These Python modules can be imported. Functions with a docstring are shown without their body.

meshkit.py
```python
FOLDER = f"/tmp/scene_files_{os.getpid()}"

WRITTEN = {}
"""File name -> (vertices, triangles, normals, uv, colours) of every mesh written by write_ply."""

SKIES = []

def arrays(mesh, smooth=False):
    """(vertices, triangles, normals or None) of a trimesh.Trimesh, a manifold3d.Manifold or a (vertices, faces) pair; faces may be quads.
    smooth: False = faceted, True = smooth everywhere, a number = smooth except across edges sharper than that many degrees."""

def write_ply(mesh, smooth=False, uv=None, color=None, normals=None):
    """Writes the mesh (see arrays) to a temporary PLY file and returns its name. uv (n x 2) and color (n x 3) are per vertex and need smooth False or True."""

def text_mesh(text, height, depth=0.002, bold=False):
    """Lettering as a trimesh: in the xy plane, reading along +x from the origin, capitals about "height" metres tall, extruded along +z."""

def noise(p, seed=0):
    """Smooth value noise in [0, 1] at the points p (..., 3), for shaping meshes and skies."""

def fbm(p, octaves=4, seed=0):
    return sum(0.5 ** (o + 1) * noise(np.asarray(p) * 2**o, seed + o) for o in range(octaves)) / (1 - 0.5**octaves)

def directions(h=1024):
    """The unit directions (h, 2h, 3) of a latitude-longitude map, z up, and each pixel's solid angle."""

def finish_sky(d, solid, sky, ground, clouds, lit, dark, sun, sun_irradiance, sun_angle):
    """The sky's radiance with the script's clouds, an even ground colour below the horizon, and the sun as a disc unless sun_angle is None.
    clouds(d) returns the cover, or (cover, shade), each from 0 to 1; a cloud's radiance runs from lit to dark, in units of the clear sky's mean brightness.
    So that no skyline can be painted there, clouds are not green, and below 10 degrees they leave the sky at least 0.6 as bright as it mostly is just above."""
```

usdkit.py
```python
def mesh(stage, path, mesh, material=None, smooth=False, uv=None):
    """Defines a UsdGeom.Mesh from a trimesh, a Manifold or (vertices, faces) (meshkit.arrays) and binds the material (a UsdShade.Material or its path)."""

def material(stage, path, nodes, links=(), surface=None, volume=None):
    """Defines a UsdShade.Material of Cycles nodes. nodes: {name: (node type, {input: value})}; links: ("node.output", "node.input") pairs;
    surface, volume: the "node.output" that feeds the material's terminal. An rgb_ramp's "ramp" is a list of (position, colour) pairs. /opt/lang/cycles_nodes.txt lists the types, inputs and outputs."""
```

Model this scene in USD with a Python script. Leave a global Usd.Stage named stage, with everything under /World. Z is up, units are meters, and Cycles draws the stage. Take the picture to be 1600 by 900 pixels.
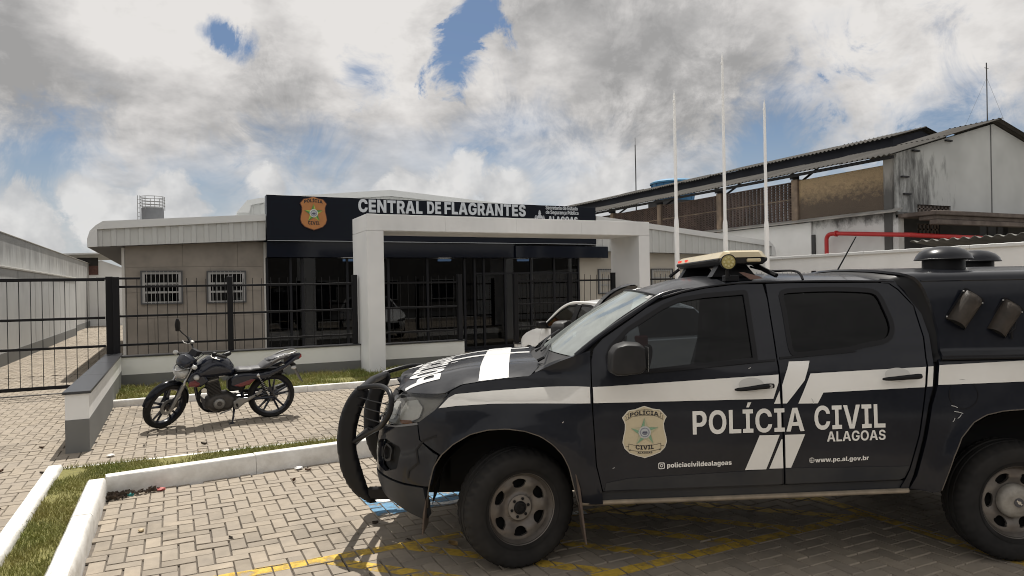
import math, random, glob
import numpy as np, trimesh, shapely, usdkit, meshkit
from pxr import Usd, UsdGeom, UsdLux, UsdShade, Gf, Sdf
from shapely.geometry import Polygon, box as sbox, LineString, Point, MultiPolygon
from shapely import affinity, union_all
from shapely.strtree import STRtree
from scipy.interpolate import PchipInterpolator

rnd = random.Random(7)
rng = np.random.default_rng(7)
stage = Usd.Stage.CreateInMemory()
UsdGeom.SetStageUpAxis(stage, UsdGeom.Tokens.z)
UsdGeom.SetStageMetersPerUnit(stage, 1.0)
UsdGeom.Xform.Define(stage, '/World')
stage.SetDefaultPrim(stage.GetPrimAtPath('/World'))
UsdGeom.Scope.Define(stage, '/World/Looks')
PI = math.pi

# ------------------------------------------------------------------ camera, sky, sun, exposure
EYE = 1.72
YAW, PITCH, ROLL = (math.radians(a) for a in (25.8596, -0.0475, -1.0658))
FOCAL = 1090.87 / 1600 * 36
EXPOSURE = 0.2
SUN_EL, SUN_AZ = math.radians(66), math.atan2(0.30, 0.954)
SUN_I, SKY_I = 1.22, 0.086

fw = np.array([math.sin(YAW) * math.cos(PITCH), math.cos(YAW) * math.cos(PITCH), math.sin(PITCH)])
r0 = np.array([math.cos(YAW), -math.sin(YAW), 0.0])
u0 = np.cross(r0, fw)
rt = math.cos(ROLL) * r0 + math.sin(ROLL) * u0
up = -math.sin(ROLL) * r0 + math.cos(ROLL) * u0
cam = UsdGeom.Camera.Define(stage, '/World/camera')
cam.CreateFocalLengthAttr(FOCAL)
cam.CreateHorizontalApertureAttr(36.0)
cam.CreateVerticalApertureAttr(20.25)
cam.CreateClippingRangeAttr(Gf.Vec2f(0.05, 2000))
cam.CreateExposureAttr(EXPOSURE)
m4 = Gf.Matrix4d(*rt, 0, *up, 0, *(-fw), 0, 0, 0, EYE, 1)
cam.AddTransformOp().Set(m4)

sun_dir = np.array([math.cos(SUN_EL) * math.sin(SUN_AZ), math.cos(SUN_EL) * math.cos(SUN_AZ), math.sin(SUN_EL)])
sun = UsdLux.DistantLight.Define(stage, '/World/sun')
sun.CreateNormalizeAttr(True)
sun.CreateIntensityAttr(SUN_I)
sun.CreateAngleAttr(0.5)
sun.CreateColorAttr(Gf.Vec3f(1.0, 0.955, 0.885))
z_ = Gf.Vec3d(*sun_dir)
rot = Gf.Rotation(Gf.Vec3d(0, 0, 1), z_)
sun.AddTransformOp().Set(Gf.Matrix4d().SetRotate(rot))


def view_dir(px, py):
    """Direction of a spot of the sky (photograph pixels)."""
    d = rt * (px - 800) / 1090.87 - up * (py - 450) / 1090.87 + fw
    return d / np.linalg.norm(d)


def build_sky():
    N, L = {}, []
    N['tc'] = ('texture_coordinate', {})
    N['sky'] = ('sky_texture', {'sky_type': 'single_scattering', 'sun_disc': False, 'sun_elevation': SUN_EL, 'sun_rotation': SUN_AZ,
                                'altitude': 10.0, 'air_density': 1.0, 'aerosol_density': 1.6, 'ozone_density': 1.0})
    N['sep'] = ('separate_xyz', {})
    L.append(('tc.generated', 'sep.vector'))

    def mth(name, kind, a, b=None, c=None, clamp=False):
        inp = {'math_type': kind, 'use_clamp': clamp}
        for i, v in enumerate((a, b, c)):
            if isinstance(v, (int, float)):
                inp[f'value{i + 1}'] = float(v)
        N[name] = ('math', inp)
        for i, v in enumerate((a, b, c)):
            if isinstance(v, str):
                L.append((v, f'{name}.value{i + 1}'))
        return name + '.value'
    zc = mth('zc', 'maximum', 'sep.z', 0.0)
    za = mth('za', 'add', zc, 0.34)
    px = mth('px', 'divide', 'sep.x', za)
    py = mth('py', 'divide', 'sep.y', za)
    N['flat'] = ('combine_xyz', {'z': 3.7})
    L += [(px, 'flat.x'), (py, 'flat.y')]
    N['n1'] = ('noise_texture', {'scale': 1.9, 'detail': 9.0, 'roughness': 0.56, 'distortion': 0.25})
    N['n2'] = ('noise_texture', {'scale': 1.5, 'detail': 4.0, 'roughness': 0.5, 'distortion': 0.3})
    N['m2'] = ('mapping', {'location': (11.3, 4.7, 2.0)})
    N['n3'] = ('noise_texture', {'scale': 8.0, 'detail': 7.0, 'roughness': 0.6})
    L += [('flat.vector', 'n1.vector'), ('flat.vector', 'm2.vector'), ('m2.vector', 'n2.vector'), ('flat.vector', 'n3.vector')]
    # warping noise on the direction itself, for the edges of openings and towers of cloud
    N['nd'] = ('noise_texture', {'scale': 11.0, 'detail': 9.0, 'roughness': 0.66, 'distortion': 0.5})
    L.append(('tc.generated', 'nd.vector'))
    ndc = mth('ndc', 'subtract', 'nd.fac', 0.5)

    def spot(name, pxy, radius, warp=3.2):
        """1 at the centre of a patch of sky, 0 at its edge, ragged."""
        N[name + 'd'] = ('vector_math', {'math_type': 'distance', 'vector2': tuple(view_dir(*pxy))})
        L.append(('tc.generated', name + 'd.vector1'))
        q = mth(name + 'q', 'divide', name + 'd.value', radius)
        w = mth(name + 'w', 'multiply_add', ndc, warp, q)
        return mth(name + 's', 'subtract', 1.0, w, clamp=True)
    cover = mth('c0', 'multiply_add', 'n1.fac', 1.7, COVER)
    # openings of blue between the clouds
    for n, p, r, a in (('ga', (338, 50), 0.030, 1.4), ('ga2', (368, 76), 0.030, 1.3), ('gb', (748, 20), 0.055, 2.3), ('gb2', (712, 95), 0.058, 2.3), ('gb3', (560, 112), 0.06, 1.0), ('gc', (70, 245), 0.10, 0.8), ('gd', (1230, 240), 0.13, 0.85), ('ge', (480, 225), 0.10, 0.6), ('gf', (1480, 220), 0.13, 0.85), ('gg', (800, 215), .12, .5), ('gh', (1290, 10), .06, .3), ('gi', (300, 262), .08, .4)):
        s = spot(n, p, r)
        s = mth(n + 'a', 'multiply', s, a)
        cover = mth(n + 'c', 'subtract', cover, s)
    hz = mth('hz', 'multiply_add', zc, 1.0, -0.20)
    cover = mth('c1', 'add', cover, hz)
    cover = mth('c2', 'subtract', cover, mth('lowc', 'multiply_add', zc, -3.2, 0.78, clamp=True))
    N['cr'] = ('rgb_ramp', {'ramp': [(0.0, (0, 0, 0)), (0.25, (0.16,) * 3), (0.55, (0.60,) * 3), (0.85, (0.90,) * 3), (1.0, (1, 1, 1))]})
    L.append((cover, 'cr.fac'))
    # shade of the clouds: grey undersides, pale tops
    shade = mth('s0', 'multiply_add', 'n2.fac', 1.9, -0.60)
    shade = mth('s1', 'multiply_add', 'n3.fac', 1.5, mth('s00', 'subtract', shade, 0.72))
    for n, p, r, a in (('da', (960, 60), 0.20, 0.42), ('da2', (840, 125), 0.12, 0.4), ('db', (465, 135), 0.09, 0.5), ('db2', (470, 50), 0.10, .25), ('dc', (30, 60), 0.14, 0.6), ('dd', (130, 120), 0.2, 0.45), ('de', (1120, 60), 0.14, 0.3), ('df', (1600, 150), .12, .4), ('dg', (1110, 190), .11, .5), ('dh', (700, 190), .10, .3)):
        s = spot(n, p, r, 2.6)
        s = mth(n + 'a', 'multiply', s, a)
        shade = mth(n + 'c', 'add', shade, s)
    for n, p, r, a in (('la', (210, 45), 0.13, 0.6), ('la2', (110, 30), .08, .25), ('lb', (600, 50), 0.13, 0.6), ('lc', (725, 270), 0.06, 0.7), ('ld', (120, 280), 0.07, 0.6), ('le', (860, 90), 0.07, 0.6), ('lf', (1480, 80), 0.22, 0.55), ('lg', (960, 285), 0.05, 0.6), ('lh', (770, 90), .05, .6), ('li', (250, 300), .07, .4), ('lj', (1090, 80), .06, .3)):
        s = spot(n, p, r, 2.4)
        s = mth(n + 'a', 'multiply', s, a)
        shade = mth(n + 'c', 'subtract', shade, s)
    N['sr'] = ('rgb_ramp', {'ramp': [(0.0, (1.0, 0.97, 0.94)), (0.30, (0.83, 0.805, 0.785)), (0.65, (0.60, 0.587, 0.578)), (1.1, (0.40, 0.395, 0.393))]})
    L.append((shade, 'sr.fac'))
    N['cl'] = ('mix_color', {'blend_type': 'multiply', 'fac': 1.0, 'b': (CLOUD,) * 3, 'use_clamp': False})
    L.append(('sr.color', 'cl.a'))
    N['bl'] = ('mix_color', {'blend_type': 'multiply', 'fac': 1.0, 'b': BLUE, 'use_clamp': False})
    L.append(('sky.color', 'bl.a'))
    N['mx'] = ('mix_color', {'blend_type': 'mix', 'use_clamp': False})
    L += [('cr.color', 'mx.fac'), ('bl.result', 'mx.a'), ('cl.result', 'mx.b')]
    # pale air towards the horizon
    hzf = mth('hf', 'multiply_add', zc, -3.0, 0.66, clamp=True)
    N['hx'] = ('mix_color', {'blend_type': 'mix', 'use_clamp': False, 'b': tuple(HAZE_C)})
    L += [(hzf, 'hx.fac'), ('mx.result', 'hx.a')]
    # towers of cumulus low over the roofs, standing before the pale air
    T = None
    for n, p, r in (('ta', (125, 300), 0.040), ('ta2', (25, 345), 0.055), ('ta3', (262, 322), 0.042), ('ta4', (170, 350), .05), ('tb', (722, 282), 0.040), ('tb2', (625, 300), 0.040), ('tb3', (790, 305), .045), ('tb4', (690, 310), .06), ('tc1', (958, 296), 0.038), ('tc2', (930, 320), .045), ('td', (420, 285), .03)):
        s = spot(n, p, r, 3.0)
        T = s if T is None else mth(n + 'm', 'maximum', T, s)
    N['nt'] = ('noise_texture', {'scale': 16.0, 'detail': 7.0, 'roughness': 0.55})
    N['ntm'] = ('mapping', {'location': (0, 0, -0.011)})
    L += [('tc.generated', 'ntm.vector'), ('ntm.vector', 'nt.vector')]
    N['tr'] = ('rgb_ramp', {'ramp': [(0.36, tuple(CLOUD * q for q in (.60, .605, .62))), (0.52, tuple(CLOUD * q for q in (.78, .775, .77))), (0.66, tuple(CLOUD * q for q in (.98, .965, .945)))]})
    tsh = mth('tsh', 'multiply_add', T, 0.10, 'nt.fac')
    L.append((tsh, 'tr.fac'))
    ts = mth('ts', 'multiply', mth('ts4', 'multiply', T, 3.2, clamp=True), 0.86)
    N['tm'] = ('mix_color', {'blend_type': 'mix', 'use_clamp': False})
    L += [(ts, 'tm.fac'), ('hx.result', 'tm.a'), ('tr.color', 'tm.b')]
    N['bg'] = ('background_shader', {'strength': SKY_I})
    L.append(('tm.result', 'bg.color'))
    return usdkit.material(stage, '/World/Looks/sky_light', N, L, surface='bg.background')


CLOUD, COVER, BLUE, HAZE_C = 8.0, 0.24, (0.55, 0.64, 0.73), (6.3, 6.5, 6.8)
dome = UsdLux.DomeLight.Define(stage, '/World/sky')
dome.GetPrim().SetCustomDataByKey('kind', 'structure')
UsdShade.MaterialBindingAPI.Apply(dome.GetPrim()).Bind(build_sky())

# ------------------------------------------------------------------ helpers
_count = {}


def numbered(parent, name):
    k = (str(parent), name)
    n = _count.get(k, 0)
    _count[k] = n + 1
    return f'{parent}/{name}' if n == 0 else f'{parent}/{name}_{n:03d}'


def tag(prim, label=None, category=None, group=None, kind=None):
    for k, v in (('label', label), ('category', category), ('group', group), ('kind', kind)):
        if v:
            prim.SetCustomDataByKey(k, v)
    return prim


def thing(name, label, category, loc=(0, 0, 0), rotz=0.0, group=None, rotx=0.0):
    x = UsdGeom.Xform.Define(stage, numbered('/World', name))
    x.AddTranslateOp().Set(Gf.Vec3d(*map(float, loc)))
    if rotz:
        x.AddRotateZOp().Set(math.degrees(rotz))
    if rotx:
        x.AddRotateXOp().Set(math.degrees(rotx))
    return tag(x.GetPrim(), label, category, group)


def part(parent, name, mesh, mat, smooth=30, label=None, kind=None):
    p = usdkit.mesh(stage, numbered(parent.GetPath(), name), mesh, mat, smooth)
    return tag(p.GetPrim(), label, None, None, kind)


def top(name, mesh, mat, label=None, category=None, kind=None, group=None, smooth=30):
    p = usdkit.mesh(stage, numbered('/World', name), mesh, mat, smooth)
    return tag(p.GetPrim(), label, category, group, kind)


def copy(proto, name, loc, rotz=0.0, label=None, category=None, group=None):
    x = UsdGeom.Xform.Define(stage, numbered('/World', name))
    x.GetPrim().GetReferences().AddInternalReference(proto.GetPath())
    x.GetPrim().SetInstanceable(True)
    x.ClearXformOpOrder()
    x.AddTranslateOp().Set(Gf.Vec3d(*map(float, loc)))
    if rotz:
        x.AddRotateZOp().Set(math.degrees(rotz))
    return tag(x.GetPrim(), label, category, group)


def tm(v, f):
    return trimesh.Trimesh(np.asarray(v, float), np.asarray(f, int), process=False)


def cat(*ms):
    ms = [m for m in (ms[0] if len(ms) == 1 and isinstance(ms[0], list) else ms)]
    return ms[0] if len(ms) == 1 else trimesh.util.concatenate(ms)


def box(x0, x1, y0, y1, z0, z1, b=0.0):
    """A box, its edges chamfered by b."""
    x0, x1, y0, y1, z0, z1 = min(x0, x1), max(x0, x1), min(y0, y1), max(y0, y1), min(z0, z1), max(z0, z1)
    if b <= 0:
        m = trimesh.creation.box(extents=(x1 - x0, y1 - y0, z1 - z0))
        m.apply_translation(((x0 + x1) / 2, (y0 + y1) / 2, (z0 + z1) / 2))
        return m
    b = min(b, (x1 - x0) * .45, (y1 - y0) * .45, (z1 - z0) * .45)
    pts = []
    for x, sx in ((x0, 1), (x1, -1)):
        for y, sy in ((y0, 1), (y1, -1)):
            for z, sz in ((z0, 1), (z1, -1)):
                pts += [(x + sx * b, y + sy * b, z), (x + sx * b, y, z + sz * b), (x, y + sy * b, z + sz * b)]
    return trimesh.convex.convex_hull(np.array(pts))


def hull(pts):
    return trimesh.convex.convex_hull(np.asarray(pts, float))


def tube(pts, r, n=8, closed=False, caps=True):
    """A round bar along a polyline; r a number or one per point."""
    P = np.asarray(pts, float)
    k = len(P)
    R = np.full(k, r, float) if np.ndim(r) == 0 else np.asarray(r, float)
    if closed:
        t = np.roll(P, -1, 0) - np.roll(P, 1, 0)
    else:
        t = np.gradient(P, axis=0)
        d = np.diff(P, axis=0)
        d /= np.maximum(np.linalg.norm(d, axis=1, keepdims=True), 1e-9)
        t = np.vstack([d[:1], d[:-1] + d[1:], d[-1:]])
    t /= np.maximum(np.linalg.norm(t, axis=1, keepdims=True), 1e-9)
    a = np.array([0, 0, 1.0]) if abs(t[0][2]) < .9 else np.array([1.0, 0, 0])
    V = []
    e1 = np.cross(t[0], a)
    for i in range(k):
        e1 = e1 - t[i] * (e1 @ t[i])
        e1 /= np.linalg.norm(e1)
        e2 = np.cross(t[i], e1)
        ang = np.arange(n) / n * 2 * PI
        V.append(P[i] + R[i] * (np.cos(ang)[:, None] * e1 + np.sin(ang)[:, None] * e2))
    V = np.vstack(V)
    F = []
    for i in range(k if closed else k - 1):
        j = (i + 1) % k
        for q in range(n):
            q2 = (q + 1) % n
            F += [(i * n + q, i * n + q2, j * n + q2), (i * n + q, j * n + q2, j * n + q)]
    if caps and not closed:
        V = np.vstack([V, P[:1], P[-1:]])
        c0, c1 = len(V) - 2, len(V) - 1
        for q in range(n):
            q2 = (q + 1) % n
            F += [(c0, q2, q), (c1, (k - 1) * n + q, (k - 1) * n + q2)]
    return tm(V, F)


def smoothpath(pts, n=24, closed=False):
    from scipy.interpolate import CubicSpline
    P = np.asarray(pts, float)
    if closed:
        P = np.vstack([P, P[:1]])
    s = np.concatenate([[0], np.cumsum(np.linalg.norm(np.diff(P, axis=0), axis=1))])
    c = CubicSpline(s, P, bc_type='periodic' if closed else 'natural')
    q = c(np.linspace(0, s[-1], n + (1 if closed else 0)))
    return q[:-1] if closed else q


def lathe(prof, n=32, axis='z', loc=(0, 0, 0)):
    """Revolves (radius, height) points around an axis."""
    prof = np.asarray(prof, float)
    a = np.arange(n) / n * 2 * PI
    V = np.stack([prof[:, None, 0] * np.cos(a), prof[:, None, 0] * np.sin(a), np.repeat(prof[:, 1:2], n, 1)], -1).reshape(-1, 3)
    F = []
    for i in range(len(prof) - 1):
        for q in range(n):
            q2 = (q + 1) % n
            F += [(i * n + q, i * n + q2, (i + 1) * n + q2), (i * n + q, (i + 1) * n + q2, (i + 1) * n + q)]
    if axis == 'y':
        V = V[:, [0, 2, 1]] * [1, 1, 1]
        F = [f[::-1] for f in F]
    elif axis == 'x':
        V = V[:, [2, 0, 1]]
    m = tm(V + np.asarray(loc, float), F)
    return m


def polys(g):
    if g.is_empty:
        return []
    return [p for p in getattr(g, 'geoms', [g]) if p.geom_type == 'Polygon' and p.area > 1e-9]


def tri2d(poly):
    """Triangles of one shapely polygon: (n,2) points and faces."""
    v, f = trimesh.creation.triangulate_polygon(poly, engine='earcut')
    v, f = np.asarray(v), np.asarray(f)
    a = v[f[:, 1]] - v[f[:, 0]]
    b = v[f[:, 2]] - v[f[:, 0]]
    fl = a[:, 0] * b[:, 1] - a[:, 1] * b[:, 0] < 0
    f[fl] = f[fl][:, ::-1]
    return v, f


def gridcut(poly, cell):
    """A polygon cut by a square grid and triangulated, points merged: (points, faces)."""
    V, F, idx = [], [], {}
    for p in polys(poly):
        x0, y0, x1, y1 = p.bounds
        from shapely.prepared import prep
        pp = prep(p)
        for i in range(int(math.floor(x0 / cell)), int(math.floor(x1 / cell)) + 1):
            for j in range(int(math.floor(y0 / cell)), int(math.floor(y1 / cell)) + 1):
                c = sbox(i * cell, j * cell, (i + 1) * cell, (j + 1) * cell)
                if pp.contains(c):
                    pts, fs = np.array([(i * cell, j * cell), ((i + 1) * cell, j * cell), ((i + 1) * cell, (j + 1) * cell), (i * cell, (j + 1) * cell)]), [(0, 1, 2), (0, 2, 3)]
                    todo = [(pts, fs)]
                elif pp.intersects(c):
                    todo = [tri2d(q) for q in polys(p.intersection(c)) if q.area > 1e-7]
                else:
                    continue
                for pts, fs in todo:
                    mp = []
                    for q in pts:
                        k = (round(q[0] * 2e5), round(q[1] * 2e5))
                        if k not in idx:
                            idx[k] = len(V)
                            V.append((q[0], q[1]))
                        mp.append(idx[k])
                    for f in fs:
                        g = [mp[k] for k in f]
                        if len(set(g)) == 3:
                            F.append(g)
    return np.array(V), np.array(F)


def rounded(pts, r=0.02):
    p = Polygon(pts).buffer(0)
    return p.buffer(-r, join_style='round').buffer(r, join_style='round') if r > 0 else p


def prism(poly, h0, h1, plane='xy'):
    """A shapely polygon extruded from h0 to h1 along the axis the plane leaves out."""
    out = []
    for p in polys(poly):
        m = trimesh.creation.extrude_polygon(p, h1 - h0, engine='earcut')
        m.apply_translation((0, 0, h0))
        V, F = np.array(m.vertices), np.array(m.faces)
        if plane == 'xz':
            V = np.stack([V[:, 0], V[:, 2], V[:, 1]], 1)
            F = F[:, ::-1]
        elif plane == 'yz':
            V = np.stack([V[:, 2], V[:, 0], V[:, 1]], 1)
        out.append(tm(V, F))
    return cat(out)


def pillow(poly, w, r, cell=0.03, c=0.0):
    """A cushion-shaped solid: outline in x and z, swelling to half width w (a number or a function of x, z) within r of its edge; y is the thin way."""
    poly = poly.buffer(0)
    lines = [p.boundary for p in polys(poly)]
    pts, f = gridcut(poly, cell)
    d = np.array([min(b.distance(Point(*q)) for b in lines) for q in pts])
    s = np.clip(d / r, 0, 1)
    ww = w(pts[:, 0], pts[:, 1]) if callable(w) else w
    h = ww * np.sqrt(1 - (1 - s) ** 2)
    h[d < 1e-6] = 0
    n = len(pts)
    v = np.vstack([np.stack([pts[:, 0], c - h, pts[:, 1]], 1), np.stack([pts[:, 0], c + h, pts[:, 1]], 1)])
    m = tm(v, np.vstack([f, f[:, ::-1] + n]))
    m.merge_vertices(digits_vertex=5)
    return m


def grid(P, flip=False, closed_u=False):
    """A surface through an (n, m, 3) array of points."""
    P = np.asarray(P, float)
    n, m = P.shape[:2]
    F = []
    for i in range(n if closed_u else n - 1):
        i2 = (i + 1) % n
        for j in range(m - 1):
            q = (i * m + j, i * m + j + 1, i2 * m + j + 1, i2 * m + j)
            F += [(q[0], q[1], q[2]), (q[0], q[2], q[3])]
    F = np.array(F)
    return tm(P.reshape(-1, 3), F[:, ::-1] if flip else F)


def moved(m, loc=(0, 0, 0), rz=0.0, rx=0.0, ry=0.0, s=None):
    m = m.copy()
    if s is not None:
        m.apply_scale(s)
    for ang, ax in ((rx, (1, 0, 0)), (ry, (0, 1, 0)), (rz, (0, 0, 1))):
        if ang:
            m.apply_transform(trimesh.transformations.rotation_matrix(ang, ax))
    m.apply_translation(loc)
    return m


def mirror_y(m):
    m = m.copy()
    return tm(np.array(m.vertices) * [1, -1, 1], np.array(m.faces)[:, ::-1])


_fonts = {}


def glyphs(text, height, weight=800):
    """Lettering as a shapely shape: reads along +x from 0, capitals about height tall."""
    from PIL import Image, ImageDraw, ImageFont
    if weight not in _fonts:
        f = ImageFont.truetype(glob.glob('/opt/blender-*/*/datafiles/fonts/Inter.woff2')[0], 128)
        try:
            ax = f.get_variation_axes()
            f.set_variation_by_axes([weight if b'eight' in a['name'] or 'eight' in str(a['name']) else a['default'] for a in ax])
            bold = 0
        except Exception:
            bold = 3 if weight >= 700 else 0
        _fonts[weight] = (f, bold)
    font, bold = _fonts[weight]
    x0, y0, x1, y1 = font.getbbox(text, anchor='ls', stroke_width=bold)
    im = Image.new('L', (x1 - x0 + 8, y1 - y0 + 8))
    ImageDraw.Draw(im).text((4 - x0, 4 - y0), text, 255, font, anchor='ls', stroke_width=bold)
    on = np.pad(np.asarray(im) > 127, ((0, 0), (1, 1))).astype(np.int8)
    rows, st = np.nonzero(np.diff(on, axis=1) == 1)
    en = np.nonzero(np.diff(on, axis=1) == -1)[1]
    g = union_all(shapely.box(st, -rows - 1, en, -rows)).buffer(0.8).buffer(-0.8).simplify(0.9)
    s = height / 93.0
    g = affinity.affine_transform(g, [s, 0, 0, s, -4 * s, (4 - y0) * s])
    return g


def fit(g, width=None, height=None):
    x0, y0, x1, y1 = g.bounds
    sx = width / (x1 - x0) if width else 1
    sy = height / (y1 - y0) if height else 1
    return affinity.scale(affinity.translate(g, -x0, 0), sx, sy, origin=(0, 0))


# ------------------------------------------------------------------ materials
_mats = {}


def mat(name, color, rough=0.5, metal=0.0, coat=0.0, var=0.0, scale=6.0, bump=0.0, bscale=None, dirt=None, spec=0.5, island=0.0, sheen=0.0, coat_rough=0.05, detail=5.0, dirt_scale=2.0, dirt_amt=0.5, rvar=0.0, patch=None):
    """A painted, stone, metal or plastic surface: noise in its colour (var), per-piece tone (island), fine relief (bump), patches of a second colour (dirt)."""
    if name in _mats:
        return _mats[name]
    N = {'p': ('principled_bsdf', {'base_color': tuple(color), 'roughness': rough, 'metallic': metal, 'coat_weight': coat, 'coat_roughness': coat_rough, 'specular_ior_level': spec, 'sheen_weight': sheen}),
         'g': ('geometry', {})}
    L = []
    src = None
    if var or dirt is not None or island or bump or rvar:
        N['n'] = ('noise_texture', {'scale': scale, 'detail': detail, 'roughness': 0.6})
        L.append(('g.position', 'n.vector'))
    if var:
        c = np.asarray(color, float)
        N['r'] = ('rgb_ramp', {'ramp': [(0.25, tuple(c * (1 - var))), (0.5, tuple(c)), (0.75, tuple(np.minimum(c * (1 + var), 1)))]})
        L.append(('n.fac', 'r.fac'))
        src = 'r.color'
    if island:
        N['oi'] = ('object_info', {})
        N['ad'] = ('math', {'math_type': 'add'})
        N['fr'] = ('math', {'math_type': 'fraction'})
        N['ir'] = ('rgb_ramp', {'ramp': [(0.0, (1 - island,) * 3), (0.5, (1, 1, 1)), (1.0, (1 + island * .8, 1 + island * .75, 1 + island * .7))]})
        L += [('g.random_per_island', 'ad.value1'), ('oi.random', 'ad.value2'), ('ad.value', 'fr.value1'), ('fr.value', 'ir.fac')]
        N['im'] = ('mix_color', {'blend_type': 'multiply', 'fac': 1.0, 'a': tuple(color), 'use_clamp': False})
        L.append(('ir.color', 'im.b'))
        if src:
            L.append((src, 'im.a'))
        src = 'im.result'
    if patch:
        N['pn'] = ('noise_texture', {'scale': patch[0], 'detail': 7.0, 'roughness': 0.65})
        N['pr'] = ('rgb_ramp', {'ramp': [(0.30, (patch[1],) * 3), (0.44, (1, 1, 1)), (0.60, (1, 1, 1)), (0.72, (patch[2],) * 3)]})
        N['pm'] = ('mix_color', {'blend_type': 'multiply', 'fac': 1.0, 'a': tuple(color), 'use_clamp': False})
        L += [('g.position', 'pn.vector'), ('pn.fac', 'pr.fac'), ('pr.color', 'pm.b')]
        if src:
            L.append((src, 'pm.a'))
        src = 'pm.result'
    if dirt is not None:
        N['dn'] = ('noise_texture', {'scale': dirt_scale, 'detail': 8.0, 'roughness': 0.66})
        N['dr'] = ('rgb_ramp', {'ramp': [(0.5 - 0.12, (0, 0, 0)), (0.5 + 0.22, (dirt_amt,) * 3)]})
        N['dm'] = ('mix_color', {'blend_type': 'mix', 'a': tuple(color), 'b': tuple(dirt), 'use_clamp': False})
        L += [('g.position', 'dn.vector'), ('dn.fac', 'dr.fac'), ('dr.color', 'dm.fac')]
        if src:
            L.append((src, 'dm.a'))
        src = 'dm.result'
    if src:
        L.append((src, 'p.base_color'))
    if rvar:
        N['rr'] = ('map_range', {'from_min': 0.3, 'from_max': 0.7, 'to_min': max(rough - rvar, .02), 'to_max': rough + rvar})
        L += [('n.fac', 'rr.value'), ('rr.result', 'p.roughness')]
    if bump:
        N['bn'] = ('noise_texture', {'scale': bscale or scale * 6, 'detail': 6.0, 'roughness': 0.6})
        N['b'] = ('bump', {'strength': 1.0, 'distance': bump})
        L += [('g.position', 'bn.vector'), ('bn.fac', 'b.height'), ('b.normal', 'p.normal')]
    _mats[name] = usdkit.material(stage, f'/World/Looks/{name}', N, L, surface='p.BSDF')
    return _mats[name]


def glass(name, tint=(0.5, 0.5, 0.5), ior=1.5, rough=0.0, boost=1.0):
    """A window pane: lets a tinted part of the light through and mirrors the rest by fresnel."""
    if name in _mats:
        return _mats[name]
    N = {'t': ('transparent_bsdf', {'color': tuple(tint)}), 'g': ('glossy_bsdf', {'color': (boost,) * 3, 'roughness': rough, 'distribution': 'ggx'}), 'f': ('fresnel', {'IOR': ior}), 'm': ('mix_closure', {})}
    L = [('f.fac', 'm.fac'), ('t.BSDF', 'm.closure1'), ('g.BSDF', 'm.closure2')]
    _mats[name] = usdkit.material(stage, f'/World/Looks/{name}', N, L, surface='m.closure')
    return _mats[name]


def emit(name, color, strength):
    if name not in _mats:
        _mats[name] = usdkit.material(stage, f'/World/Looks/{name}', {'e': ('emission', {'color': tuple(color), 'strength': strength})}, [], surface='e.emission')
    return _mats[name]


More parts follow.
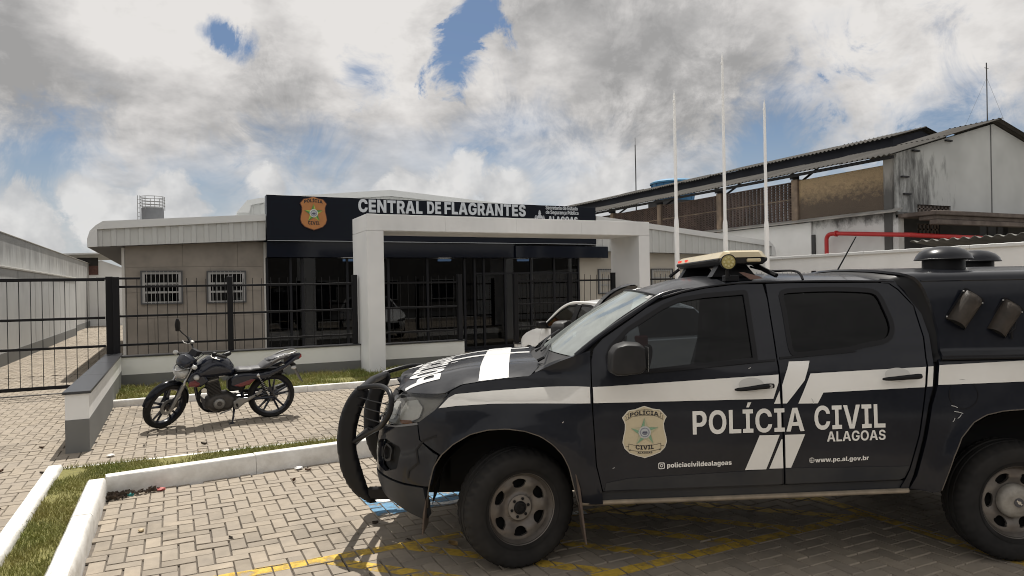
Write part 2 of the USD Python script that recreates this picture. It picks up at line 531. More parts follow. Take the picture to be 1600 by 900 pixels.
def streaked(name, color, stain, z_hi, z_lo, amt=0.8, rough=0.8, sx=1.2, sz=0.22, bump=0.002, soft=False):
    """Painted masonry with rain streaks and soot growing from an edge: stain strongest near z_hi (or z_lo), fading away from it."""
    if name in _mats:
        return _mats[name]
    N = {'g': ('geometry', {}), 's': ('separate_xyz', {}), 'mp': ('mapping', {'scale': (sx, sx, sz)}), 'n': ('noise_texture', {'scale': 2.2, 'detail': 9.0, 'roughness': 0.68}),
         'h': ('map_range', {'from_min': z_lo, 'from_max': z_hi, 'to_min': 0.0, 'to_max': 1.0, 'clamp': True}),
         'a': ('math', {'math_type': 'multiply_add', 'value2': 1.1 if soft else 0.55, 'value3': -0.55 if soft else -0.30}), 'b': ('math', {'math_type': 'add'}),
         'r': ('rgb_ramp', {'ramp': [(0.28 if soft else 0.40, (0, 0, 0)), (0.74 if soft else 0.62, (amt,) * 3), (1.0, (amt,) * 3)]}),
         'm': ('mix_color', {'blend_type': 'mix', 'a': tuple(color), 'b': tuple(stain)}),
         'v': ('noise_texture', {'scale': 0.9, 'detail': 4.0}), 'vr': ('rgb_ramp', {'ramp': [(0.3, (0.88,) * 3), (0.7, (1.05, 1.04, 1.03))]}), 'vm': ('mix_color', {'blend_type': 'multiply', 'fac': 1.0, 'use_clamp': False}),
         'p': ('principled_bsdf', {'roughness': rough}), 'bn': ('noise_texture', {'scale': 25.0, 'detail': 5.0}), 'bu': ('bump', {'distance': bump})}
    L = [('g.position', 's.vector'), ('g.position', 'mp.vector'), ('mp.vector', 'n.vector'), ('s.z', 'h.value'), ('h.result', 'a.value1'), ('a.value', 'b.value1'), ('n.fac', 'b.value2'), ('b.value', 'r.fac'),
         ('r.color', 'm.fac'), ('g.position', 'v.vector'), ('v.fac', 'vr.fac'), ('m.result', 'vm.a'), ('vr.color', 'vm.b'), ('vm.result', 'p.base_color'), ('g.position', 'bn.vector'), ('bn.fac', 'bu.height'), ('bu.normal', 'p.normal')]
    _mats[name] = usdkit.material(stage, f'/World/Looks/{name}', N, L, surface='p.BSDF')
    return _mats[name]


WHITE = mat('white_wall_paint', (0.72, 0.725, 0.72), 0.75, var=0.05, scale=1.5, bump=0.0008, bscale=90, dirt=(0.48, 0.46, 0.42), dirt_scale=0.9, dirt_amt=0.16)
GREYP = mat('grey_wall_paint', (0.145, 0.147, 0.142), 0.8, var=0.08, scale=2.0, bump=0.0008, bscale=90)
KERBW = mat('kerb_limewash', (0.76, 0.75, 0.72), 0.9, var=0.07, scale=7, bump=0.004, bscale=22, dirt=(0.36, 0.33, 0.28), dirt_scale=4.0, dirt_amt=0.6)
BLACKM = mat('black_painted_steel', (0.007, 0.007, 0.0085), 0.42, var=0.1, spec=0.22)
GRANITE = mat('dark_granite', (0.03, 0.031, 0.035), 0.3, var=0.35, scale=120)
PAVER = mat('paver_concrete', (0.285, 0.243, 0.190), 0.92, var=0.18, scale=9, bump=0.0016, bscale=120, island=0.20, dirt=(0.22, 0.195, 0.17), dirt_scale=2.6, dirt_amt=0.5, patch=(0.75, 0.62, 1.14))
SOIL = mat('joint_sand', (0.13, 0.11, 0.09), 0.95, var=0.3, scale=20)
# ------------------------------------------------------------------ the ground
top('ground', box(-260, 300, -200, 420, -0.9, -0.065), mat('earth', (0.22, 0.20, 0.16), 0.95, var=0.2, scale=0.3), kind='structure')
pavement = top('parking_pavement', box(-6.2, 21, -3.2, 17.9, -0.06, -0.013), SOIL, label='light beige herringbone block paving of the parking yard', kind='structure')

# kerbs: two whitewashed legs and two runs, with grass between
K_IN = [(-0.54, 3.0), (-0.54, 6.86), (0.68, 7.04), (1.5, 7.12), (5.2, 7.42)]


def kerb_piece(p, q, w, h, side=1, slope=0.012):
    p, q = np.array(p, float), np.array(q, float)
    d = (q - p) / np.linalg.norm(q - p)
    n = np.array([-d[1], d[0]]) * side
    L = np.linalg.norm(q - p)
    nseg = max(2, int(L / 0.12))
    rows = []
    ph = rnd.random() * 10
    for i in range(nseg + 1):
        c = p + d * L * i / nseg
        j = lambda k: 0.006 * (meshkit.noise(np.array([i * 0.9 + ph, k * 3.1, 0.0])) - 0.5)
        prof = [(0, -0.06), (0.0 + j(1), h * .55), (0.004 + j(2), h - .018), (0.018 + j(3), h), (w - .02, h + j(4)), (w - .002 + j(5), h - .02), (w, -0.06)]
        rows.append([(c[0] + n[0] * a, c[1] + n[1] * a, b) for a, b in prof])
    g = grid(rows, flip=side > 0)
    ends = []
    for r, fl in ((rows[0], side < 0), (rows[-1], side > 0)):
        r = np.array(r)
        f = [(0, i, i + 1) for i in range(1, len(r) - 1)]
        ends.append(tm(r, [t[::-1] for t in f] if fl else f))
    return cat(g, *ends)


def kerb_run(label, pts, w, h, seg=1.0, side=1, name='kerb'):
    t = thing(name, label, 'kerb')
    for a, b in zip(pts[:-1], pts[1:]):
        a, b = np.array(a), np.array(b)
        n = max(1, round(np.linalg.norm(b - a) / seg))
        d = (b - a) / np.linalg.norm(b - a)
        for i in range(n):
            p = a + (b - a) * i / n
            q = a + (b - a) * (i + 1) / n - d * 0.004
            part(t, 'kerb_stone', kerb_piece(p, q, w, h * (1 + rnd.uniform(-.02, .02)), side), KERBW, smooth=40)
    return t


kerb_run('whitewashed kerb along the near side of the grass strip, litter in its corner', [(-0.54, 6.86), (0.68, 7.04), (1.5, 7.12), (5.2, 7.42)], 0.15, 0.17, 1.2, 1)
kerb_run('whitewashed kerb leg right of the grass verge, running towards the camera', [(-0.54, 2.6), (-0.54, 6.84)], 0.145, 0.17, 1.0, 1)
kerb_run('whitewashed kerb leg left of the grass verge beside the driveway', [(-1.07, 2.6), (-1.07, 7.6)], 0.13, 0.17, 1.0, -1)
kerb_run('thin whitewashed kerb on the far side of the grass strip, in front of the motorcycle', [(-1.07, 7.6), (1.5, 7.6), (5.2, 7.75)], 0.11, 0.12, 1.2, 1)
kerb_run('whitewashed kerb behind the motorcycle, along the grass below the fence wall', [(-0.86, 12.26), (3.0, 12.26), (5.9, 12.26)], 0.14, 0.10, 1.0, 1)

# herringbone pavers
S = 0.1045
verge = Polygon([(-1.07, 2.5), (-0.54, 2.5), (-0.54, 6.86), (0.68, 7.04), (1.5, 7.12), (5.2, 7.42), (5.2, 7.86), (1.5, 7.71), (-1.07, 7.71)])
bed = Polygon([(-0.86, 12.26), (5.9, 12.26), (5.9, 14.4), (-0.86, 14.4)])
solid = union_all([verge, bed, sbox(-1.09, 8.98, -0.86, 14.5), sbox(-1.1, 14.28, 5.78, 14.5), sbox(6.95, 14.28, 18.0, 14.5), sbox(3.45, 13.65, 3.78, 14.9), sbox(10.0, 13.65, 10.32, 14.9)])
yard = sbox(-6.0, 0.8, 17.0, 17.8)


def herringbone(region, holes):
    x0, y0, x1, y1 = region.bounds
    I0, I1, J0, J1 = int(x0 / S) - 2, int(x1 / S) + 2, int(y0 / S) - 2, int(y1 / S) + 2
    R = []
    for j in range(J0, J1):
        for i in range(I0, I1):
            k = (i - j) % 4
            if k == 0:
                R.append((i * S, j * S, (i + 2) * S, (j + 1) * S))
            elif k == 3:
                R.append((i * S, j * S, (i + 1) * S, (j + 2) * S))
    R = np.array(R)
    c = np.stack([(R[:, 0] + R[:, 2]) / 2, (R[:, 1] + R[:, 3]) / 2], 1)
    ok = (c[:, 0] > x0) & (c[:, 0] < x1) & (c[:, 1] > y0) & (c[:, 1] < y1)
    import shapely
    ok &= ~shapely.contains_xy(holes.buffer(-0.03), c[:, 0], c[:, 1])
    return R[ok]


def paver_meshes(R, amp=0.0022):
    """Blocks with worn edges, a few millimetres uneven: vertices (n,8,3) and faces of one."""
    n = len(R)
    g = 0.0028 + rng.uniform(-.0008, .0012, n)
    x0, y0, x1, y1 = R[:, 0] + g, R[:, 1] + g, R[:, 2] - g, R[:, 3] - g
    dx, dy = rng.normal(0, .0009, n), rng.normal(0, .0009, n)
    c = np.stack([(x0 + x1) / 2, (y0 + y1) / 2, np.zeros(n)], 1)
    z = (meshkit.fbm(c * 0.8, 3, 5) - 0.5) * 0.013 + rng.normal(0, amp * .6, n)
    tx, ty = rng.normal(0, .011, n), rng.normal(0, .011, n)
    b = 0.0042
    V = np.zeros((n, 8, 3))
    for k, (sx, sy) in enumerate(((0, 0), (1, 0), (1, 1), (0, 1))):
        X = np.where(sx, x1, x0) + dx
        Y = np.where(sy, y1, y0) + dy
        V[:, k] = np.stack([X, Y, np.full(n, -0.03)], 1)
        Xi, Yi = X + (-b if sx else b), Y + (-b if sy else b)
        V[:, 4 + k] = np.stack([Xi, Yi, z + tx * (X - c[:, 0]) + ty * (Y - c[:, 1])], 1)
    V[:, :4, 2] = V[:, 4:, 2] - 0.012
    F = [(4, 5, 6), (4, 6, 7)]
    for k in range(4):
        k2 = (k + 1) % 4
        F += [(k, k2, 4 + k2), (k, 4 + k2, 4 + k)]
    return V, np.array(F), z


R = herringbone(yard, solid)
PV, PF, PZ = paver_meshes(R)
cx, cy = (R[:, 0] + R[:, 2]) / 2, (R[:, 1] + R[:, 3]) / 2
# the 300 blocks that show largest: nearest to the spot the picture was taken from, inside its view, in the open
P3 = np.stack([cx, cy, np.zeros(len(R))], 1) - [0, 0, EYE]
dep = P3 @ fw
sxp, syp = 800 + 1090.87 * (P3 @ rt) / np.maximum(dep, .1), 450 - 1090.87 * (P3 @ up) / np.maximum(dep, .1)
vis = (dep > 1) & (sxp > -20) & (sxp < 1620) & (syp < 905) & ((syp > 790) | (sxp < 560)) & ~((sxp > 695) & (sxp < 890)) & ~((sxp > 1480))
order = np.argsort(np.where(vis, dep, 1e9))
single = order[:300]
rest = np.ones(len(R), bool)
rest[single] = False
for i in single:
    part(pavement, 'paver', tm(PV[i], PF), PAVER, smooth=False)


def joined(V, F):
    n = len(V)
    return tm(V.reshape(-1, 3), (F[None] + (np.arange(n) * 8)[:, None, None]).reshape(-1, 3))


part(pavement, 'paving_blocks', joined(PV[rest], PF), PAVER, smooth=False, kind='stuff')

driveway = top('driveway', box(-6.2, -1.15, 17.9, 62, -0.06, -0.013), SOIL, label='beige block paved driveway running back along the white boundary wall', kind='structure')
R2 = herringbone(sbox(-5.2, 17.9, -1.1, 46), Polygon())
V2, F2, _z = paver_meshes(R2)
part(driveway, 'paving_blocks', joined(V2, F2), PAVER, smooth=False, kind='stuff')

# painted markings: worn paint lying on the blocks, cut by their joints
rects = [sbox(*r) for r in R[(cy < 8.5) & (cx < 7) & (cx > -.8)]]
ridx = np.nonzero((cy < 8.5) & (cx < 7) & (cx > -.8))[0]
tree = STRtree(rects)


def paint(name, shape, m, lift=0.0012, label=None):
    V, F, k = [], [], 0
    for q in polys(shape):
        for i in tree.query(q):
            a = ridx[i]
            v = PV[a][4:]
            inner = sbox(v[0][0] - .001, v[0][1] - .001, v[2][0] + .001, v[2][1] + .001)
            for g in polys(q.intersection(inner)):
                p, f = tri2d(g)
                gx = (v[1][2] - v[0][2]) / (v[1][0] - v[0][0])
                gy = (v[3][2] - v[0][2]) / (v[3][1] - v[0][1])
                zz = v[0][2] + gx * (p[:, 0] - v[0][0]) + gy * (p[:, 1] - v[0][1]) + lift
                V.append(np.column_stack([p, zz]))
                F.append(f + k)
                k += len(p)
    return part(pavement, name, tm(np.vstack(V), np.vstack(F)), m, smooth=False, label=label)


def worn(name, color, amt=0.45):
    N = {'g': ('geometry', {}), 'n': ('noise_texture', {'scale': 7.0, 'detail': 9.0, 'roughness': 0.72}), 'r': ('rgb_ramp', {'ramp': [(0.44 + amt * .05, (0, 0, 0)), (0.44 + amt * .2, (1, 1, 1))]}),
         'p': ('principled_bsdf', {'base_color': color, 'roughness': 0.75}), 't': ('transparent_bsdf', {'color': (1, 1, 1)}), 'm': ('mix_closure', {}),
         'v': ('noise_texture', {'scale': 30.0, 'detail': 4.0}), 'vr': ('rgb_ramp', {'ramp': [(0.3, tuple(np.array(color) * .8)), (0.7, tuple(np.array(color) * 1.12))]})}
    L = [('g.position', 'n.vector'), ('n.fac', 'r.fac'), ('r.color', 'm.fac'), ('p.BSDF', 'm.closure1'), ('t.BSDF', 'm.closure2'), ('g.position', 'v.vector'), ('v.fac', 'vr.fac'), ('vr.color', 'p.base_color')]
    return usdkit.material(stage, f'/World/Looks/{name}', N, L, surface='m.closure')


YEL = worn('yellow_road_paint', (0.56, 0.37, 0.05), 0.95)
BLU = worn('blue_road_paint', (0.10, 0.25, 0.40), 0.8)
WHP = worn('white_road_paint', (0.72, 0.72, 0.70), 1.0)
Y0, Y1, X0, X1 = 3.51, 4.56, 0.12, 4.58
hatch = [LineString([(X0 - 1.2, Y1), (X1, Y1)]), LineString([(1.35 - 4.0, Y0 - .02), (X1, Y0)]), LineString([(X1, 2.2), (X1, 7.4)])]
for k in range(-1, 10):
    xs = 0.30 + 0.52 * k
    hatch.append(LineString([(xs, Y1), (xs + 1.0, Y0)]).intersection(sbox(-2, Y0 - .05, X1, Y1 + .05)))
paint('yellow_hatching', union_all([l.buffer(0.05, cap_style='flat') for l in hatch]), YEL, label='worn yellow hatched strip painted on the blocks')
paint('blue_square', sbox(1.365, 5.22, 3.0, 5.92), BLU, label='blue painted square on the paving under the black pickup')
# white access symbol in the blue square: ring and strokes
sym = union_all([Point(1.98, 5.6).buffer(.36).difference(Point(1.98, 5.6).buffer(.29)), LineString([(1.86, 6.35), (1.9, 5.9), (2.35, 5.85), (2.55, 5.4)]).buffer(.045), Point(1.84, 6.48).buffer(.08), LineString([(1.40, 5.68), (1.54, 5.57)]).buffer(.035)])
paint('white_access_symbol', sym.intersection(sbox(1.38, 5.24, 2.98, 5.9)), WHP, lift=0.0035)
paint('white_patch', Polygon([(2.36, 4.62), (2.78, 4.50), (2.80, 4.58), (2.42, 4.74)]), WHP, lift=0.003)

# ------------------------------------------------------------------ grass
GRASS = mat('grass_blades', (0.14, 0.172, 0.032), 0.6, island=0.45, var=0.3, scale=4, dirt=(0.34, 0.26, 0.10), dirt_scale=1.6, dirt_amt=0.75)
TURF = mat('turf_soil', (0.17, 0.16, 0.05), 0.95, var=0.3, scale=18, bump=0.01, bscale=40)


def blades(region, density, h, w, z0):
    x0, y0, x1, y1 = region.bounds
    n = int((x1 - x0) * (y1 - y0) * density)
    p = np.stack([rng.uniform(x0, x1, n), rng.uniform(y0, y1, n)], 1)
    import shapely
    p = p[shapely.contains_xy(region, p[:, 0], p[:, 1])]
    thin = meshkit.fbm(np.column_stack([p * 2.3, np.full(len(p), 4.0)]), 4, 9)
    p = p[thin + rng.normal(0, .05, len(p)) > .355]
    n = len(p)
    a = rng.uniform(0, 2 * PI, n)
    d = np.stack([np.cos(a), np.sin(a)], 1)
    lean = rng.uniform(0, 2 * PI, n)
    hh = h * np.where(rng.random(n) < .03, 1.6, 0.9) * rng.uniform(.4, 1.3, n) * (0.5 + 0.9 * meshkit.fbm(np.column_stack([p * 3.0, np.zeros(n)]), 3, 3))
    off = np.stack([np.cos(lean), np.sin(lean)], 1) * (hh * rng.uniform(.2, .9, n))[:, None]
    ww = w * rng.uniform(.6, 1.3, n)
    V = np.zeros((n, 5, 3))
    V[:, 0, :2] = p - d * ww[:, None]
    V[:, 1, :2] = p + d * ww[:, None]
    V[:, 2, :2] = p + off * .45 - d * ww[:, None] * .7
    V[:, 3, :2] = p + off * .45 + d * ww[:, None] * .7
    V[:, 4, :2] = p + off
    V[:, :2, 2] = z0
    V[:, 2:4, 2] = z0 + hh[:, None] * .62
    V[:, 4, 2] = z0 + hh
    F = np.array([(0, 1, 3), (0, 3, 2), (2, 3, 4)])
    return tm(V.reshape(-1, 3), (F[None] + (np.arange(n) * 5)[:, None, None]).reshape(-1, 3))


turf_poly = Polygon([(-0.95, 2.5), (-0.67, 2.5), (-0.67, 7.0), (0.68, 7.18), (1.5, 7.26), (5.2, 7.56), (5.2, 7.76), (1.5, 7.6), (-0.95, 7.6)])
lawn = Polygon([(-0.86, 12.39), (5.9, 12.39), (5.9, 14.3), (-0.86, 14.3)])
top('verge_soil', cat(prism(turf_poly, -0.06, 0.125), prism(lawn, -0.06, 0.06)), TURF, kind='structure', smooth=False)
top('grass', cat(blades(turf_poly.intersection(sbox(-2, 2, 1.6, 8)), 9000, 0.042, 0.0028, 0.123), blades(turf_poly.intersection(sbox(1.6, 2, 6, 8)), 2500, 0.04, 0.004, 0.123),
                 blades(lawn, 2600, 0.085, 0.0045, 0.058)), GRASS, label='short dry green grass in the kerbed strips', kind='stuff', smooth=False)

# ------------------------------------------------------------------ low walls and fences
def low_wall(label, x0, x1, y0, y1, h, hb, cap=True, over=0.02):
    t = thing('low_wall', label, 'low wall')
    part(t, 'grey_band', box(x0, x1, y0, y1, -0.06, hb), GREYP, smooth=False)
    part(t, 'white_band', box(x0 + .002, x1 - .002, y0 + .002, y1 - .002, hb, h - .03), WHITE, smooth=False)
    if cap:
        L = max(x1 - x0, y1 - y0)
        n = max(1, round(L / 1.6))
        for k in range(n):
            if x1 - x0 > y1 - y0:
                a, b = x0 - over + (x1 - x0 + 2 * over) * k / n, x0 - over + (x1 - x0 + 2 * over) * (k + 1) / n
                m = box(a, b - .003, y0 - over, y1 + over, h - .03, h, .004)
            else:
                a, b = y0 - over + (y1 - y0 + 2 * over) * k / n, y0 - over + (y1 - y0 + 2 * over) * (k + 1) / n
                m = box(x0 - over, x1 + over, a, b - .003, h - .03, h, .004)
            part(t, 'coping_slab', m, GRANITE, smooth=False)
    return t


low_wall('low white and grey side wall with black coping, left of the motorcycle', -1.09, -0.86, 8.98, 14.27, 0.67, 0.36)
low_wall('long low white and grey wall under the fence behind the motorcycle', -1.09, 3.44, 14.29, 14.49, 0.62, 0.28)
low_wall('short low white and grey wall right of the white portal post', 3.79, 5.74, 14.29, 14.49, 0.59, 0.26)
low_wall('low wall behind the white car, right of the entrance', 7.05, 10.0, 14.30, 14.48, 0.45, 0.2)
low_wall('low wall under the fence right of the white portal', 10.34, 16.9, 14.30, 14.48, 0.6, 0.26)


def fence(label, x0, x1, y, posts, z0, rails=(0.81, 1.33, 1.86), ztop=2.0, step=0.163, tall=2.04, cat_='fence', name='fence'):
    t = thing(name, label, cat_)
    for px in posts:
        part(t, 'post', box(px - .05, px + .05, y - .05, y + .05, z0, tall, .006), BLACKM, smooth=False)
    edges = sorted(posts)
    for z in rails:
        part(t, 'rail', box(x0, x1, y - .017, y + .017, z - .02, z + .02, .003), BLACKM, smooth=False)
    n = int((x1 - x0) / step)
    for k in range(1, n):
        x = x0 + (x1 - x0) * k / n
        if min(abs(x - p) for p in posts) < .06:
            continue
        dx = rnd.gauss(0, .003)
        part(t, 'bar', tube([(x, y, z0 + .01), (x + dx * .4, y, 1.3), (x + dx, y, ztop + rnd.uniform(-.012, .012))], 0.0062, 6), BLACKM)
    return t


fence('black steel bar fence on the long low wall, behind the motorcycle', -0.93, 3.36, 14.39, [-0.93, 0.97, 3.36], 0.62)
fence('black steel bar fence on the short wall right of the portal post', 3.82, 5.72, 14.39, [3.86, 5.68], 0.59)
fence('black steel bar fence behind the white car', 7.02, 9.78, 14.39, [7.06, 8.5, 9.74], 0.45)
fence('black steel bar fence on the low wall right of the portal', 10.36, 16.8, 14.39, [10.4, 13.4, 16.7], 0.6)

# sliding gate of the driveway, at the left edge of the picture
g = thing('driveway_gate', 'black steel bar driveway gate between the low side wall and the white boundary wall', 'gate')
GY = 14.52
part(g, 'gate_post', box(-1.10, -0.985, GY - .07, GY + .05, 0.0, 2.05, .006), BLACKM, smooth=False)
for z, hgt in ((0.115, .03), (0.80, .022), (1.31, .022), (2.0, .028)):
    part(g, 'rail', box(-4.1, -1.115, GY - .02, GY + .02, z - hgt, z + hgt, .003), BLACKM, smooth=False)
part(g, 'guide_arm', box(-1.25, -0.55, GY + .03, GY + .06, 1.995, 2.035, .003), BLACKM, smooth=False)
for x in (-4.08, -2.76):
    part(g, 'stile', box(x - .025, x + .025, GY - .022, GY + .022, 0.1, 2.0, .003), BLACKM, smooth=False)
for k in range(1, 18):
    x = -4.08 + k * 0.168
    if min(abs(x - a) for a in (-4.08, -2.76)) > .06:
        part(g, 'bar', tube([(x, GY, .12), (x, GY, 1.99)], 0.0062, 6), BLACKM)
part(g, 'ground_track', box(-6, -1.1, GY - .03, GY + .03, -0.02, 0.012, .002), mat('worn_steel', (0.2, 0.19, 0.18), 0.5, metal=0.8, var=0.2), smooth=False)

# boundary wall on the left, with a lower wall in front of it, and a shed at its far end
t = thing('boundary_wall', 'tall rain-stained white boundary wall along the driveway', 'wall')
part(t, 'wall_face', box(-4.5, -4.2, 16, 60, 0.30, 3.46), streaked('stained_white_wall', (0.44, 0.445, 0.44), (0.10, 0.095, 0.085), 3.5, 2.2, amt=0.5, sx=1.0, sz=0.2), smooth=False)
part(t, 'grey_dado', box(-4.5, -4.185, 16, 60, -0.05, 0.30), GREYP, smooth=False)
for k in range(11):
    part(t, 'wall_cap', box(-4.53, -4.17, 16 + 4 * k, 19.99 + 4 * k, 3.46, 3.5, .01), mat('dirty_cap', (0.20, 0.19, 0.17), 0.9, var=0.3, scale=3), smooth=False)
t = thing('inner_wall', 'lower plain white wall in front of the boundary wall', 'wall')
part(t, 'wall_face', box(-4.15, -3.83, 15.1, 35.5, -0.05, 2.44), streaked('stained_white_low', (0.48, 0.49, 0.49), (0.16, 0.155, 0.14), 2.5, 1.6, amt=0.28, sx=.7, sz=0.2), smooth=False)
part(t, 'wall_cap', box(-4.17, -3.80, 15.08, 35.52, 2.44, 2.5, .01), mat('cap_grey', (0.42, 0.41, 0.38), 0.9, var=0.2, scale=3), smooth=False)
part(t, 'grey_dado', box(-3.83, -3.818, 15.12, 35.5, -0.05, 0.32), GREYP, smooth=False)
for k in range(7):
    y = 17.9 + 2.6 * k
    part(t, 'joint_line', box(-3.8302, -3.827, y, y + .03, 0.33, 2.438), mat('joint_grey', (.22, .22, .21), .9), smooth=False)
t = thing('far_shed', 'small white shed with an open dark gable at the end of the driveway', 'shed')
BRK = mat('red_brick', (0.10, 0.05, 0.04), 0.9, var=0.35, scale=14)
part(t, 'wall', prism(Polygon([(-8, -.05), (-2.6, -.05), (-2.6, 3.25), (-3.6, 3.65), (-8, 3.0)]), 45.0, 45.25, 'xz'), WHITE, smooth=False)
part(t, 'brick_infill', box(-7.6, -3.75, 44.96, 45.0, 2.85, 3.75), BRK, smooth=False)
part(t, 'dark_opening', box(-7.6, -3.75, 44.93, 44.96, 3.35, 3.8), mat('dark_void', (0.02, 0.018, 0.016), 0.9), smooth=False)
part(t, 'roof', prism(Polygon([(-8.4, 3.82), (-3.6, 3.98), (-2.5, 3.3), (-2.5, 3.36), (-3.58, 4.06), (-8.4, 3.9)]), 44.4, 52, 'xz'), mat('roof_sheet', (0.45, 0.45, 0.44), 0.6, var=0.1), smooth=False)
# ------------------------------------------------------------------ the police station
SHEET = mat('light_grey_sheet', (0.475, 0.485, 0.475), 0.5, var=0.04, scale=2, dirt=(0.36, 0.35, 0.32), dirt_scale=1.2, dirt_amt=0.25)
SHEETC = mat('pale_flashing', (0.58, 0.59, 0.585), 0.45, var=0.03, scale=2)
SOFFIT = mat('soffit_grey', (0.10, 0.10, 0.105), 0.7)
TILE = mat('stone_tile', (0.205, 0.182, 0.155), 0.55, var=0.22, scale=1.6, island=0.04, dirt=(0.30, 0.27, 0.23), dirt_scale=0.8, dirt_amt=0.5)
BEIGE = mat('beige_wall_paint', (0.42, 0.39, 0.335), 0.8, var=0.05, scale=1.0)
NAVY = mat('navy_panel', (0.0021, 0.0036, 0.0080), 0.34, spec=0.2)
LETTER = mat('silver_letter', (0.56, 0.60, 0.64), 0.45)
DARKF = mat('dark_aluminium', (0.006, 0.0065, 0.009), 0.35, spec=.3)
WGLASS = glass('facade_glass', (0.10, 0.135, 0.19), 1.45, boost=.9)
PANE = glass('window_pane', (0.25, 0.28, 0.30), 1.5)
BARW = mat('white_bar_paint', (0.34, 0.34, 0.335), 0.5)
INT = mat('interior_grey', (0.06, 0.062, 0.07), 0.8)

b = thing('police_station', 'single-storey police station with navy sign board and tinted glass front', 'building')
YF = 18.0


def ribbed(parent, name, x0, x1, y, zb, zt, pitch=0.262):
    """Trapezoid-ribbed sheets: one part per sheet; zb and zt give the lower and upper edge along x."""
    n = max(1, round((x1 - x0) / pitch))
    for k in range(n):
        a, c = x0 + (x1 - x0) * k / n, x0 + (x1 - x0) * (k + 1) / n
        w = c - a
        xs = [a, a + w * .30, a + w * .36, a + w * .92, a + w * .98, c]
        ys = [0.0, 0.0, -0.022, -0.022, 0.0, 0.0]
        rows = []
        for xx, dy in zip(xs, ys):
            rows.append([(xx, y - dy - 0.0, zb(xx)), (xx, y - dy, zt(xx))])
        back = [[(xx, y + .03, zb(xx)), (xx, y + .03, zt(xx))] for xx in (a, c)]
        part(parent, name, cat(grid(rows, flip=True)), SHEET, smooth=False)


def wing_fascia(x_end, x_in, zb, zt, y, curved):
    """Eaves with a rounded outer corner: sheets below, a pale cap above, all following the roof's slope."""
    s = 1 if x_in > x_end else -1
    capw = 0.155
    r = 0.33
    xin_panel = x_end + s * 0.19
    cap = [(x_in, zt(x_in)), (x_end + s * .30, zt(x_end + s * .30)), (x_end + s * .16, zt(x_end) - .075), (x_end + s * .05, zt(x_end) - .20), (x_end, zt(x_end) - .36), (x_end, zb(x_end)),
           (xin_panel, zb(xin_panel)), (xin_panel, zt(xin_panel) - capw - .02), (x_in, zt(x_in) - capw)]
    part(b, 'fascia_cap', prism(Polygon(cap).buffer(0), y - .055, y + .03, 'xz'), SHEETC, smooth=False)
    lo, hi = min(xin_panel, x_in), max(xin_panel, x_in)
    ribbed(b, 'fascia_sheet', lo + .002, hi - .002, y - .012, lambda q: zb(q) + .004, lambda q: zt(q) - capw - .002)
    base = [(x_in, zt(x_in) - .03), (x_end + s * .30, zt(x_end + s * .30) - .03), (x_end + s * .03, zt(x_end) - .38), (x_end + s * .03, zb(x_end) + .05), (x_in, zb(x_in) + .05)]
    part(b, 'roof_core', prism(Polygon(base).buffer(0), y + .032, 31.0, 'xz'), SHEETC, smooth=False)
    sof = [(x_end + s * .002, zb(x_end)), (x_in, zb(x_in)), (x_in, zb(x_in) + .045), (x_end + s * .002, zb(x_end) + .045)]
    part(b, 'soffit', prism(Polygon(sof).buffer(0), y + .031, 30.9, 'xz'), SOFFIT, smooth=False)
    # the eave running back
    part(b, 'eave_trim', prism(Polygon([(x_end - s * .012, zb(x_end) + .001), (x_end + s * .0015, zb(x_end) + .001), (x_end + s * .0015, zt(x_end) - .36), (x_end - s * .012, zt(x_end) - .36)]).buffer(0), y + .04, 30.8, 'xz'), SHEETC, smooth=False)


wing_fascia(-1.67, 2.02, lambda q: 2.77 + (q + 1.67) * .053, lambda q: 3.34 + (q + 1.40) * .0735, 17.72, True)
wing_fascia(18.7, 11.40, lambda q: 2.73 - (q - 13.4) * .016, lambda q: 3.81 - (q - 11.44) * .0945, 17.72, True)

# left wing: tiled wall with two barred windows
wins_l = [(-0.645, 0.165, 1.515, 2.225), (0.735, 1.55, 1.505, 2.215)]
part(b, 'wall', box(-1.03, 2.03, YF + .03, 31, -.05, 2.79), mat('wall_core', (0.2, 0.19, 0.17), 0.9), smooth=False)
holes = union_all([sbox(a, d, c, e) for a, c, d, e in wins_l])
for j in range(6):
    z0, z1 = 0.0 + .585 * j, .585 * (j + 1)
    off = -.6 if j % 2 else 0
    for k in range(5):
        a, c = -1.0 + off + 1.2 * k, -1.0 + off + 1.2 * (k + 1)
        if a > 1.95 or c < -.95:
            continue
        q = sbox(max(a, -0.98), z0, min(c, 1.985), min(z1, 2.95)).buffer(-.0025, join_style='mitre')
        if q.is_empty or q.area < .01:
            continue
        q = q.difference(holes.buffer(.012, join_style='mitre'))
        if polys(q):
            part(b, 'tile', prism(q, YF - .012 + rnd.uniform(-.0015, .0015), YF + .028, 'xz'), TILE, smooth=False)
part(b, 'corner_trim', box(-1.045, -0.985, YF - .03, YF + .06, 0, 2.78, .006), mat('pale_trim', (0.5, 0.49, 0.46), 0.6), smooth=False)
part(b, 'corner_trim', box(1.99, 2.05, YF - .03, YF + .06, 0, 2.94, .006), mat('pale_trim', (0.5, 0.49, 0.46), 0.6), smooth=False)


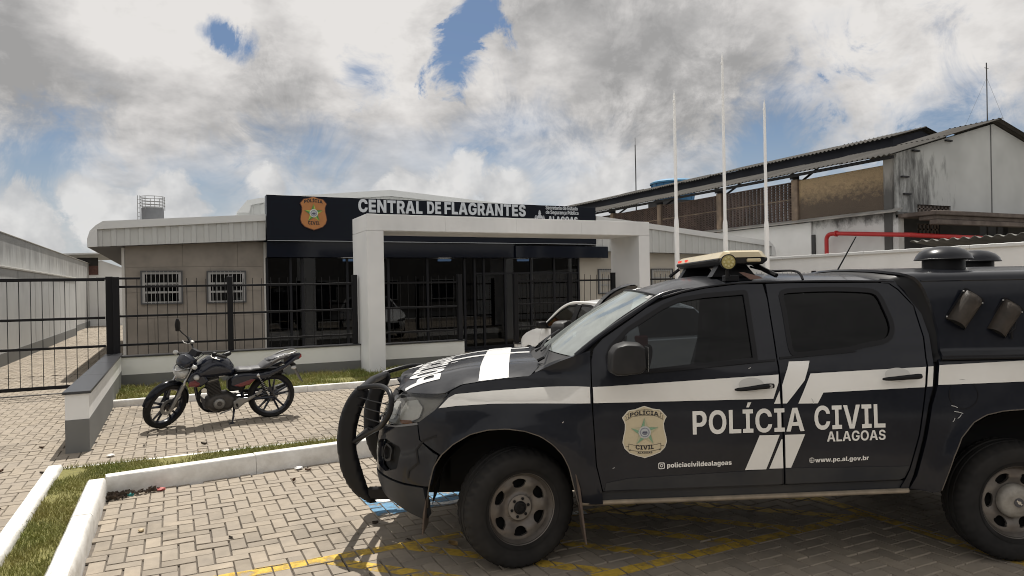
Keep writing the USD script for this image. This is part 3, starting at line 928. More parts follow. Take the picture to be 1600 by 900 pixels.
def barred_window(x0, x1, z0, z1, y):
    w = part(b, 'window', cat(box(x0 - .03, x0, y - .05, y + .0, z0 - .03, z1 + .03), box(x1, x1 + .03, y - .05, y + .0, z0 - .03, z1 + .03), box(x0, x1, y - .05, y + .0, z1, z1 + .03), box(x0, x1, y - .05, y + .0, z0 - .03, z0)), mat('steel_frame', (0.06, 0.062, 0.065), 0.5), smooth=False)
    part(w, 'inner_frame', cat(box(x0 + .002, x0 + .06, y - .03, y - .004, z0 + .002, z1 - .002), box(x1 - .06, x1 - .002, y - .03, y - .004, z0 + .002, z1 - .002), box(x0 + .061, x1 - .061, y - .03, y - .004, z1 - .05, z1 - .002), box(x0 + .061, x1 - .061, y - .03, y - .004, z0 + .002, z0 + .03)), BARW, smooth=False)
    for z in (z0 + .22, z0 + .26 + .16):
        part(w, 'louvre_bar', box(x0 + .062, x1 - .062, y - .031, y - .006, z, z + .045, .004), BARW, smooth=False)
    part(w, 'glass_pane', box(x0 + .061, x1 - .061, y + .010, y + .014, z0 + .03, z1 - .05), PANE, smooth=False)
    part(w, 'dark_room', box(x0, x1, y + .02, y + .028, z0, z1), mat('dark_room_grey', (0.03, 0.033, 0.036), 0.8), smooth=False)
    n = 8
    for k in range(n):
        x = x0 + .10 + (x1 - x0 - .20) * k / (n - 1)
        part(w, 'grille_bar', tube([(x, y - .062, z0 - .01), (x, y - .062, z1 + .01)], .0075, 6), BARW)
    return w


for a, c, d, e in wins_l:
    barred_window(a, c, d, e, YF - .016)

# right wing
part(b, 'wall', box(10.96, 18.4, YF + .0, 31, -.05, 2.80), BEIGE, smooth=False)
for a, c in ((11.66, 12.46), (13.64, 14.44), (15.6, 16.4)):
    barred_window(a, c, 1.5, 2.2, YF - .004)
part(b, 'downpipe', tube([(12.9, YF - .05, 0), (12.9, YF - .05, 2.7)], .03, 8), BEIGE)

# centre: sign board, glass band and marquee, glazed front
part(b, 'sign_board', box(2.04, 11.36, 17.62, 17.95, 2.97, 4.06, .006), NAVY, smooth=False)
part(b, 'light_strip', box(2.05, 11.33, 17.63, 17.70, 2.952, 2.967), mat('grey_strip', (0.35, 0.37, 0.40), 0.4), smooth=False)
part(b, 'glass_band', box(2.04, 8.7, 17.74, 17.96, 2.56, 2.95, .004), mat('dark_band', (0.0022, 0.0034, 0.0072), 0.14, spec=0.35), smooth=False)
part(b, 'marquee', box(8.705, 11.80, 17.66, 17.97, 2.555, 2.895, .004), mat('dark_band', (0.01, 0.01, 0.01)), smooth=False)
part(b, 'roof_core', box(2.0, 11.45, 17.96, 31, 2.98, 3.3), SHEETC, smooth=False)
xs = [2.06, 2.62, 2.90, 4.02, 5.1, 6.18, 7.26, 7.56, 7.84, 8.5, 9.33, 10.1, 10.94]
for x in xs:
    part(b, 'mullion', box(x - .03, x + .03, YF - .045, YF + .02, 0.02, 2.555, .004), DARKF, smooth=False)
for a, c in zip(xs[:-1], xs[1:]):
    part(b, 'glass_panel', box(a + .031, c - .031, YF - .006, YF + .0, 0.10, 2.55), WGLASS, smooth=False)
    part(b, 'bottom_rail', box(a + .031, c - .031, YF - .03, YF + .02, 0.02, 0.10, .003), DARKF, smooth=False)
    if 7.5 < a < 10.2:
        part(b, 'transom', box(a + .031, c - .031, YF - .03, YF + .018, 2.10, 2.15, .003), DARKF, smooth=False)
part(b, 'plinth', box(2.0, 11.0, 17.5, YF + 6, -.05, .02), mat('dark_granite', (0, 0, 0)), smooth=False)
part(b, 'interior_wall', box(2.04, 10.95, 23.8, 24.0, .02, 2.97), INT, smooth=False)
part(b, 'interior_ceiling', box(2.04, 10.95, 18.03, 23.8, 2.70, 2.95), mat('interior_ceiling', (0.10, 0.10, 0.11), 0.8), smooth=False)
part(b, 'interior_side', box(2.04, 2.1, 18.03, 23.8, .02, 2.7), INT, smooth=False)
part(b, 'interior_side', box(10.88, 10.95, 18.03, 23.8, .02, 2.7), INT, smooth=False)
for x in (3.3, 8.35):
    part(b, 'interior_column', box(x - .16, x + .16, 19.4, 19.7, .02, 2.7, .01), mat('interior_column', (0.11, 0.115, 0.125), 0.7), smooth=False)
for x in (4.78, 7.8, 10.62):
    part(b, 'ceiling_lamp', box(x - .19, x + .19, 20.9, 21.1, 2.60, 2.66), emit('lamp_panel', (1.0, 0.94, 0.82), 3.2), smooth=False)
part(b, 'counter', box(5.6, 7.0, 22.0, 22.6, .02, 1.1, .01), mat('interior_column', (0, 0, 0)), smooth=False)
for k, (x, z) in enumerate(((6.93, 1.08), (7.42, 1.03))):
    fx = thing('fire_extinguisher', ['red fire extinguisher behind the tinted glass, left one', 'red fire extinguisher behind the tinted glass, lower right one'][k], 'extinguisher', (x, 19.2, 0.02))
    part(fx, 'cylinder', lathe([(0, .02), (.07, .02), (.075, .06), (.075, .42), (.055, .49), (.02, .51), (0, .51)], 14), mat('extinguisher_red', (0.5, 0.05, 0.02), 0.3), label=None)
    part(fx, 'valve', tube([(0, 0, .5), (0, 0, .56), (.05, 0, .59)], .014, 6), DARKF)
    part(fx, 'hose', tube(smoothpath([(.02, 0, .56), (.1, -.02, .5), (.095, -.02, .3), (.08, -.02, .2)], 10), .01, 6), DARKF)
    part(fx, 'stand', cat(box(-.09, .09, -.02, .09, 0, .02), box(-.02, .02, .08, .10, 0, .9)), DARKF, smooth=False)
    fx.GetAttribute('xformOp:translate').Set(Gf.Vec3d(x, 19.2, .02 + (z - .98)))

# lettering on the sign board
def sign_text(text, x0, x1, z0, h, y=17.606, weight=850, name='letter', d=.02, m=None):
    g_ = fit(glyphs(text, h, weight), x1 - x0)
    x_, y_, X_, Y_ = g_.bounds
    g_ = affinity.translate(g_, x0, z0)
    if name != 'letter':
        part(b, name, prism(g_, y, y + d, 'xz'), m or LETTER, smooth=False)
        return
    groups = []
    for q in sorted(polys(g_), key=lambda q: q.bounds[0]):
        if groups and q.bounds[0] < groups[-1][-1].bounds[2] - .02:
            groups[-1].append(q)
        else:
            groups.append([q])
    for q in groups:
        part(b, 'letter', prism(MultiPolygon(q), y, y + d, 'xz'), m or LETTER, smooth=False)


LS = mat('letter_grey', (0.46, 0.49, 0.53), 0.4)
sign_text('CENTRAL', 4.25, 5.95, 3.705, .325)
sign_text('DE', 6.08, 6.47, 3.715, .325)
sign_text('FLAGRANTES', 6.57, 9.01, 3.72, .325)
sign_text('Secretaria de Estado', 9.66, 10.73, 3.945, .105, name='small_lettering', d=.012, weight=650)
sign_text('de Segurança Pública', 9.66, 10.75, 3.815, .105, name='small_lettering', d=.012, weight=650)
sign_text('ALAGOAS', 9.73, 10.72, 3.545, .205, name='small_lettering', d=.012)
# coat of arms beside it: shield, crown of a mitre and two leafy branches
cr = union_all([Polygon([(9.37, 3.50), (9.55, 3.50), (9.56, 3.72), (9.5, 3.78), (9.42, 3.78), (9.36, 3.72)]), Point(9.46, 3.82).buffer(.045), LineString([(9.46, 3.82), (9.46, 3.91)]).buffer(.012), LineString([(9.43, 3.885), (9.49, 3.885)]).buffer(.01)])
for s in (-1, 1):
    for k in range(7):
        a = -.5 + k * .32
        p = (9.46 + s * (.115 + .035 * math.cos(a)), 3.55 + .033 * k)
        cr = cr.union(affinity.rotate(affinity.scale(Point(*p).buffer(.03), 1.0, .42), s * (60 - 10 * k), origin=p))
cr = cr.difference(Polygon([(9.395, 3.55), (9.525, 3.55), (9.525, 3.69), (9.395, 3.69)]).difference(Polygon([(9.41, 3.565), (9.51, 3.565), (9.51, 3.675), (9.41, 3.675)])))
part(b, 'coat_of_arms', prism(cr, 17.608, 17.618, 'xz'), LS, smooth=False)


def shield_outline(w, h):
    """Police badge: peaked top with ears, waisted sides, rounded point; centred, height h."""
    half = [(0, .5), (.20, .44), (.34, .425), (.375, .40), (.49, .285), (.455, .235), (.425, .16), (.43, .05), (.47, -.09), (.485, -.19), (.44, -.305), (.33, -.40), (.15, -.46), (.06, -.48), (0, -.5)]
    pts = [(x * w, z * h) for x, z in half] + [(-x * w, z * h) for x, z in reversed(half[1:-1])]
    P = np.array(pts)
    p = Polygon(P)
    return p.buffer(-.012 * h).buffer(.02 * h).buffer(-.008 * h)


def arc_text(text, h, width, rise, weight=800):
    g_ = fit(glyphs(text, h, weight), width)
    import shapely
    return shapely.transform(affinity.translate(g_, -width / 2, 0), lambda c: np.stack([c[:, 0], c[:, 1] + rise * (1 - (2 * c[:, 0] / width) ** 2)], 1))


def banner(w, h, rise, folds=True):
    """Outline strokes of a curved ribbon with forked ends."""
    xs_ = np.linspace(-w / 2, w / 2, 15)
    cv = rise * (1 - (2 * xs_ / w) ** 2)
    lines = [LineString(np.column_stack([xs_, cv + h])), LineString(np.column_stack([xs_, cv])), LineString([(-w / 2, 0), (-w / 2, h)]), LineString([(w / 2, 0), (w / 2, h)])]
    e = h * .62
    for s in (-1, 1):
        x = s * w / 2
        lines += [LineString([(x, h * .62), (x + s * e * .95, h * .5), (x + s * e * .55, h * .05), (x + s * e * .75, -h * .5), (x - s * e * .1, -h * .22), (x - s * e * .1, h * .02)]), LineString([(x - s * e * .1, -h * .22), (x - s * e * .55, -h * .12), (x - s * e * .5, h * .05)])]
    return union_all([l.buffer(h * .035) for l in lines])


def star_facets(r0, r1):
    """A five-pointed star as light and dark facets."""
    P = [(math.sin(k * PI / 5) * (r0 if k % 2 == 0 else r1), math.cos(k * PI / 5) * (r0 if k % 2 == 0 else r1)) for k in range(10)]
    A, B = [], []
    for k in range(10):
        (A if k % 2 == 0 else B).append(Polygon([(0, 0), P[k], P[(k + 1) % 10]]))
    return union_all(A), union_all(B)


def badge_shapes(w, h, plain=False):
    """Layers of the badge, bottom to top: (name, shape, colour key), lying in the x-z plane about the origin."""
    o = shield_outline(w, h)
    st_a, st_b = star_facets(h * .275, h * .115)
    sh = lambda g_, dz: affinity.translate(g_, 0, dz * h)
    ring = Point(0, 0).buffer(h * .118)
    core = Point(0, 0).buffer(h * .098)
    mark = union_all([sbox(-.05 * h, -.022 * h, .05 * h, .0), sbox(-.035 * h, .004 * h, .045 * h, .018 * h), sbox(-.03 * h, -.042 * h, .035 * h, -.03 * h)])
    big = union_all([sh(arc_text('POLÍCIA', h * .095, w * .66, h * .04), .285), sh(arc_text('CIVIL', h * .10, w * .42, -h * .01), -.325)])
    halo = Point(0, 0).buffer(h * .085).difference(Point(0, 0).buffer(h * .078))
    out = [('shield_rim', o, 'rim'), ('shield', o.buffer(-.018 * h), 'field'),
            ('ribbon', union_all([sh(banner(w * .70, h * .105, h * .035), .285), sh(banner(w * .70, h * .11, -h * .045), -.325)]).intersection(o.buffer(-.03 * h)), 'ink'),
            ('lettering', union_all([sh(arc_text('POLÍCIA', h * .075, w * .62, h * .035), .298), sh(arc_text('CIVIL', h * .085, w * .40, -h * .015), -.318), sh(arc_text('ALAGOAS', h * .032, w * .32, -h * .005), -.405)]), 'ink'),
            ('star_light', st_a, 'star1'), ('star_dark', st_b, 'star2'), ('medallion_ring', ring, 'ring'), ('medallion', core, 'core'), ('medallion_mark', union_all([mark, halo]), 'ink2')]
    if plain:
        out = [(n_, big if n_ == 'lettering' else g_, k_) for n_, g_, k_ in out if n_ != 'ribbon']
    return out


BM = {'rim': mat('badge_brown', (0.10, 0.03, 0.015), 0.5), 'field': mat('badge_orange', (0.40, 0.165, 0.05), 0.5, var=0.06, scale=5), 'ink': mat('badge_ink', (0.012, 0.010, 0.012), 0.6), 'star1': mat('star_yellow_green', (0.36, 0.42, 0.07), 0.5),
      'star2': mat('star_green', (0.05, 0.22, 0.05), 0.5), 'ring': mat('badge_white', (0.62, 0.62, 0.6), 0.5), 'core': mat('badge_grey', (0.42, 0.45, 0.47), 0.5), 'ink2': mat('badge_blue_ink', (0.05, 0.05, 0.09), 0.6)}
sb = thing('wall_badge', 'orange shield-shaped police badge with green star on the navy sign board', 'badge', (3.135, 17.616, 3.635))
y = 0.0
for k, (nm, shp, key) in enumerate(badge_shapes(.67, .84, True)):
    part(sb, nm, prism(shp, -.03 - .004 * k, -.004 if k == 0 else -.028 - .004 * (k - 1), 'xz'), BM[key], smooth=False)

# the higher roof over the middle
part(b, 'roof_gable', prism(Polygon([(1.72, 4.07), (2.02, 4.42), (2.35, 4.50), (6.36, 4.92), (11.3, 4.55), (11.8, 4.42), (12.1, 4.07), (12.1, 4.0), (1.72, 4.0)]), 22.03, 30.0, 'xz'), SHEETC, smooth=False)
part(b, 'roof_gable_cap', prism(Polygon([(1.70, 4.07), (2.0, 4.44), (2.35, 4.52), (6.36, 4.94), (11.3, 4.57), (11.8, 4.44), (12.12, 4.07), (11.98, 4.07), (11.72, 4.34), (11.3, 4.42), (6.36, 4.74), (2.4, 4.38), (2.1, 4.30), (2.06, 4.07)]), 21.94, 22.03, 'xz'), SHEETC, smooth=False)
ribbed(b, 'gable_sheet', 2.08, 6.36, 22.0, lambda q: 4.03, lambda q: 4.37 + (q - 2.4) * .0903 if q > 2.4 else 4.33, .30)
ribbed(b, 'gable_sheet', 6.36, 11.6, 22.0, lambda q: 4.03, lambda q: 4.73 - (q - 6.36) * .0635, .30)
part(b, 'upper_wall', box(2.3, 11.6, 22.2, 29.9, 3.29, 4.0), mat('upper_wall_grey', (0.25, 0.25, 0.25), 0.8), smooth=False)

# the white portal before the entrance
p = thing('entrance_portal', 'white panelled entrance portal of two posts and a beam', 'portal')
PW = streaked('white_panel', (0.70, 0.71, 0.715), (0.42, 0.41, 0.39), 3.35, 2.3, amt=0.10, sx=2.2, sz=0.16, rough=0.45, bump=0.0006)
for x0, x1 in ((3.45, 3.79), (10.0, 10.31)):
    part(p, 'post', box(x0, x1, 13.65, 14.85, -.05, 2.9, .004), PW, smooth=False)
ws = [3.45, 5.1, 6.75, 8.4, 10.31]
for a, c in zip(ws[:-1], ws[1:]):
    part(p, 'beam_panel', box(a + .001, c - .001, 13.65, 14.85, 2.9035, 3.23, .004), PW, smooth=False)
part(p, 'soffit_panel', box(3.795, 9.995, 13.68, 14.82, 2.895, 2.9025), PW, smooth=False)

# water tank with a railing behind the left wing
t = thing('water_tank', 'grey water tank with a round railing and ladder above the left wing roof', 'water tank', (-0.58, 26.0, 0))
part(t, 'tank_body', lathe([(0, 0), (.335, 0), (.335, 4.56), (.30, 4.6), (0, 4.63)], 24), mat('tank_grey', (0.16, 0.165, 0.175), 0.7, var=0.1))
RLM = mat('galvanised', (0.25, 0.25, 0.25), 0.5, metal=0.5)
for z in (4.64, 4.74, 4.84, 4.93):
    part(t, 'rail_ring', tube([(.37 * math.cos(a), .37 * math.sin(a), z) for a in np.arange(20) / 20 * 2 * PI], .011, 6, closed=True), RLM)
for k in range(8):
    a = k / 8 * 2 * PI + .2
    part(t, 'rail_post', tube([(.37 * math.cos(a), .37 * math.sin(a), 4.5), (.37 * math.cos(a), .37 * math.sin(a), 4.94)], .011, 6), RLM)
for x in (-.43, -.36):
    part(t, 'ladder_side', tube([(x, -.2, 0), (x, -.2, 4.95)], .012, 6), RLM)
for k in range(14):
    part(t, 'ladder_rung', tube([(-.43, -.2, 3.0 + .14 * k), (-.36, -.2, 3.0 + .14 * k)], .009, 5), RLM)

# flagpoles
PM = mat('flagpole_white', (0.86, 0.86, 0.85), 0.4)
for x, zt, lab in ((11.42, 6.6, 'left and second tallest white flagpole'), (13.02, 7.75, 'middle and tallest white flagpole'), (14.48, 6.68, 'right white flagpole, beside the lit siren bar end')):
    f_ = thing('flagpole', lab.replace(', beside the lit siren bar end', ', nearest to the old warehouse'), 'flagpole', (x, 14.0, 0), group='flagpoles before the police station')
    part(f_, 'lower_tube', lathe([(0, 0), (.062, 0), (.062, 3.22), (.056, 3.32), (.042, 3.40), (0, 3.4)], 14), PM)
    part(f_, 'upper_tube', lathe([(.042, 3.3), (.041, 5.0), (.032, zt - .3), (.027, zt - .16), (0, zt - .16)], 12), PM)
    part(f_, 'finial', lathe([(0, zt - .17), (.026, zt - .165), (.03, zt - .13), (.018, zt - .09), (.012, zt - .05), (0, zt + .04)], 10), PM)
    part(f_, 'pulley', box(-.05, -.022, -.012, .012, zt - .30, zt - .24, .004), PM, smooth=False)
    part(f_, 'halyard', tube([(-.05, -.01, 1.2), (-.045, -.01, zt - .26)], .0035, 4), PM)
    part(f_, 'base_plate', box(-.14, .14, -.14, .14, -.03, .02, .004), PM, smooth=False)

# ------------------------------------------------------------------ boundary wall on the right and the old warehouse
t = thing('side_wall', 'white boundary wall with pale coping in front of the old warehouse', 'wall')
part(t, 'wall_face', box(17.0, 17.2, -4, 18.6, -.05, 2.44), WHITE, smooth=False)
for k in range(8):
    part(t, 'coping_slab', box(16.94, 17.26, -4 + 2.825 * k, -4 + 2.825 * (k + 1) - .006, 2.44, 2.52, .008), SHEETC, smooth=False)

w = thing('old_warehouse', 'derelict warehouse with brick lattice clerestory and stained gable wall', 'building')
GAB = streaked('gable_plaster', (0.40, 0.405, 0.395), (0.055, 0.055, 0.055), 6.3, 4.6, amt=0.85, sx=1.1, sz=0.28)
gable = Polygon([(22.0, 4.02), (22.0, 6.0), (27.5, 7.46), (33.0, 5.96), (33.0, 4.02)])
N_ = {'g': ('geometry', {}), 's': ('separate_xyz', {}), 'mp': ('mapping', {'scale': (1.5, 1.0, 0.33)}), 'n': ('noise_texture', {'scale': 1.9, 'detail': 9.0, 'roughness': 0.7}),
      'mx': ('map_range', {'from_min': 26.3, 'from_max': 23.0, 'to_min': -0.22, 'to_max': 0.10, 'clamp': True}), 'mz': ('map_range', {'from_min': 6.9, 'from_max': 5.8, 'to_min': -0.25, 'to_max': 0.03, 'clamp': True}),
      'a': ('math', {'math_type': 'add'}), 'b': ('math', {'math_type': 'add'}), 'r': ('rgb_ramp', {'ramp': [(0.49, (0, 0, 0)), (0.60, (.5,) * 3), (0.72, (.9,) * 3)]}),
      'c': ('mix_color', {'a': (0.50, 0.51, 0.50), 'b': (0.07, 0.07, 0.068)}), 'v': ('noise_texture', {'scale': .7, 'detail': 3.0}), 'vr': ('rgb_ramp', {'ramp': [(.3, (.85,) * 3), (.7, (1.08,) * 3)]}),
      'vm': ('mix_color', {'blend_type': 'multiply', 'fac': 1.0, 'use_clamp': False}), 'p': ('principled_bsdf', {'roughness': .9})}
L_ = [('g.position', 's.vector'), ('g.position', 'mp.vector'), ('mp.vector', 'n.vector'), ('s.x', 'mx.value'), ('s.z', 'mz.value'), ('n.fac', 'a.value1'), ('mx.result', 'a.value2'), ('a.value', 'b.value1'), ('mz.result', 'b.value2'),
      ('b.value', 'r.fac'), ('r.color', 'c.fac'), ('g.position', 'v.vector'), ('v.fac', 'vr.fac'), ('c.result', 'vm.a'), ('vr.color', 'vm.b'), ('vm.result', 'p.base_color')]
GABLE = usdkit.material(stage, '/World/Looks/gable_stained', N_, L_, surface='p.BSDF')
part(w, 'gable_wall', prism(gable.difference(sbox(23.05, 4.05, 24.9, 4.32)), 15.5, 15.75, 'xz'), GABLE, smooth=False)
part(w, 'gable_seam', box(27.30, 27.34, 15.48, 15.5, 4.0, 7.44), mat('cable_grey', (0.12, 0.12, 0.12), .8), smooth=False)
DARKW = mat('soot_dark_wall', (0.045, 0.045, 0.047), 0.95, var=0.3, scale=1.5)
lower = Polygon([(22.0, 0), (22.0, 4.015), (33, 4.015), (33, 0)]).difference(union_all([sbox(23.05, 3.28, 24.3, 3.66), sbox(26.6, 3.22, 28.35, 3.72), sbox(30.1, 3.2, 32.0, 3.72)]))
part(w, 'lower_wall', prism(lower, 15.52, 15.7, 'xz'), DARKW, smooth=False)
for x in (27.2, 27.8):
    part(w, 'window_bar', box(x - .02, x + .02, 15.58, 15.62, 3.22, 3.72), DARKW, smooth=False)
CONC = mat('weathered_concrete', (0.14, 0.115, 0.10), 0.95, var=0.45, scale=2.5, bump=0.01, bscale=12, dirt=(0.05, 0.035, 0.03), dirt_scale=1.5, dirt_amt=0.8)
part(w, 'porch_beam', box(22.0, 33.0, 14.2, 14.75, 3.66, 3.80, .02), CONC, smooth=False)
part(w, 'porch_slab', box(21.9, 33.0, 14.1, 15.5, 3.80, 3.94, .02), CONC, smooth=False)
part(w, 'porch_slab_edge', box(22.0, 33.0, 14.15, 14.4, 3.50, 3.655, .015), CONC, smooth=False)
# lattice vents in the gable and the lower wall
def lattice(x0, x1, z0, z1, y, th, ax='x', pw=.105, ph=.085, m=None):
    ms = []
    nz = max(2, int((z1 - z0) / ph))
    nx = max(2, int((x1 - x0) / pw))
    for j in range(nz + 1):
        z = z0 + (z1 - z0) * j / nz
        ms.append((x0, x1, z - ph * .17, z + ph * .17))
    for i in range(nx + 1):
        x = x0 + (x1 - x0) * i / nx
        ms.append((x - pw * .2, x + pw * .2, z0, z1))
    out = []
    for k, (a, c, d, e) in enumerate(ms):
        t_ = th if k <= nz else th * .8
        out.append(box(a, c, y, y + t_, d, e) if ax == 'x' else box(y, y + t_, a, c, d, e))
    return cat(out)


part(w, 'lattice_vent', lattice(23.05, 24.9, 4.05, 4.32, 15.55, .08, pw=.2, ph=.13), CONC, smooth=False, kind='stuff')
part(w, 'lattice_vent', lattice(23.05, 24.3, 3.28, 3.66, 15.56, .08, pw=.2, ph=.16), CONC, smooth=False, kind='stuff')

# left side: piers, brick lattice bays, one plastered bay
PIER = mat('clay_pier', (0.24, 0.18, 0.13), 0.95, var=0.35, scale=2.2, dirt=(0.06, 0.05, 0.045), dirt_scale=1.3, dirt_amt=0.8)
BRICKL = mat('brick_lattice_clay', (0.125, 0.088, 0.072), 0.95, var=0.35, scale=3.0, island=0.25, dirt=(0.035, 0.03, 0.03), dirt_scale=0.7, dirt_amt=0.7)
piers = [15.75, 19.7, 23.9, 28.15, 32.3, 36.5, 40.7, 44.8]
SOOT = mat('soot_black', (0.03, 0.03, 0.033), 0.95)
for k, yy in enumerate(piers):
    part(w, 'pier', box(21.86, 22.2, yy - .15, yy + .15, 0, 5.72 if k else 6.0, .015), PIER if k else streaked('corner_pier', (0.30, 0.29, 0.27), (0.06, 0.06, 0.06), 4.2, 6.0, amt=.9), smooth=False)
    if k:
        part(w, 'post_bracket', box(21.7, 22.1, yy - .06, yy + .06, 5.72, 5.95, .01), SOOT, smooth=False)
        part(w, 'brace', tube([(22.0, yy, 5.5), (23.2, yy, 6.25)], .05, 5), SOOT)
part(w, 'plastered_bay', box(21.95, 22.12, 15.9, 19.55, 4.05, 5.67, .02), streaked('burnt_plaster', (0.36, 0.265, 0.155), (0.05, 0.038, 0.034), 4.2, 5.9, amt=0.85, sx=2.6, sz=3.2, bump=0.03, soft=True), smooth=False)
for a, c in zip(piers[1:-1], piers[2:]):
    part(w, 'brick_lattice', lattice(a + .16, c - .16, 4.15, 5.64, 21.96, .14, ax='y', pw=.20, ph=.10), BRICKL, smooth=False, kind='stuff')
    part(w, 'lattice_band', box(21.95, 22.12, a + .16, c - .16, 4.95, 4.985), PIER, smooth=False)
ANNEX = streaked('annex_white', (0.64, 0.645, 0.64), (0.05, 0.048, 0.045), 4.3, 3.3, amt=0.85, sx=.9, sz=.6)
part(w, 'annex_wall', box(21.9, 22.2, 15.4, 18.9, 0, 4.02, .01), ANNEX, smooth=False)
part(w, 'annex_wall', box(21.82, 22.2, 18.9, 46, 0, 3.98, .01), WHITE, smooth=False)
part(w, 'annex_end', box(21.84, 21.9, 18.75, 18.95, 0, 3.5), DARKW, smooth=False)
part(w, 'ledge_flashing', prism(Polygon([(21.6, 3.99), (22.0, 4.12), (22.0, 4.16), (21.58, 4.03)]), 15.3, 46, 'xz'), mat('grey_flashing', (0.34, 0.33, 0.31), .8, var=.4, scale=1.5), smooth=False)
part(w, 'far_side_wall', box(32.8, 33.0, 15.7, 46, 0, 5.4), DARKW, smooth=False)

ROOFM = mat('weathered_fibre_cement', (0.06, 0.055, 0.048), 0.95, var=0.35, scale=1.4, dirt=(0.05, 0.048, 0.046), dirt_scale=0.9, dirt_amt=0.7)


def corrugated(x0, z0, x1, z1, y0, y1, pitch=0.20, amp=0.028, th=0.012):
    """Corrugated sheet whose waves run down the slope from (x1,z1) to (x0,z0)."""
    n = int((y1 - y0) / pitch * 6)
    ys = np.linspace(y0, y1, n + 1)
    wv = amp * np.sin(2 * PI * ys / pitch)
    P = np.stack([[(x0, q, z0 + a) for q, a in zip(ys, wv)], [(x1, q, z1 + a) for q, a in zip(ys, wv)]])
    Q = P.copy()
    Q[..., 2] -= th
    edge = np.stack([Q[0], P[0]])
    return cat(grid(P, flip=True), grid(Q), grid(edge, flip=True))


for k in range(15):
    y0 = 15.2 + 2.0 * k
    dz = rnd.uniform(-.02, .02)
    part(w, 'roof_sheet', corrugated(21.3, 5.88 + dz, 24.3, 6.70 + dz, y0, y0 + 1.99), ROOFM)
    if y0 < 17.0:
        part(w, 'roof_sheet', corrugated(24.2, 6.70 + dz, 27.6, 7.62 + dz, y0, y0 + 1.99), ROOFM)
part(w, 'verge_sheet', corrugated(33.6, 5.92, 27.4, 7.60, 15.2, 17.2), ROOFM)
part(w, 'eave_purlin', box(21.65, 21.75, 15.4, 45, 5.80, 5.90), SOOT, smooth=False)
part(w, 'monitor_wall', box(24.55, 24.65, 17.4, 45, 6.60, 7.14), mat('monitor_dark', (0.022, 0.024, 0.032), .9, var=.3, scale=1), smooth=False)
part(w, 'monitor_wall', prism(Polygon([(24.65, 6.6), (24.65, 7.12), (26.2, 7.5), (27.6, 7.15), (27.6, 6.6)]), 17.4, 17.5, 'xz'), mat('monitor_dark', (0, 0, 0)), smooth=False)
for k in range(14):
    y0 = 17.2 + 2.0 * k
    dz = rnd.uniform(-.03, .03)
    part(w, 'monitor_sheet', corrugated(24.25, 7.10 + dz, 26.25, 7.62 + dz, y0, y0 + 1.99), ROOFM)
part(w, 'monitor_sheet', corrugated(28.2, 7.1, 26.2, 7.62, 17.2, 21.0), ROOFM)
for k, (x, z) in enumerate(((22.8, 6.12), (24.6, 6.60), (22.2, 5.2), (22.3, 4.62))):
    part(w, 'beam_end', box(x, x + .35, 15.42, 15.5, z, z + .05), SOOT, smooth=False)
# fibre-cement lean-to roof behind the boundary wall
t = thing('lean_to_roof', 'low corrugated lean-to roof just above the white boundary wall', 'roof')
for k in range(5):
    part(t, 'roof_sheet', corrugated(18.6, 2.80, 21.6, 2.45, 4.0 + 1.75 * k, 4.0 + 1.75 * k + 1.74, pitch=.28, amp=.035), mat('light_fibre_cement', (0.20, 0.195, 0.18), .9, var=.25, scale=1.5))
part(t, 'support_wall', box(21.4, 21.5, 4.2, 12.6, -.05, 2.42), DARKW, smooth=False)
# red fire main
t = thing('red_pipe', 'thick red water pipe with an elbow against the stained warehouse wall', 'pipe')
RED = mat('red_pipe_paint', (0.42, 0.022, 0.022), 0.4, var=0.12, scale=2)
pts = [(21.6, 18.02, 0.0), (21.6, 18.02, 3.25)] + [(21.6, 18.02 - .2 * (1 - math.cos(a)), 3.25 + .2 * math.sin(a)) for a in np.linspace(.2, PI / 2, 6)]
part(t, 'riser', tube(pts + [(21.6, 17.6, 3.452)], .075, 12), RED)
part(t, 'run', tube([(21.6, 17.6, 3.452), (21.6, 14.8, 3.19), (24.0, 13.9, 3.05)], .075, 12), RED)
part(t, 'flange', tube([(21.6, 17.62, 3.452), (21.6, 17.56, 3.447)], .11, 14), RED)
# blue tank beyond the warehouse roof
t = thing('blue_water_tank', 'blue round water tank behind the warehouse roof', 'water tank', (30.0, 37.0, 0))
BT = mat('blue_plastic', (0.03, 0.16, 0.34), 0.45, var=.1)
part(t, 'tank_body', lathe([(0, 7.2), (1.25, 7.2), (1.45, 8.35), (0, 8.35)], 32), BT)
part(t, 'lid', lathe([(1.55, 8.36), (1.55, 8.46), (1.3, 8.58), (0, 8.72)], 32), mat('blue_lid', (0.05, 0.20, 0.36), .5))
for k in range(16):
    a = k / 16 * 2 * PI
    part(t, 'rib', tube([(1.28 * math.cos(a), 1.28 * math.sin(a), 7.25), (1.47 * math.cos(a), 1.47 * math.sin(a), 8.34)], .03, 5), BT)
part(t, 'stand', box(-1.2, 1.2, -1.2, 1.2, 0, 7.2), DARKW, smooth=False)
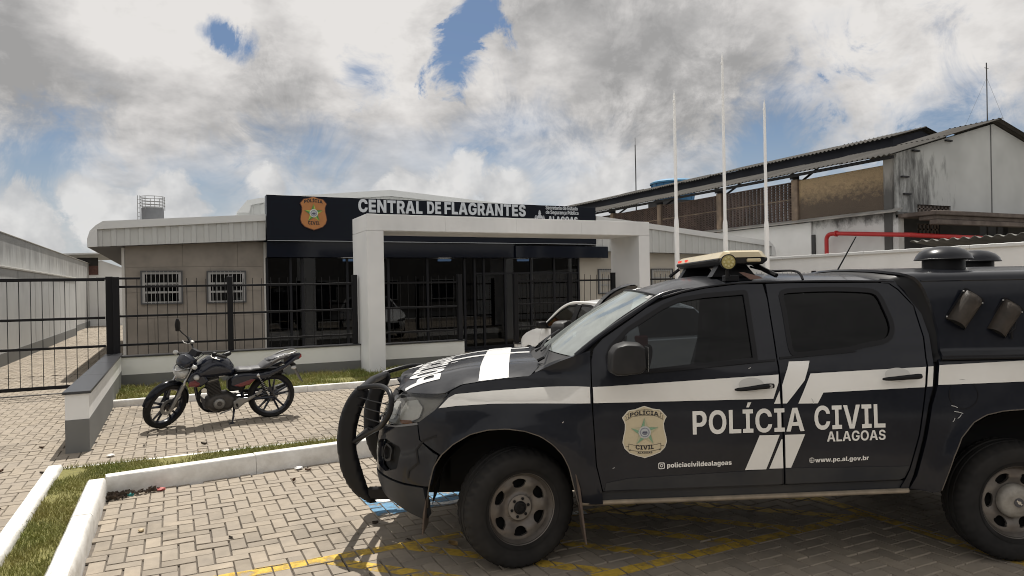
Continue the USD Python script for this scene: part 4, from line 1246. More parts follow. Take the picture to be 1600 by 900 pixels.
# aerials
AER = mat('aerial_grey', (0.10, 0.10, 0.10), .6, metal=.4)
t = thing('antenna_mast', 'thin guyed antenna mast on the ridge of the stained gable', 'antenna', (27.36, 15.62, 0))
part(t, 'mast', tube([(0, 0, 7.0), (0, 0, 9.75)], .022, 6), AER)
part(t, 'cross_arm', tube([(-.12, 0, 9.55), (.12, 0, 9.55)], .012, 5), AER)
for s in (-1, 1):
    part(t, 'guy_wire', tube([(0, 0, 9.2), (s * 1.3, 0, 7.35)], .004, 4), AER)
t = thing('lightning_rod', 'thin lightning rod standing beyond the navy sign board', 'antenna', (29.14, 40.0, 0))
part(t, 'mast', tube([(0, 0, 0), (0, 0, 11.5)], [.06, .035], 6), AER)
part(t, 'tip', tube([(0, 0, 11.5), (0, 0, 12.0)], .015, 5), AER)

# ------------------------------------------------------------------ across the street, seen only as reflections
t = thing('opposite_building', 'long plain building across the street', 'building')
OB = mat('opposite_wall', (0.085, 0.08, 0.075), .9, var=.15, scale=.6)
part(t, 'wall', box(-18, 34, -24, -16, -.05, 6.2), OB, smooth=False)
part(t, 'roof', box(-18.4, 34.4, -24.4, -15.6, 6.2, 6.5), ROOFM, smooth=False)
for k in range(10):
    x = -14 + 4.6 * k
    wd = part(t, 'window', box(x, x + 1.8, -16.0, -15.96, 1.0, 2.4), DARKF, smooth=False)
    part(wd, 'frame', cat(box(x - .06, x, -16, -15.9, .94, 2.46), box(x + 1.8, x + 1.86, -16, -15.9, .94, 2.46), box(x, x + 1.8, -16, -15.9, 2.4, 2.46), box(x, x + 1.8, -16, -15.9, .94, 1.0)), BARW, smooth=False)
top('street', box(-60, 80, -15.4, -4.6, -.06, -.02), mat('asphalt', (0.05, 0.05, 0.05), .9, var=.2, scale=5), kind='structure')
top('pavement', box(-60, 80, -4.59, -3.21, -.06, -.012), mat('concrete_walk', (0.3, 0.29, 0.27), .9, var=.15, scale=2), kind='structure')
# ------------------------------------------------------------------ the black police pickup
# truck frame: x towards the tail from the front axle, y away from the near (left) side, z up
PT_POS, PT_ROT = (2.24195, 4.62716, 0.0), -0.46429
PAINT = mat('black_car_paint', (0.0045, 0.0056, 0.0090), 0.30, spec=0.18, coat=0.36, coat_rough=0.09, var=0.25, scale=2.2, dirt=(0.05, 0.047, 0.045), dirt_scale=1.1, dirt_amt=0.14, rvar=0.08)
PAINT_G = mat('dusty_lower_paint', (0.017, 0.019, 0.023), 0.5, spec=0.25, coat=0.08, coat_rough=0.3, var=0.2, scale=3, dirt=(0.08, 0.072, 0.06), dirt_scale=2.0, dirt_amt=0.35)
PLAST = mat('black_plastic', (0.011, 0.011, 0.012), 0.5, spec=0.3, var=0.15, scale=6, dirt=(0.07, 0.065, 0.06), dirt_scale=3, dirt_amt=0.25)
TRIMK = mat('black_rubber_trim', (0.005, 0.005, 0.006), 0.4, spec=0.25)
VINYL = mat('white_vinyl', (0.72, 0.71, 0.675), 0.42, coat=0.3, var=0.03, scale=2.5, dirt=(0.50, 0.47, 0.41), dirt_scale=1.6, dirt_amt=0.35)
VINYLH = mat('white_hood_vinyl', (0.66, 0.66, 0.65), 0.4, coat=0.2, var=0.02)
TGLASS = glass('tinted_car_glass', (0.05, 0.058, 0.064), 1.5, boost=.5)
def dusty_glass(name, tint, ior, dust, amt):
    N = {'t': ('transparent_bsdf', {'color': tint}), 'g': ('glossy_bsdf', {'color': (.95, 1, .99), 'roughness': 0.01}), 'f': ('fresnel', {'IOR': ior}), 'm': ('mix_closure', {}), 'd': ('diffuse_bsdf', {'color': dust}), 'm2': ('mix_closure', {'fac': amt}),
         'ge': ('geometry', {}), 'n': ('noise_texture', {'scale': 5.0, 'detail': 5.0}), 'r': ('map_range', {'from_min': .3, 'from_max': .7, 'to_min': amt * .75, 'to_max': amt * 1.25})}
    L = [('f.fac', 'm.fac'), ('t.BSDF', 'm.closure1'), ('g.BSDF', 'm.closure2'), ('m.closure', 'm2.closure1'), ('d.BSDF', 'm2.closure2'), ('ge.position', 'n.vector'), ('n.fac', 'r.value'), ('r.result', 'm2.fac')]
    return usdkit.material(stage, f'/World/Looks/{name}', N, L, surface='m2.closure')


WSHIELD = dusty_glass('windscreen_glass', (0.17, 0.21, 0.205), 3.0, (0.66, 0.72, 0.70), 0.17)
CLEAR = glass('clear_lens', (0.80, 0.80, 0.77), 1.5)
CHROME = mat('worn_chrome', (0.55, 0.55, 0.55), 0.22, metal=1.0)
REFL = mat('lamp_reflector', (0.74, 0.735, 0.72), 0.4, metal=0.15)
RUBBER = mat('tyre_rubber', (0.016, 0.0155, 0.0155), 0.85, spec=0.2, var=0.3, scale=14, dirt=(0.045, 0.041, 0.036), dirt_scale=4, dirt_amt=0.35, bump=0.001, bscale=160)
STEEL = mat('dusty_steel_rim', (0.185, 0.172, 0.158), 0.42, metal=0.6, var=0.25, scale=9, dirt=(0.075, 0.05, 0.035), dirt_scale=6, dirt_amt=0.6)
UNDER = mat('underbody_black', (0.006, 0.006, 0.006), 0.9)
GAPK = mat('gap_black', (0.003, 0.003, 0.003), 0.9)
CABIN = mat('cabin_grey', (0.11, 0.11, 0.112), 0.85)
CABIN_D = mat('cabin_dark', (0.035, 0.035, 0.037), 0.85)

Wb = PchipInterpolator([.25, .30, .45, .60, .85, 1.02, 1.12, 1.205, 1.25, 1.32, 1.5, 1.66, 1.74, 1.80], [.85, .865, .905, .925, .937, .933, .922, .905, .890, .872, .815, .762, .728, .70])
Wf = PchipInterpolator([.25, .30, .45, .60, .85, .98, 1.05, 1.10, 1.15, 1.20, 1.26, 1.30, 1.4], [.85, .865, .905, .925, .937, .928, .905, .875, .838, .825, .85, .862, .85])
DX = PchipInterpolator([.2, .28, .40, .52, .65, .80, .92, 1.0, 1.08, 1.2], [.16, .11, .03, .0, .0, .025, .06, .10, .16, .26])
_t = np.linspace(0, PI / 2, 60)
_arc = np.vstack([np.stack([-0.35 - .58 * np.sin(_t), -.37 - .56 * np.cos(_t)], 1), np.stack([-.93 - .045 * np.linspace(0, 1, 12)[1:] ** .8, np.linspace(-.37, 0, 12)[1:]], 1)])
_arcs = np.concatenate([[0], np.cumsum(np.linalg.norm(np.diff(_arc, axis=0), axis=1))])
AXR = 3.047


def shell(u, z):
    u, z = np.asarray(u, float), np.asarray(z, float)
    k = np.clip((u - .30) / .25, 0, 1)
    Wz = Wb(z) * k + Wf(z) * (1 - k)
    flare = 0
    for ax, zc in ((0.0, .37), (AXR, .39)):
        r = np.hypot(u - ax, z - zc)
        flare = flare + .022 * np.exp(-((r - .50) / .055) ** 2) * np.clip((z - .3) / .15, 0, 1)
    crease = .006 * np.exp(-((z - 1.215) / .022) ** 2) * (u > .35)
    side = np.stack([u, -(Wz + flare + crease), z], -1)
    s = np.clip(-.35 - u, 0, _arcs[-1])
    px, py = np.interp(s, _arcs, _arc[:, 0]), np.interp(s, _arcs, _arc[:, 1])
    wt = np.clip((-.35 - px) / .58, 0, 1) ** 1.4
    front = np.stack([px + DX(z) * wt, py * (Wf(z) + flare) / .93, z], -1)
    return np.where((u >= -.35)[..., None], side, front)


def shell_n(u, z):
    e = 1e-3
    a = shell(np.asarray(u) + e, z) - shell(np.asarray(u) - e, z)
    b_ = shell(u, np.asarray(z) + e) - shell(u, np.asarray(z) - e)
    n = np.cross(a, b_)
    return n / np.maximum(np.linalg.norm(n, axis=-1, keepdims=True), 1e-12)


CELL = .05


def skin(poly, off=0.0, flange=0.0, cell=CELL, surf=shell, nrm=shell_n):
    """A piece of the body's side: a polygon in (length along the side, height) laid on the body, its edges turned inwards by flange."""
    pts, f = gridcut(poly, cell)
    v = surf(pts[:, 0], pts[:, 1]) + nrm(pts[:, 0], pts[:, 1]) * off
    ms = [tm(v, f)]
    if flange:
        for p in polys(poly):
            for ring in [p.exterior] + list(p.interiors):
                n = max(8, int(ring.length / .035))
                q = np.array([ring.interpolate(k / n, normalized=True).coords[0] for k in range(n)])
                cs = np.array(ring.coords)[:-1]
                ds = np.sort(np.concatenate([[ring.project(Point(*c)) for c in cs], np.linspace(0, ring.length, n, endpoint=False)]))
                q = np.array([ring.interpolate(d).coords[0] for d in ds])
                o = surf(q[:, 0], q[:, 1]) + nrm(q[:, 0], q[:, 1]) * off
                i = o - nrm(q[:, 0], q[:, 1]) * flange
                g_ = grid(np.stack([np.vstack([o, o[:1]]), np.vstack([i, i[:1]])], 1))
                a = g_.triangles[0]
                ms.append(g_)
    return cat(ms)


truck = thing('police_pickup', 'black double-cab police pickup with white stripes, bull bar and siren bar', 'pickup truck', PT_POS, PT_ROT)


def both(name, mesh, m, parent=None, smooth=40, far=True, label=None):
    a = part(parent or truck, name, mesh, m, smooth, label)
    b_ = part(parent or truck, name, mirror_y(mesh), m, smooth) if far else None
    return a, b_


P_ = Polygon
arch_f = [(-.555, .229), (-.542, .379), (-.517, .52), (-.485, .637), (-.435, .715), (-.36, .782), (-.254, .842), (-.146, .868), (-.03, .872), (.078, .856), (.17, .823), (.246, .768), (.301, .705), (.338, .625), (.365, .506), (.393, .395)]
arch_r = [(2.565, .455), (2.596, .554), (2.627, .66), (2.675, .775), (2.75, .863), (2.828, .907), (2.931, .930), (3.047, .937)]
arch_r = arch_r + [(2 * AXR - x, z) for x, z in reversed(arch_r[:-1])]

fender = P_([(-.375, 1.092), (-.48, .985), (-.60, .905), (-.575, .80), (-.47, .735)] + arch_f[4:] + [(.40, .392), (.540, .394), (.534, .478), (.498, .638), (.481, .964), (.480, 1.13), (.482, 1.325), (.385, 1.294), (.30, 1.262), (.20, 1.218), (.10, 1.170), (-.10, 1.150), (-.30, 1.126)]).buffer(0)
fn, ff = both('fender', skin(fender, 0, .03), PAINT)
hole_f = rounded([(.60, 1.232), (.585, 1.29), (.61, 1.345), (.72, 1.450), (.94, 1.580), (1.05, 1.625), (1.21, 1.648), (1.468, 1.665), (1.482, 1.252), (.85, 1.197), (.64, 1.192)], .012)
door_f = P_([(.487, 1.13), (.488, .964), (.505, .638), (.541, .479), (.56, .473), (1.60, .500), (1.628, .508), (1.6185, .778), (1.6135, 1.06), (1.6045, 1.309), (1.5955, 1.62), (1.582, 1.712), (1.424, 1.712), (1.222, 1.690), (1.072, 1.662), (.96, 1.628), (.846, 1.578), (.72, 1.494), (.56, 1.392), (.505, 1.335), (.488, 1.27)])
hole_r = rounded([tuple(q) for q in smoothpath([(1.685, 1.60), (1.69, 1.655), (1.74, 1.668), (2.20, 1.664), (2.275, 1.645), (2.312, 1.56), (2.333, 1.42), (2.31, 1.372), (2.20, 1.335), (2.05, 1.305), (1.78, 1.280), (1.71, 1.285), (1.695, 1.34)], 60, True)], .01)
door_r = P_([(1.602, 1.712), (1.776, 1.714), (2.30, 1.706), (2.365, 1.698), (2.41, 1.66), (2.485, 1.56), (2.508, 1.369), (2.497, 1.194), (2.47, 1.046), (2.428, .791), (2.374, .586), (2.35, .535), (2.32, .520), (1.66, .503), (1.637, .506), (1.627, .778), (1.622, 1.06), (1.613, 1.309), (1.604, 1.62)])
cabpil = P_([(2.32, 1.704), (2.372, 1.702), (2.418, 1.665), (2.494, 1.56), (2.517, 1.369), (2.506, 1.194), (2.479, 1.046), (2.437, .791), (2.383, .586), (2.36, .53), (2.33, .470), (2.375, .470), (2.40, .545), (2.45, .76), (2.49, .97), (2.525, 1.09), (2.545, 1.24), (2.548, 1.388), (2.519, 1.569), (2.476, 1.675), (2.43, 1.722), (2.32, 1.732)]).buffer(0)
bed = P_([(2.578, 1.24), (2.556, 1.093), (2.514, .969), (2.477, .764), (2.425, .545), (2.386, .466), (2.52, .440)] + arch_r + [(3.60, .455), (4.10, .50), (4.20, .62), (4.22, 1.24)])
dn = part(truck, 'front_door', skin(door_f.difference(hole_f), 0, .03), PAINT, 40)
rn, rf = both('rear_door', skin(door_r.difference(hole_r), 0, .03), PAINT)
both('cab_pillar', skin(cabpil, 0, .03), PAINT)
bn, bf = both('cargo_bed_side', skin(bed, 0, .03), PAINT)
# thin worn lips of the wheel arches
LIP = mat('worn_arch_lip', (0.10, 0.085, 0.07), 0.7, var=0.4, scale=12)
for pth, par in ((arch_f, (fn, ff)), (arch_r, (bn, bf))):
    q = np.array(pth[1:] if pth is arch_f else pth)
    ls = LineString(q)
    qq = np.array([ls.interpolate(k / 50, normalized=True).coords[0] for k in range(51)])
    s_ = shell(qq[:, 0], qq[:, 1]) + np.array([0, .002, 0])
    m = tube(s_, .0042, 5)
    part(par[0], 'arch_lip', m, LIP)
    part(par[1], 'arch_lip', mirror_y(m), LIP)
# far front door stands open: hinged at its front edge
HX, HY, OPEN = .49, .915, math.radians(61)


def opened(m):
    m = mirror_y(m)
    m.apply_translation((-HX, -HY, 0))
    m.apply_transform(trimesh.transformations.rotation_matrix(OPEN, (0, 0, 1)))
    m.apply_translation((HX + .01, HY + .02, .022))
    return m


df = part(truck, 'front_door', opened(skin(door_f.difference(hole_f), 0, .03)), PAINT, 40, label='open far front door')
inner_door = P_([(.53, 1.16), (.55, .52), (1.58, .54), (1.57, 1.20)])
part(df, 'door_lining', opened(skin(inner_door, -.10)), mat('door_lining_grey', (0.20, 0.20, 0.205), .8), 40)
part(df, 'door_edge', opened(skin(door_f.difference(hole_f.buffer(-.01)).difference(inner_door), -.05)), PLAST, 40)
# glass and trims of the windows
for nm, hl, dr_n in (('front', hole_f, dn), ('rear', hole_r, rn)):
    ring = hl.buffer(.012, join_style='round').difference(hl.buffer(-.016))
    part(dr_n, 'window_seal', skin(ring, .004, .012), TRIMK, 40)
    part(dr_n, 'window_glass', skin(hl.buffer(-.010), -.010), TGLASS, 40)
part(rf, 'window_seal', mirror_y(skin(hole_r.buffer(.012).difference(hole_r.buffer(-.016)), .004, .012)), TRIMK, 40)
part(rf, 'window_glass', mirror_y(skin(hole_r.buffer(-.010), -.010)), TGLASS, 40)
part(df, 'window_seal', opened(skin(hole_f.buffer(.012).difference(hole_f.buffer(-.016)), .004, .012)), TRIMK, 40)
part(df, 'window_glass', opened(skin(hole_f.buffer(-.010), -.010)), TGLASS, 40)
part(dn, 'mirror_sail', skin(P_([(.598, 1.205), (.592, 1.29), (.612, 1.338), (.70, 1.425), (.715, 1.212), (.66, 1.202)]), -.004, .01), TRIMK, 40)
part(dn, 'belt_moulding', skin(P_([(.70, 1.182), (.86, 1.189), (1.598, 1.244), (1.598, 1.256), (.86, 1.202), (.70, 1.195)]), .006, .01), TRIMK, 40)
part(rn, 'belt_moulding', skin(P_([(1.625, 1.254), (2.08, 1.288), (2.10, 1.296), (1.625, 1.267)]), .006, .01), TRIMK, 40)


def strip(name, poly, m=VINYL, off=.0022, parent=None):
    return part(parent or truck, name, skin(poly.buffer(0), off), m, 40)


# white stripes and marks along the side
strip('white_stripe', P_([(-.455, .996), (-.34, 1.009), (-.121, 1.018), (.096, 1.017), (.385, 1.012), (.472, 1.013), (.473, 1.108), (.389, 1.111), (.171, 1.106), (-.12, 1.091), (-.345, 1.075), (-.39, 1.055)]), parent=fn)
strip('white_stripe', P_([(.491, 1.014), (1.568, 1.023), (1.604, 1.118), (1.609, 1.165), (.491, 1.108)]), parent=dn)
strip('white_slash', P_([(1.6245, 1.10), (1.679, 1.240), (1.803, 1.242), (1.762, 1.129), (1.647, .994), (1.6235, .994)]), parent=rn)
strip('white_slash', P_([(1.571, .993), (1.609, .993), (1.607, 1.07)]), parent=dn)
strip('white_stripe', P_([(1.80, 1.168), (2.493, 1.1965), (2.474, 1.077), (1.868, 1.055), (1.832, .992), (1.716, .992)]), parent=rn)
strip('white_slash', P_([(1.481, .806), (1.600, .807), (1.52, .599), (1.393, .596)]), parent=dn)
strip('white_slash', P_([(1.632, .806), (1.752, .809), (1.669, .606), (1.637, .606)]), parent=rn)
strip('white_slash', P_([(1.617, .780), (1.610, .780), (1.539, .602), (1.622, .604)]), parent=dn)
strip('white_stripe', P_([(2.507, 1.198), (2.538, 1.199), (2.521, 1.081), (2.488, 1.079)]))
strip('white_stripe', P_([(2.573, 1.205), (2.554, 1.088), (3.06, 1.100), (4.21, 1.13), (4.21, 1.25), (3.06, 1.222)]), parent=bn)


def letter(text, x0, x1, z0, z1, dz=0.0, name='lettering', weight=800, m=VINYL, cell=CELL, off=.0032):
    """Words laid on the side, baseline from (x0, z0) rising by dz, capitals up to z1."""
    g_ = glyphs(text, 1.0, weight)
    a, b_, c, d = g_.bounds
    cap = fit(glyphs('L', 1.0, weight)).bounds[3]
    s_ = (z1 - z0) / cap
    g_ = affinity.scale(affinity.translate(g_, -a, 0), (x1 - x0) / (c - a), s_, origin=(0, 0))
    g_ = shapely.transform(g_, lambda q: np.stack([x0 + q[:, 0], z0 + q[:, 1] + dz * q[:, 0] / (x1 - x0)], 1))
    return part(truck, name, skin(g_.buffer(0), off, cell=cell), m, 40)


letter('POLÍCIA', 1.082, 1.748, .817, .957, .011, weight=700)
letter('CIVIL', 1.809, 2.23, .834, .975, .008, weight=700)
letter('ALAGOAS', 1.882, 2.23, .762, .822, .006, weight=700)
letter('policiacivildealagoas', .926, 1.313, .618, .647, .012, weight=850, name='small_lettering')
letter('www.pc.al.gov.br', 1.812, 2.132, .637, .664, .010, weight=850, name='small_lettering')
cam_ic = rounded([(.873, .610), (.913, .611), (.913, .651), (.873, .650)], .010)
cam_ic = cam_ic.difference(rounded([(.878, .615), (.908, .616), (.908, .646), (.878, .645)], .007)).union(Point(.893, .631).buffer(.0095).difference(Point(.893, .631).buffer(.0055))).union(Point(.903, .641).buffer(.002))
strip('camera_icon', cam_ic, off=.0032)
gl = Point(1.792, .650).buffer(.0165)
gl = gl.difference(Point(1.792, .650).buffer(.0145)).union(union_all([LineString([(1.776, .650), (1.808, .650)]).buffer(.0009), LineString([(1.792, .634), (1.792, .666)]).buffer(.0009), affinity.scale(Point(1.792, .650).buffer(.0155), .5, 1).boundary.buffer(.0009)]))
strip('globe_icon', gl, off=.0032)
BT_ = {'rim': mat('badge_cream', (0.62, 0.585, 0.50), .5), 'field': mat('badge_tan', (0.50, 0.43, 0.29), .5, var=.06, scale=8), 'ink': BM['ink'], 'star1': mat('star_pale', (0.40, 0.38, 0.25), .5), 'star2': mat('star_pale_green', (0.17, 0.30, 0.19), .5), 'ring': mat('badge_pale', (0.47, 0.46, 0.43), .5),
       'core': mat('badge_pale_blue', (0.40, 0.42, 0.43), .5), 'ink2': BM['ink2']}
bdg = None
for k, (nm, shp, key) in enumerate(badge_shapes(.275, .315)):
    shp = shapely.transform(shp, lambda q: np.stack([.793 + q[:, 0], .836 + q[:, 1] + .015 * q[:, 0]], 1))
    m_ = skin(shp.buffer(0), .003 + .0008 * k)
    if bdg is None:
        bdg = part(truck, 'door_badge', m_, BT_[key], 40)
    else:
        part(bdg, nm, m_, BT_[key], 40)
# round fuel flap and scratches
strip('fuel_flap_seam', Point(2.70, 1.03).buffer(.088).difference(Point(2.70, 1.03).buffer(.083)), TRIMK, .002, bn)
SCR = mat('paint_scratch', (0.45, 0.45, 0.44), .7)
for (x, z, dx, dz) in ((2.625, .965, .035, -.012), (2.64, .93, .05, -.012), (2.66, .89, .02, .02), (2.63, .87, .012, .02), (1.795, 1.02, .012, -.03), (1.43, 1.205, .012, .004), (.60, .62, .01, .004), (.30, .9, .008, .006)):
    strip('scratch', LineString([(x, z), (x + dx * .5, z + dz * .3), (x + dx, z + dz)]).buffer(.0019), SCR, .0045)
# dusty lower parts of the doors
part(dn, 'lower_cladding', skin(P_([(.547, .482), (1.617, .507), (1.613, .602), (1.45, .592), (.70, .555), (.56, .528)]), .0035, .006), PAINT_G, 40)
part(rn, 'lower_cladding', skin(P_([(1.642, .508), (2.335, .528), (2.372, .605), (1.634, .603)]), .0035, .006), PAINT_G, 40)


# door handles: a dished cup and a bar
def handle(x0, z0, x1, z1, lock, parent):
    cx_, cz_ = (x0 + x1) / 2, (z0 + z1) / 2
    cup = affinity.scale(Point(cx_ - .01, cz_ + .012).buffer(1), .075, .040)
    part(parent, 'handle_cup', skin(cup, .004), mat('handle_cup_grey', (0.52, 0.51, 0.48), .5), 40)
    y = -.955
    pts = [(x0, y + .015, z0 - .005), (x0 + .03, y - .012, z0 - .001), (cx_, y - .022, cz_), (x1 - .05, y - .016, z1 - .003), (x1, y - .004, z1 - .001)]
    bar = tube(smoothpath(pts, 14), np.interp(np.linspace(0, 1, 14), [0, .1, .6, .9, 1], [.006, .0115, .015, .017, .014]), 10)
    bar.vertices[:, 1] = (bar.vertices[:, 1] - y) * .8 + y
    part(parent, 'door_handle', bar, TRIMK, 60)
    if lock:
        part(parent, 'door_lock', lathe([(0, -.003), (.0125, -.003), (.0135, 0.01), (0, .01)], 14, 'y', (x1 - .022, y - .018, z1 - .002)), CHROME)


handle(1.338, 1.088, 1.562, 1.106, True, dn)
handle(2.218, 1.136, 2.437, 1.148, False, rn)
for m_, par in ((tube(smoothpath([(1.338, .94, 1.088), (1.40, .965, 1.09), (1.56, .95, 1.106)], 8), .013, 8), df),):
    m2 = mirror_y(m_)
    part(df, 'door_handle', opened(m2), TRIMK)
part(rf, 'door_handle', tube(smoothpath([(2.218, .94, 1.136), (2.28, .972, 1.14), (2.437, .95, 1.148)], 8), .013, 8), TRIMK)


# mirrors
def mirror_parts(flip):
    pts = []
    for x, z in ((.565, 1.222), (.57, 1.33), (.60, 1.372), (.66, 1.392), (.745, 1.386), (.775, 1.36), (.782, 1.24), (.75, 1.208), (.61, 1.196)):
        pts += [(x, -1.03, z), (.67 + (x - .67) * .86, -1.165, 1.295 + (z - 1.295) * .86), (.67 + (x - .67) * .97, -1.13, 1.295 + (z - 1.295) * .97)]
    h = hull(pts)
    h = h.subdivide().subdivide()
    h = trimesh.smoothing.filter_taubin(h, iterations=6)
    arm = hull([(x, y, z) for x, y, z in ((.60, -.895, 1.20), (.70, -.895, 1.205), (.60, -.895, 1.245), (.70, -.895, 1.25), (.62, -1.06, 1.205), (.72, -1.06, 1.205), (.62, -1.06, 1.24), (.72, -1.06, 1.24))])
    gl_ = box(.784, .788, -1.15, -1.045, 1.225, 1.365, .002)
    return [flip(q) for q in (h, arm, gl_)]


for flip, par in ((lambda q: q, dn), (opened, df)):
    h, a, g_ = mirror_parts(flip)
    mm = part(par, 'side_mirror', h, PLAST, 60)
    part(par, 'mirror_arm', a, PLAST, 30)
    part(par, 'mirror_glass', g_, CHROME, 30)

# hood
ZE = PchipInterpolator([-1.1, -.95, -.85, -.73, -.55, -.42, -.31, -.115, .10, .2, .4], [.99, 1.02, 1.045, 1.062, 1.073, 1.080, 1.127, 1.150, 1.170, 1.175, 1.18])
ZC = PchipInterpolator([-1.1, -.97, -.92, -.85, -.70, -.50, -.25, 0, .15, .4], [.98, 1.03, 1.065, 1.098, 1.135, 1.178, 1.220, 1.237, 1.242, 1.245])
_hx = np.concatenate([shell(np.linspace(-1.62, -.43, 40), np.full(40, 1.06))[:, :2], [(x, -Wf(min(ZE(x), 1.2))) for x in (-.36, -.31, -.2, -.115, 0, .10)]])
_hx[:, 0] += .012
hood_half = [tuple(q) for q in _hx] + [(.15, -.745), (.178, -.66), (.165, -.5), (.14, -.25), (.13, 0)]
hood_poly = P_(hood_half + [(x, -y) for x, y in reversed(hood_half[:-1])]).buffer(0)
_yb = PchipInterpolator(*np.array(sorted({round(float(x), 3): float(-y) for x, y in hood_half if y < -.3 and x < .12}.items())).T)


def hood_z(x, y):
    a = np.abs(y)
    yb = np.where(x < .10, _yb(np.clip(x, float(_hx[:, 0].min()) + .02, .10)), .82)
    t = np.clip(a / np.maximum(yb, .35), 0, 1)
    return ZE(x) + (ZC(x) - ZE(x)) * (1 - t ** 4.2) + .009 * np.exp(-((a - .615 + .05 * (x + .3)) / .045) ** 2) * np.clip((x + .8) / .3, 0, 1)


def hood_surf(x, y):
    return np.stack([x, y, hood_z(x, y)], -1)


def hood_n(x, y):
    e = 2e-3
    a, b_ = hood_surf(x + e, y) - hood_surf(x - e, y), hood_surf(x, y + e) - hood_surf(x, y - e)
    n = np.cross(a, b_)
    return n / np.linalg.norm(n, axis=-1, keepdims=True)


hood = part(truck, 'hood', skin(hood_poly.buffer(-.004), 0, .03, surf=hood_surf, nrm=hood_n), PAINT, 50)
hs = lambda nm, pl, off=.002: part(hood, nm, skin(pl.intersection(hood_poly.buffer(-.008)), off, surf=hood_surf, nrm=hood_n), VINYLH, 50)
hs('white_block', sbox(-.205, -.835, -.02, -.04))
hs('white_block', sbox(-.205, .04, -.02, .835))
hs('white_band', sbox(-.46, -.036, .12, .052))
hs('white_band', sbox(-.78, .36, .12, .47))
hs('white_band', sbox(-.80, -.47, -.70, .36).intersection(sbox(-.80, .14, -.70, .36)))
tx = glyphs('POLÍCIA', .225, 800)
tx = fit(tx, 1.02)
tx = shapely.transform(tx, lambda q: np.stack([-.685 + q[:, 1], -.705 + q[:, 0]], 1)).buffer(0)
hs('lettering', tx, .0028)

# front end: bumper, grille, lamps
bump_up = P_([(-.555, .515), (-.517, .52), (-.485, .637), (-.455, .712), (-.49, .728), (-.585, .80), (-.605, .892), (-.80, .862), (-1.0, .845), (-1.2, .85), (-1.6, .85), (-1.6, .56), (-.9, .535), (-.7, .52)])
fog = rounded([(-.76, .60), (-.72, .74), (-.90, .77), (-1.04, .74), (-1.04, .585), (-.90, .56)], .03)
nose = P_([(-1.6, .56), (-1.14, .56), (-1.12, .80), (-1.6, .80)])
bb = part(truck, 'front_bumper', skin(bump_up.difference(fog).difference(nose), 0, .03), PAINT, 40)
part(bb, 'bumper_half', mirror_y(skin(bump_up.difference(fog).difference(nose), 0, .03)), PAINT, 40)
for mf in (lambda q: q, mirror_y):
    part(bb, 'fog_recess', mf(skin(fog.buffer(.012), -.05)), GAPK, 40)
    part(bb, 'fog_ring', mf(skin(rounded([(-.86, .63), (-.84, .72), (-.94, .74), (-.98, .68), (-.95, .61)], .03).difference(rounded([(-.87, .645), (-.855, .71), (-.935, .725), (-.965, .68), (-.94, .625)], .02)), -.02, .02)), PLAST, 40)
    part(bb, 'fog_louvre', mf(skin(sbox(-1.03, .63, -.99, .70), -.02, .02)), PLAST, 40)
    part(bb, 'lower_intake', mf(skin(nose.buffer(.01), -.045)), GAPK, 40)
    part(bb, 'valance', mf(skin(P_([(-.553, .31), (-.545, .40), (-.556, .505), (-.7, .508), (-.9, .523), (-1.6, .548), (-1.6, .40), (-1.1, .39), (-.85, .36), (-.70, .315), (-.6, .295)]), .004, .04)), PAINT_G, 40)
    part(bb, 'body_line', mf(skin(LineString([(-.47, .83), (-.55, .80), (-.60, .74), (-.585, .66), (-.66, .60), (-.665, .56)]).buffer(.006), .004)), TRIMK, 40)
grl = P_([(-1.2, .86), (-1.6, .86), (-1.6, 1.0), (-1.2, 1.005)])
for mf in (lambda q: q, mirror_y):
    part(bb, 'grille_back', mf(skin(grl, -.04)), GAPK, 40)
    for k in range(4):
        part(bb, 'grille_bar', mf(skin(sbox(-1.6, .868 + .036 * k, -1.2, .884 + .036 * k), -.005, .03)), PLAST if k != 2 else CHROME, 40)
lamp = rounded([(-.378, 1.088), (-.485, .992), (-.61, .908), (-.80, .872), (-1.0, .856), (-1.18, .868), (-1.18, 1.0), (-1.0, 1.035), (-.75, 1.072), (-.50, 1.078)], .008)
refl = rounded([(-.62, .93), (-.60, 1.0), (-.68, 1.045), (-.80, 1.03), (-.84, .95), (-.80, .895), (-.70, .90)], .03)
for mf in (lambda q: q, mirror_y):
    hl_ = part(truck, 'headlight', mf(skin(lamp, -.045)), mat('lamp_housing', (0.30, 0.29, 0.275), .45, metal=.1), 40)
    part(hl_, 'reflector', mf(skin(refl, -.030, .01)), REFL, 40)
    part(hl_, 'reflector', mf(skin(rounded([(-.90, .90), (-.90, 1.02), (-1.0, 1.01), (-1.06, .96), (-1.02, .885)], .025), -.030, .01)), REFL, 40)
    part(hl_, 'indicator', mf(skin(rounded([(-.66, .89), (-.78, .882), (-.80, .905), (-.68, .912)], .006), -.020)), mat('amber_lens', (0.24, 0.10, 0.04), .3), 40)
    part(hl_, 'lens', mf(skin(lamp.buffer(-.003), .001)), CLEAR, 40)
    part(hl_, 'lamp_trim', mf(skin(P_([(-.61, .904), (-.80, .868), (-1.0, .852), (-1.18, .864), (-1.18, .853), (-1.0, .841), (-.80, .857), (-.60, .892)]), .004, .008)), mat('lamp_trim_grey', (0.12, 0.12, 0.125), .35), 40)

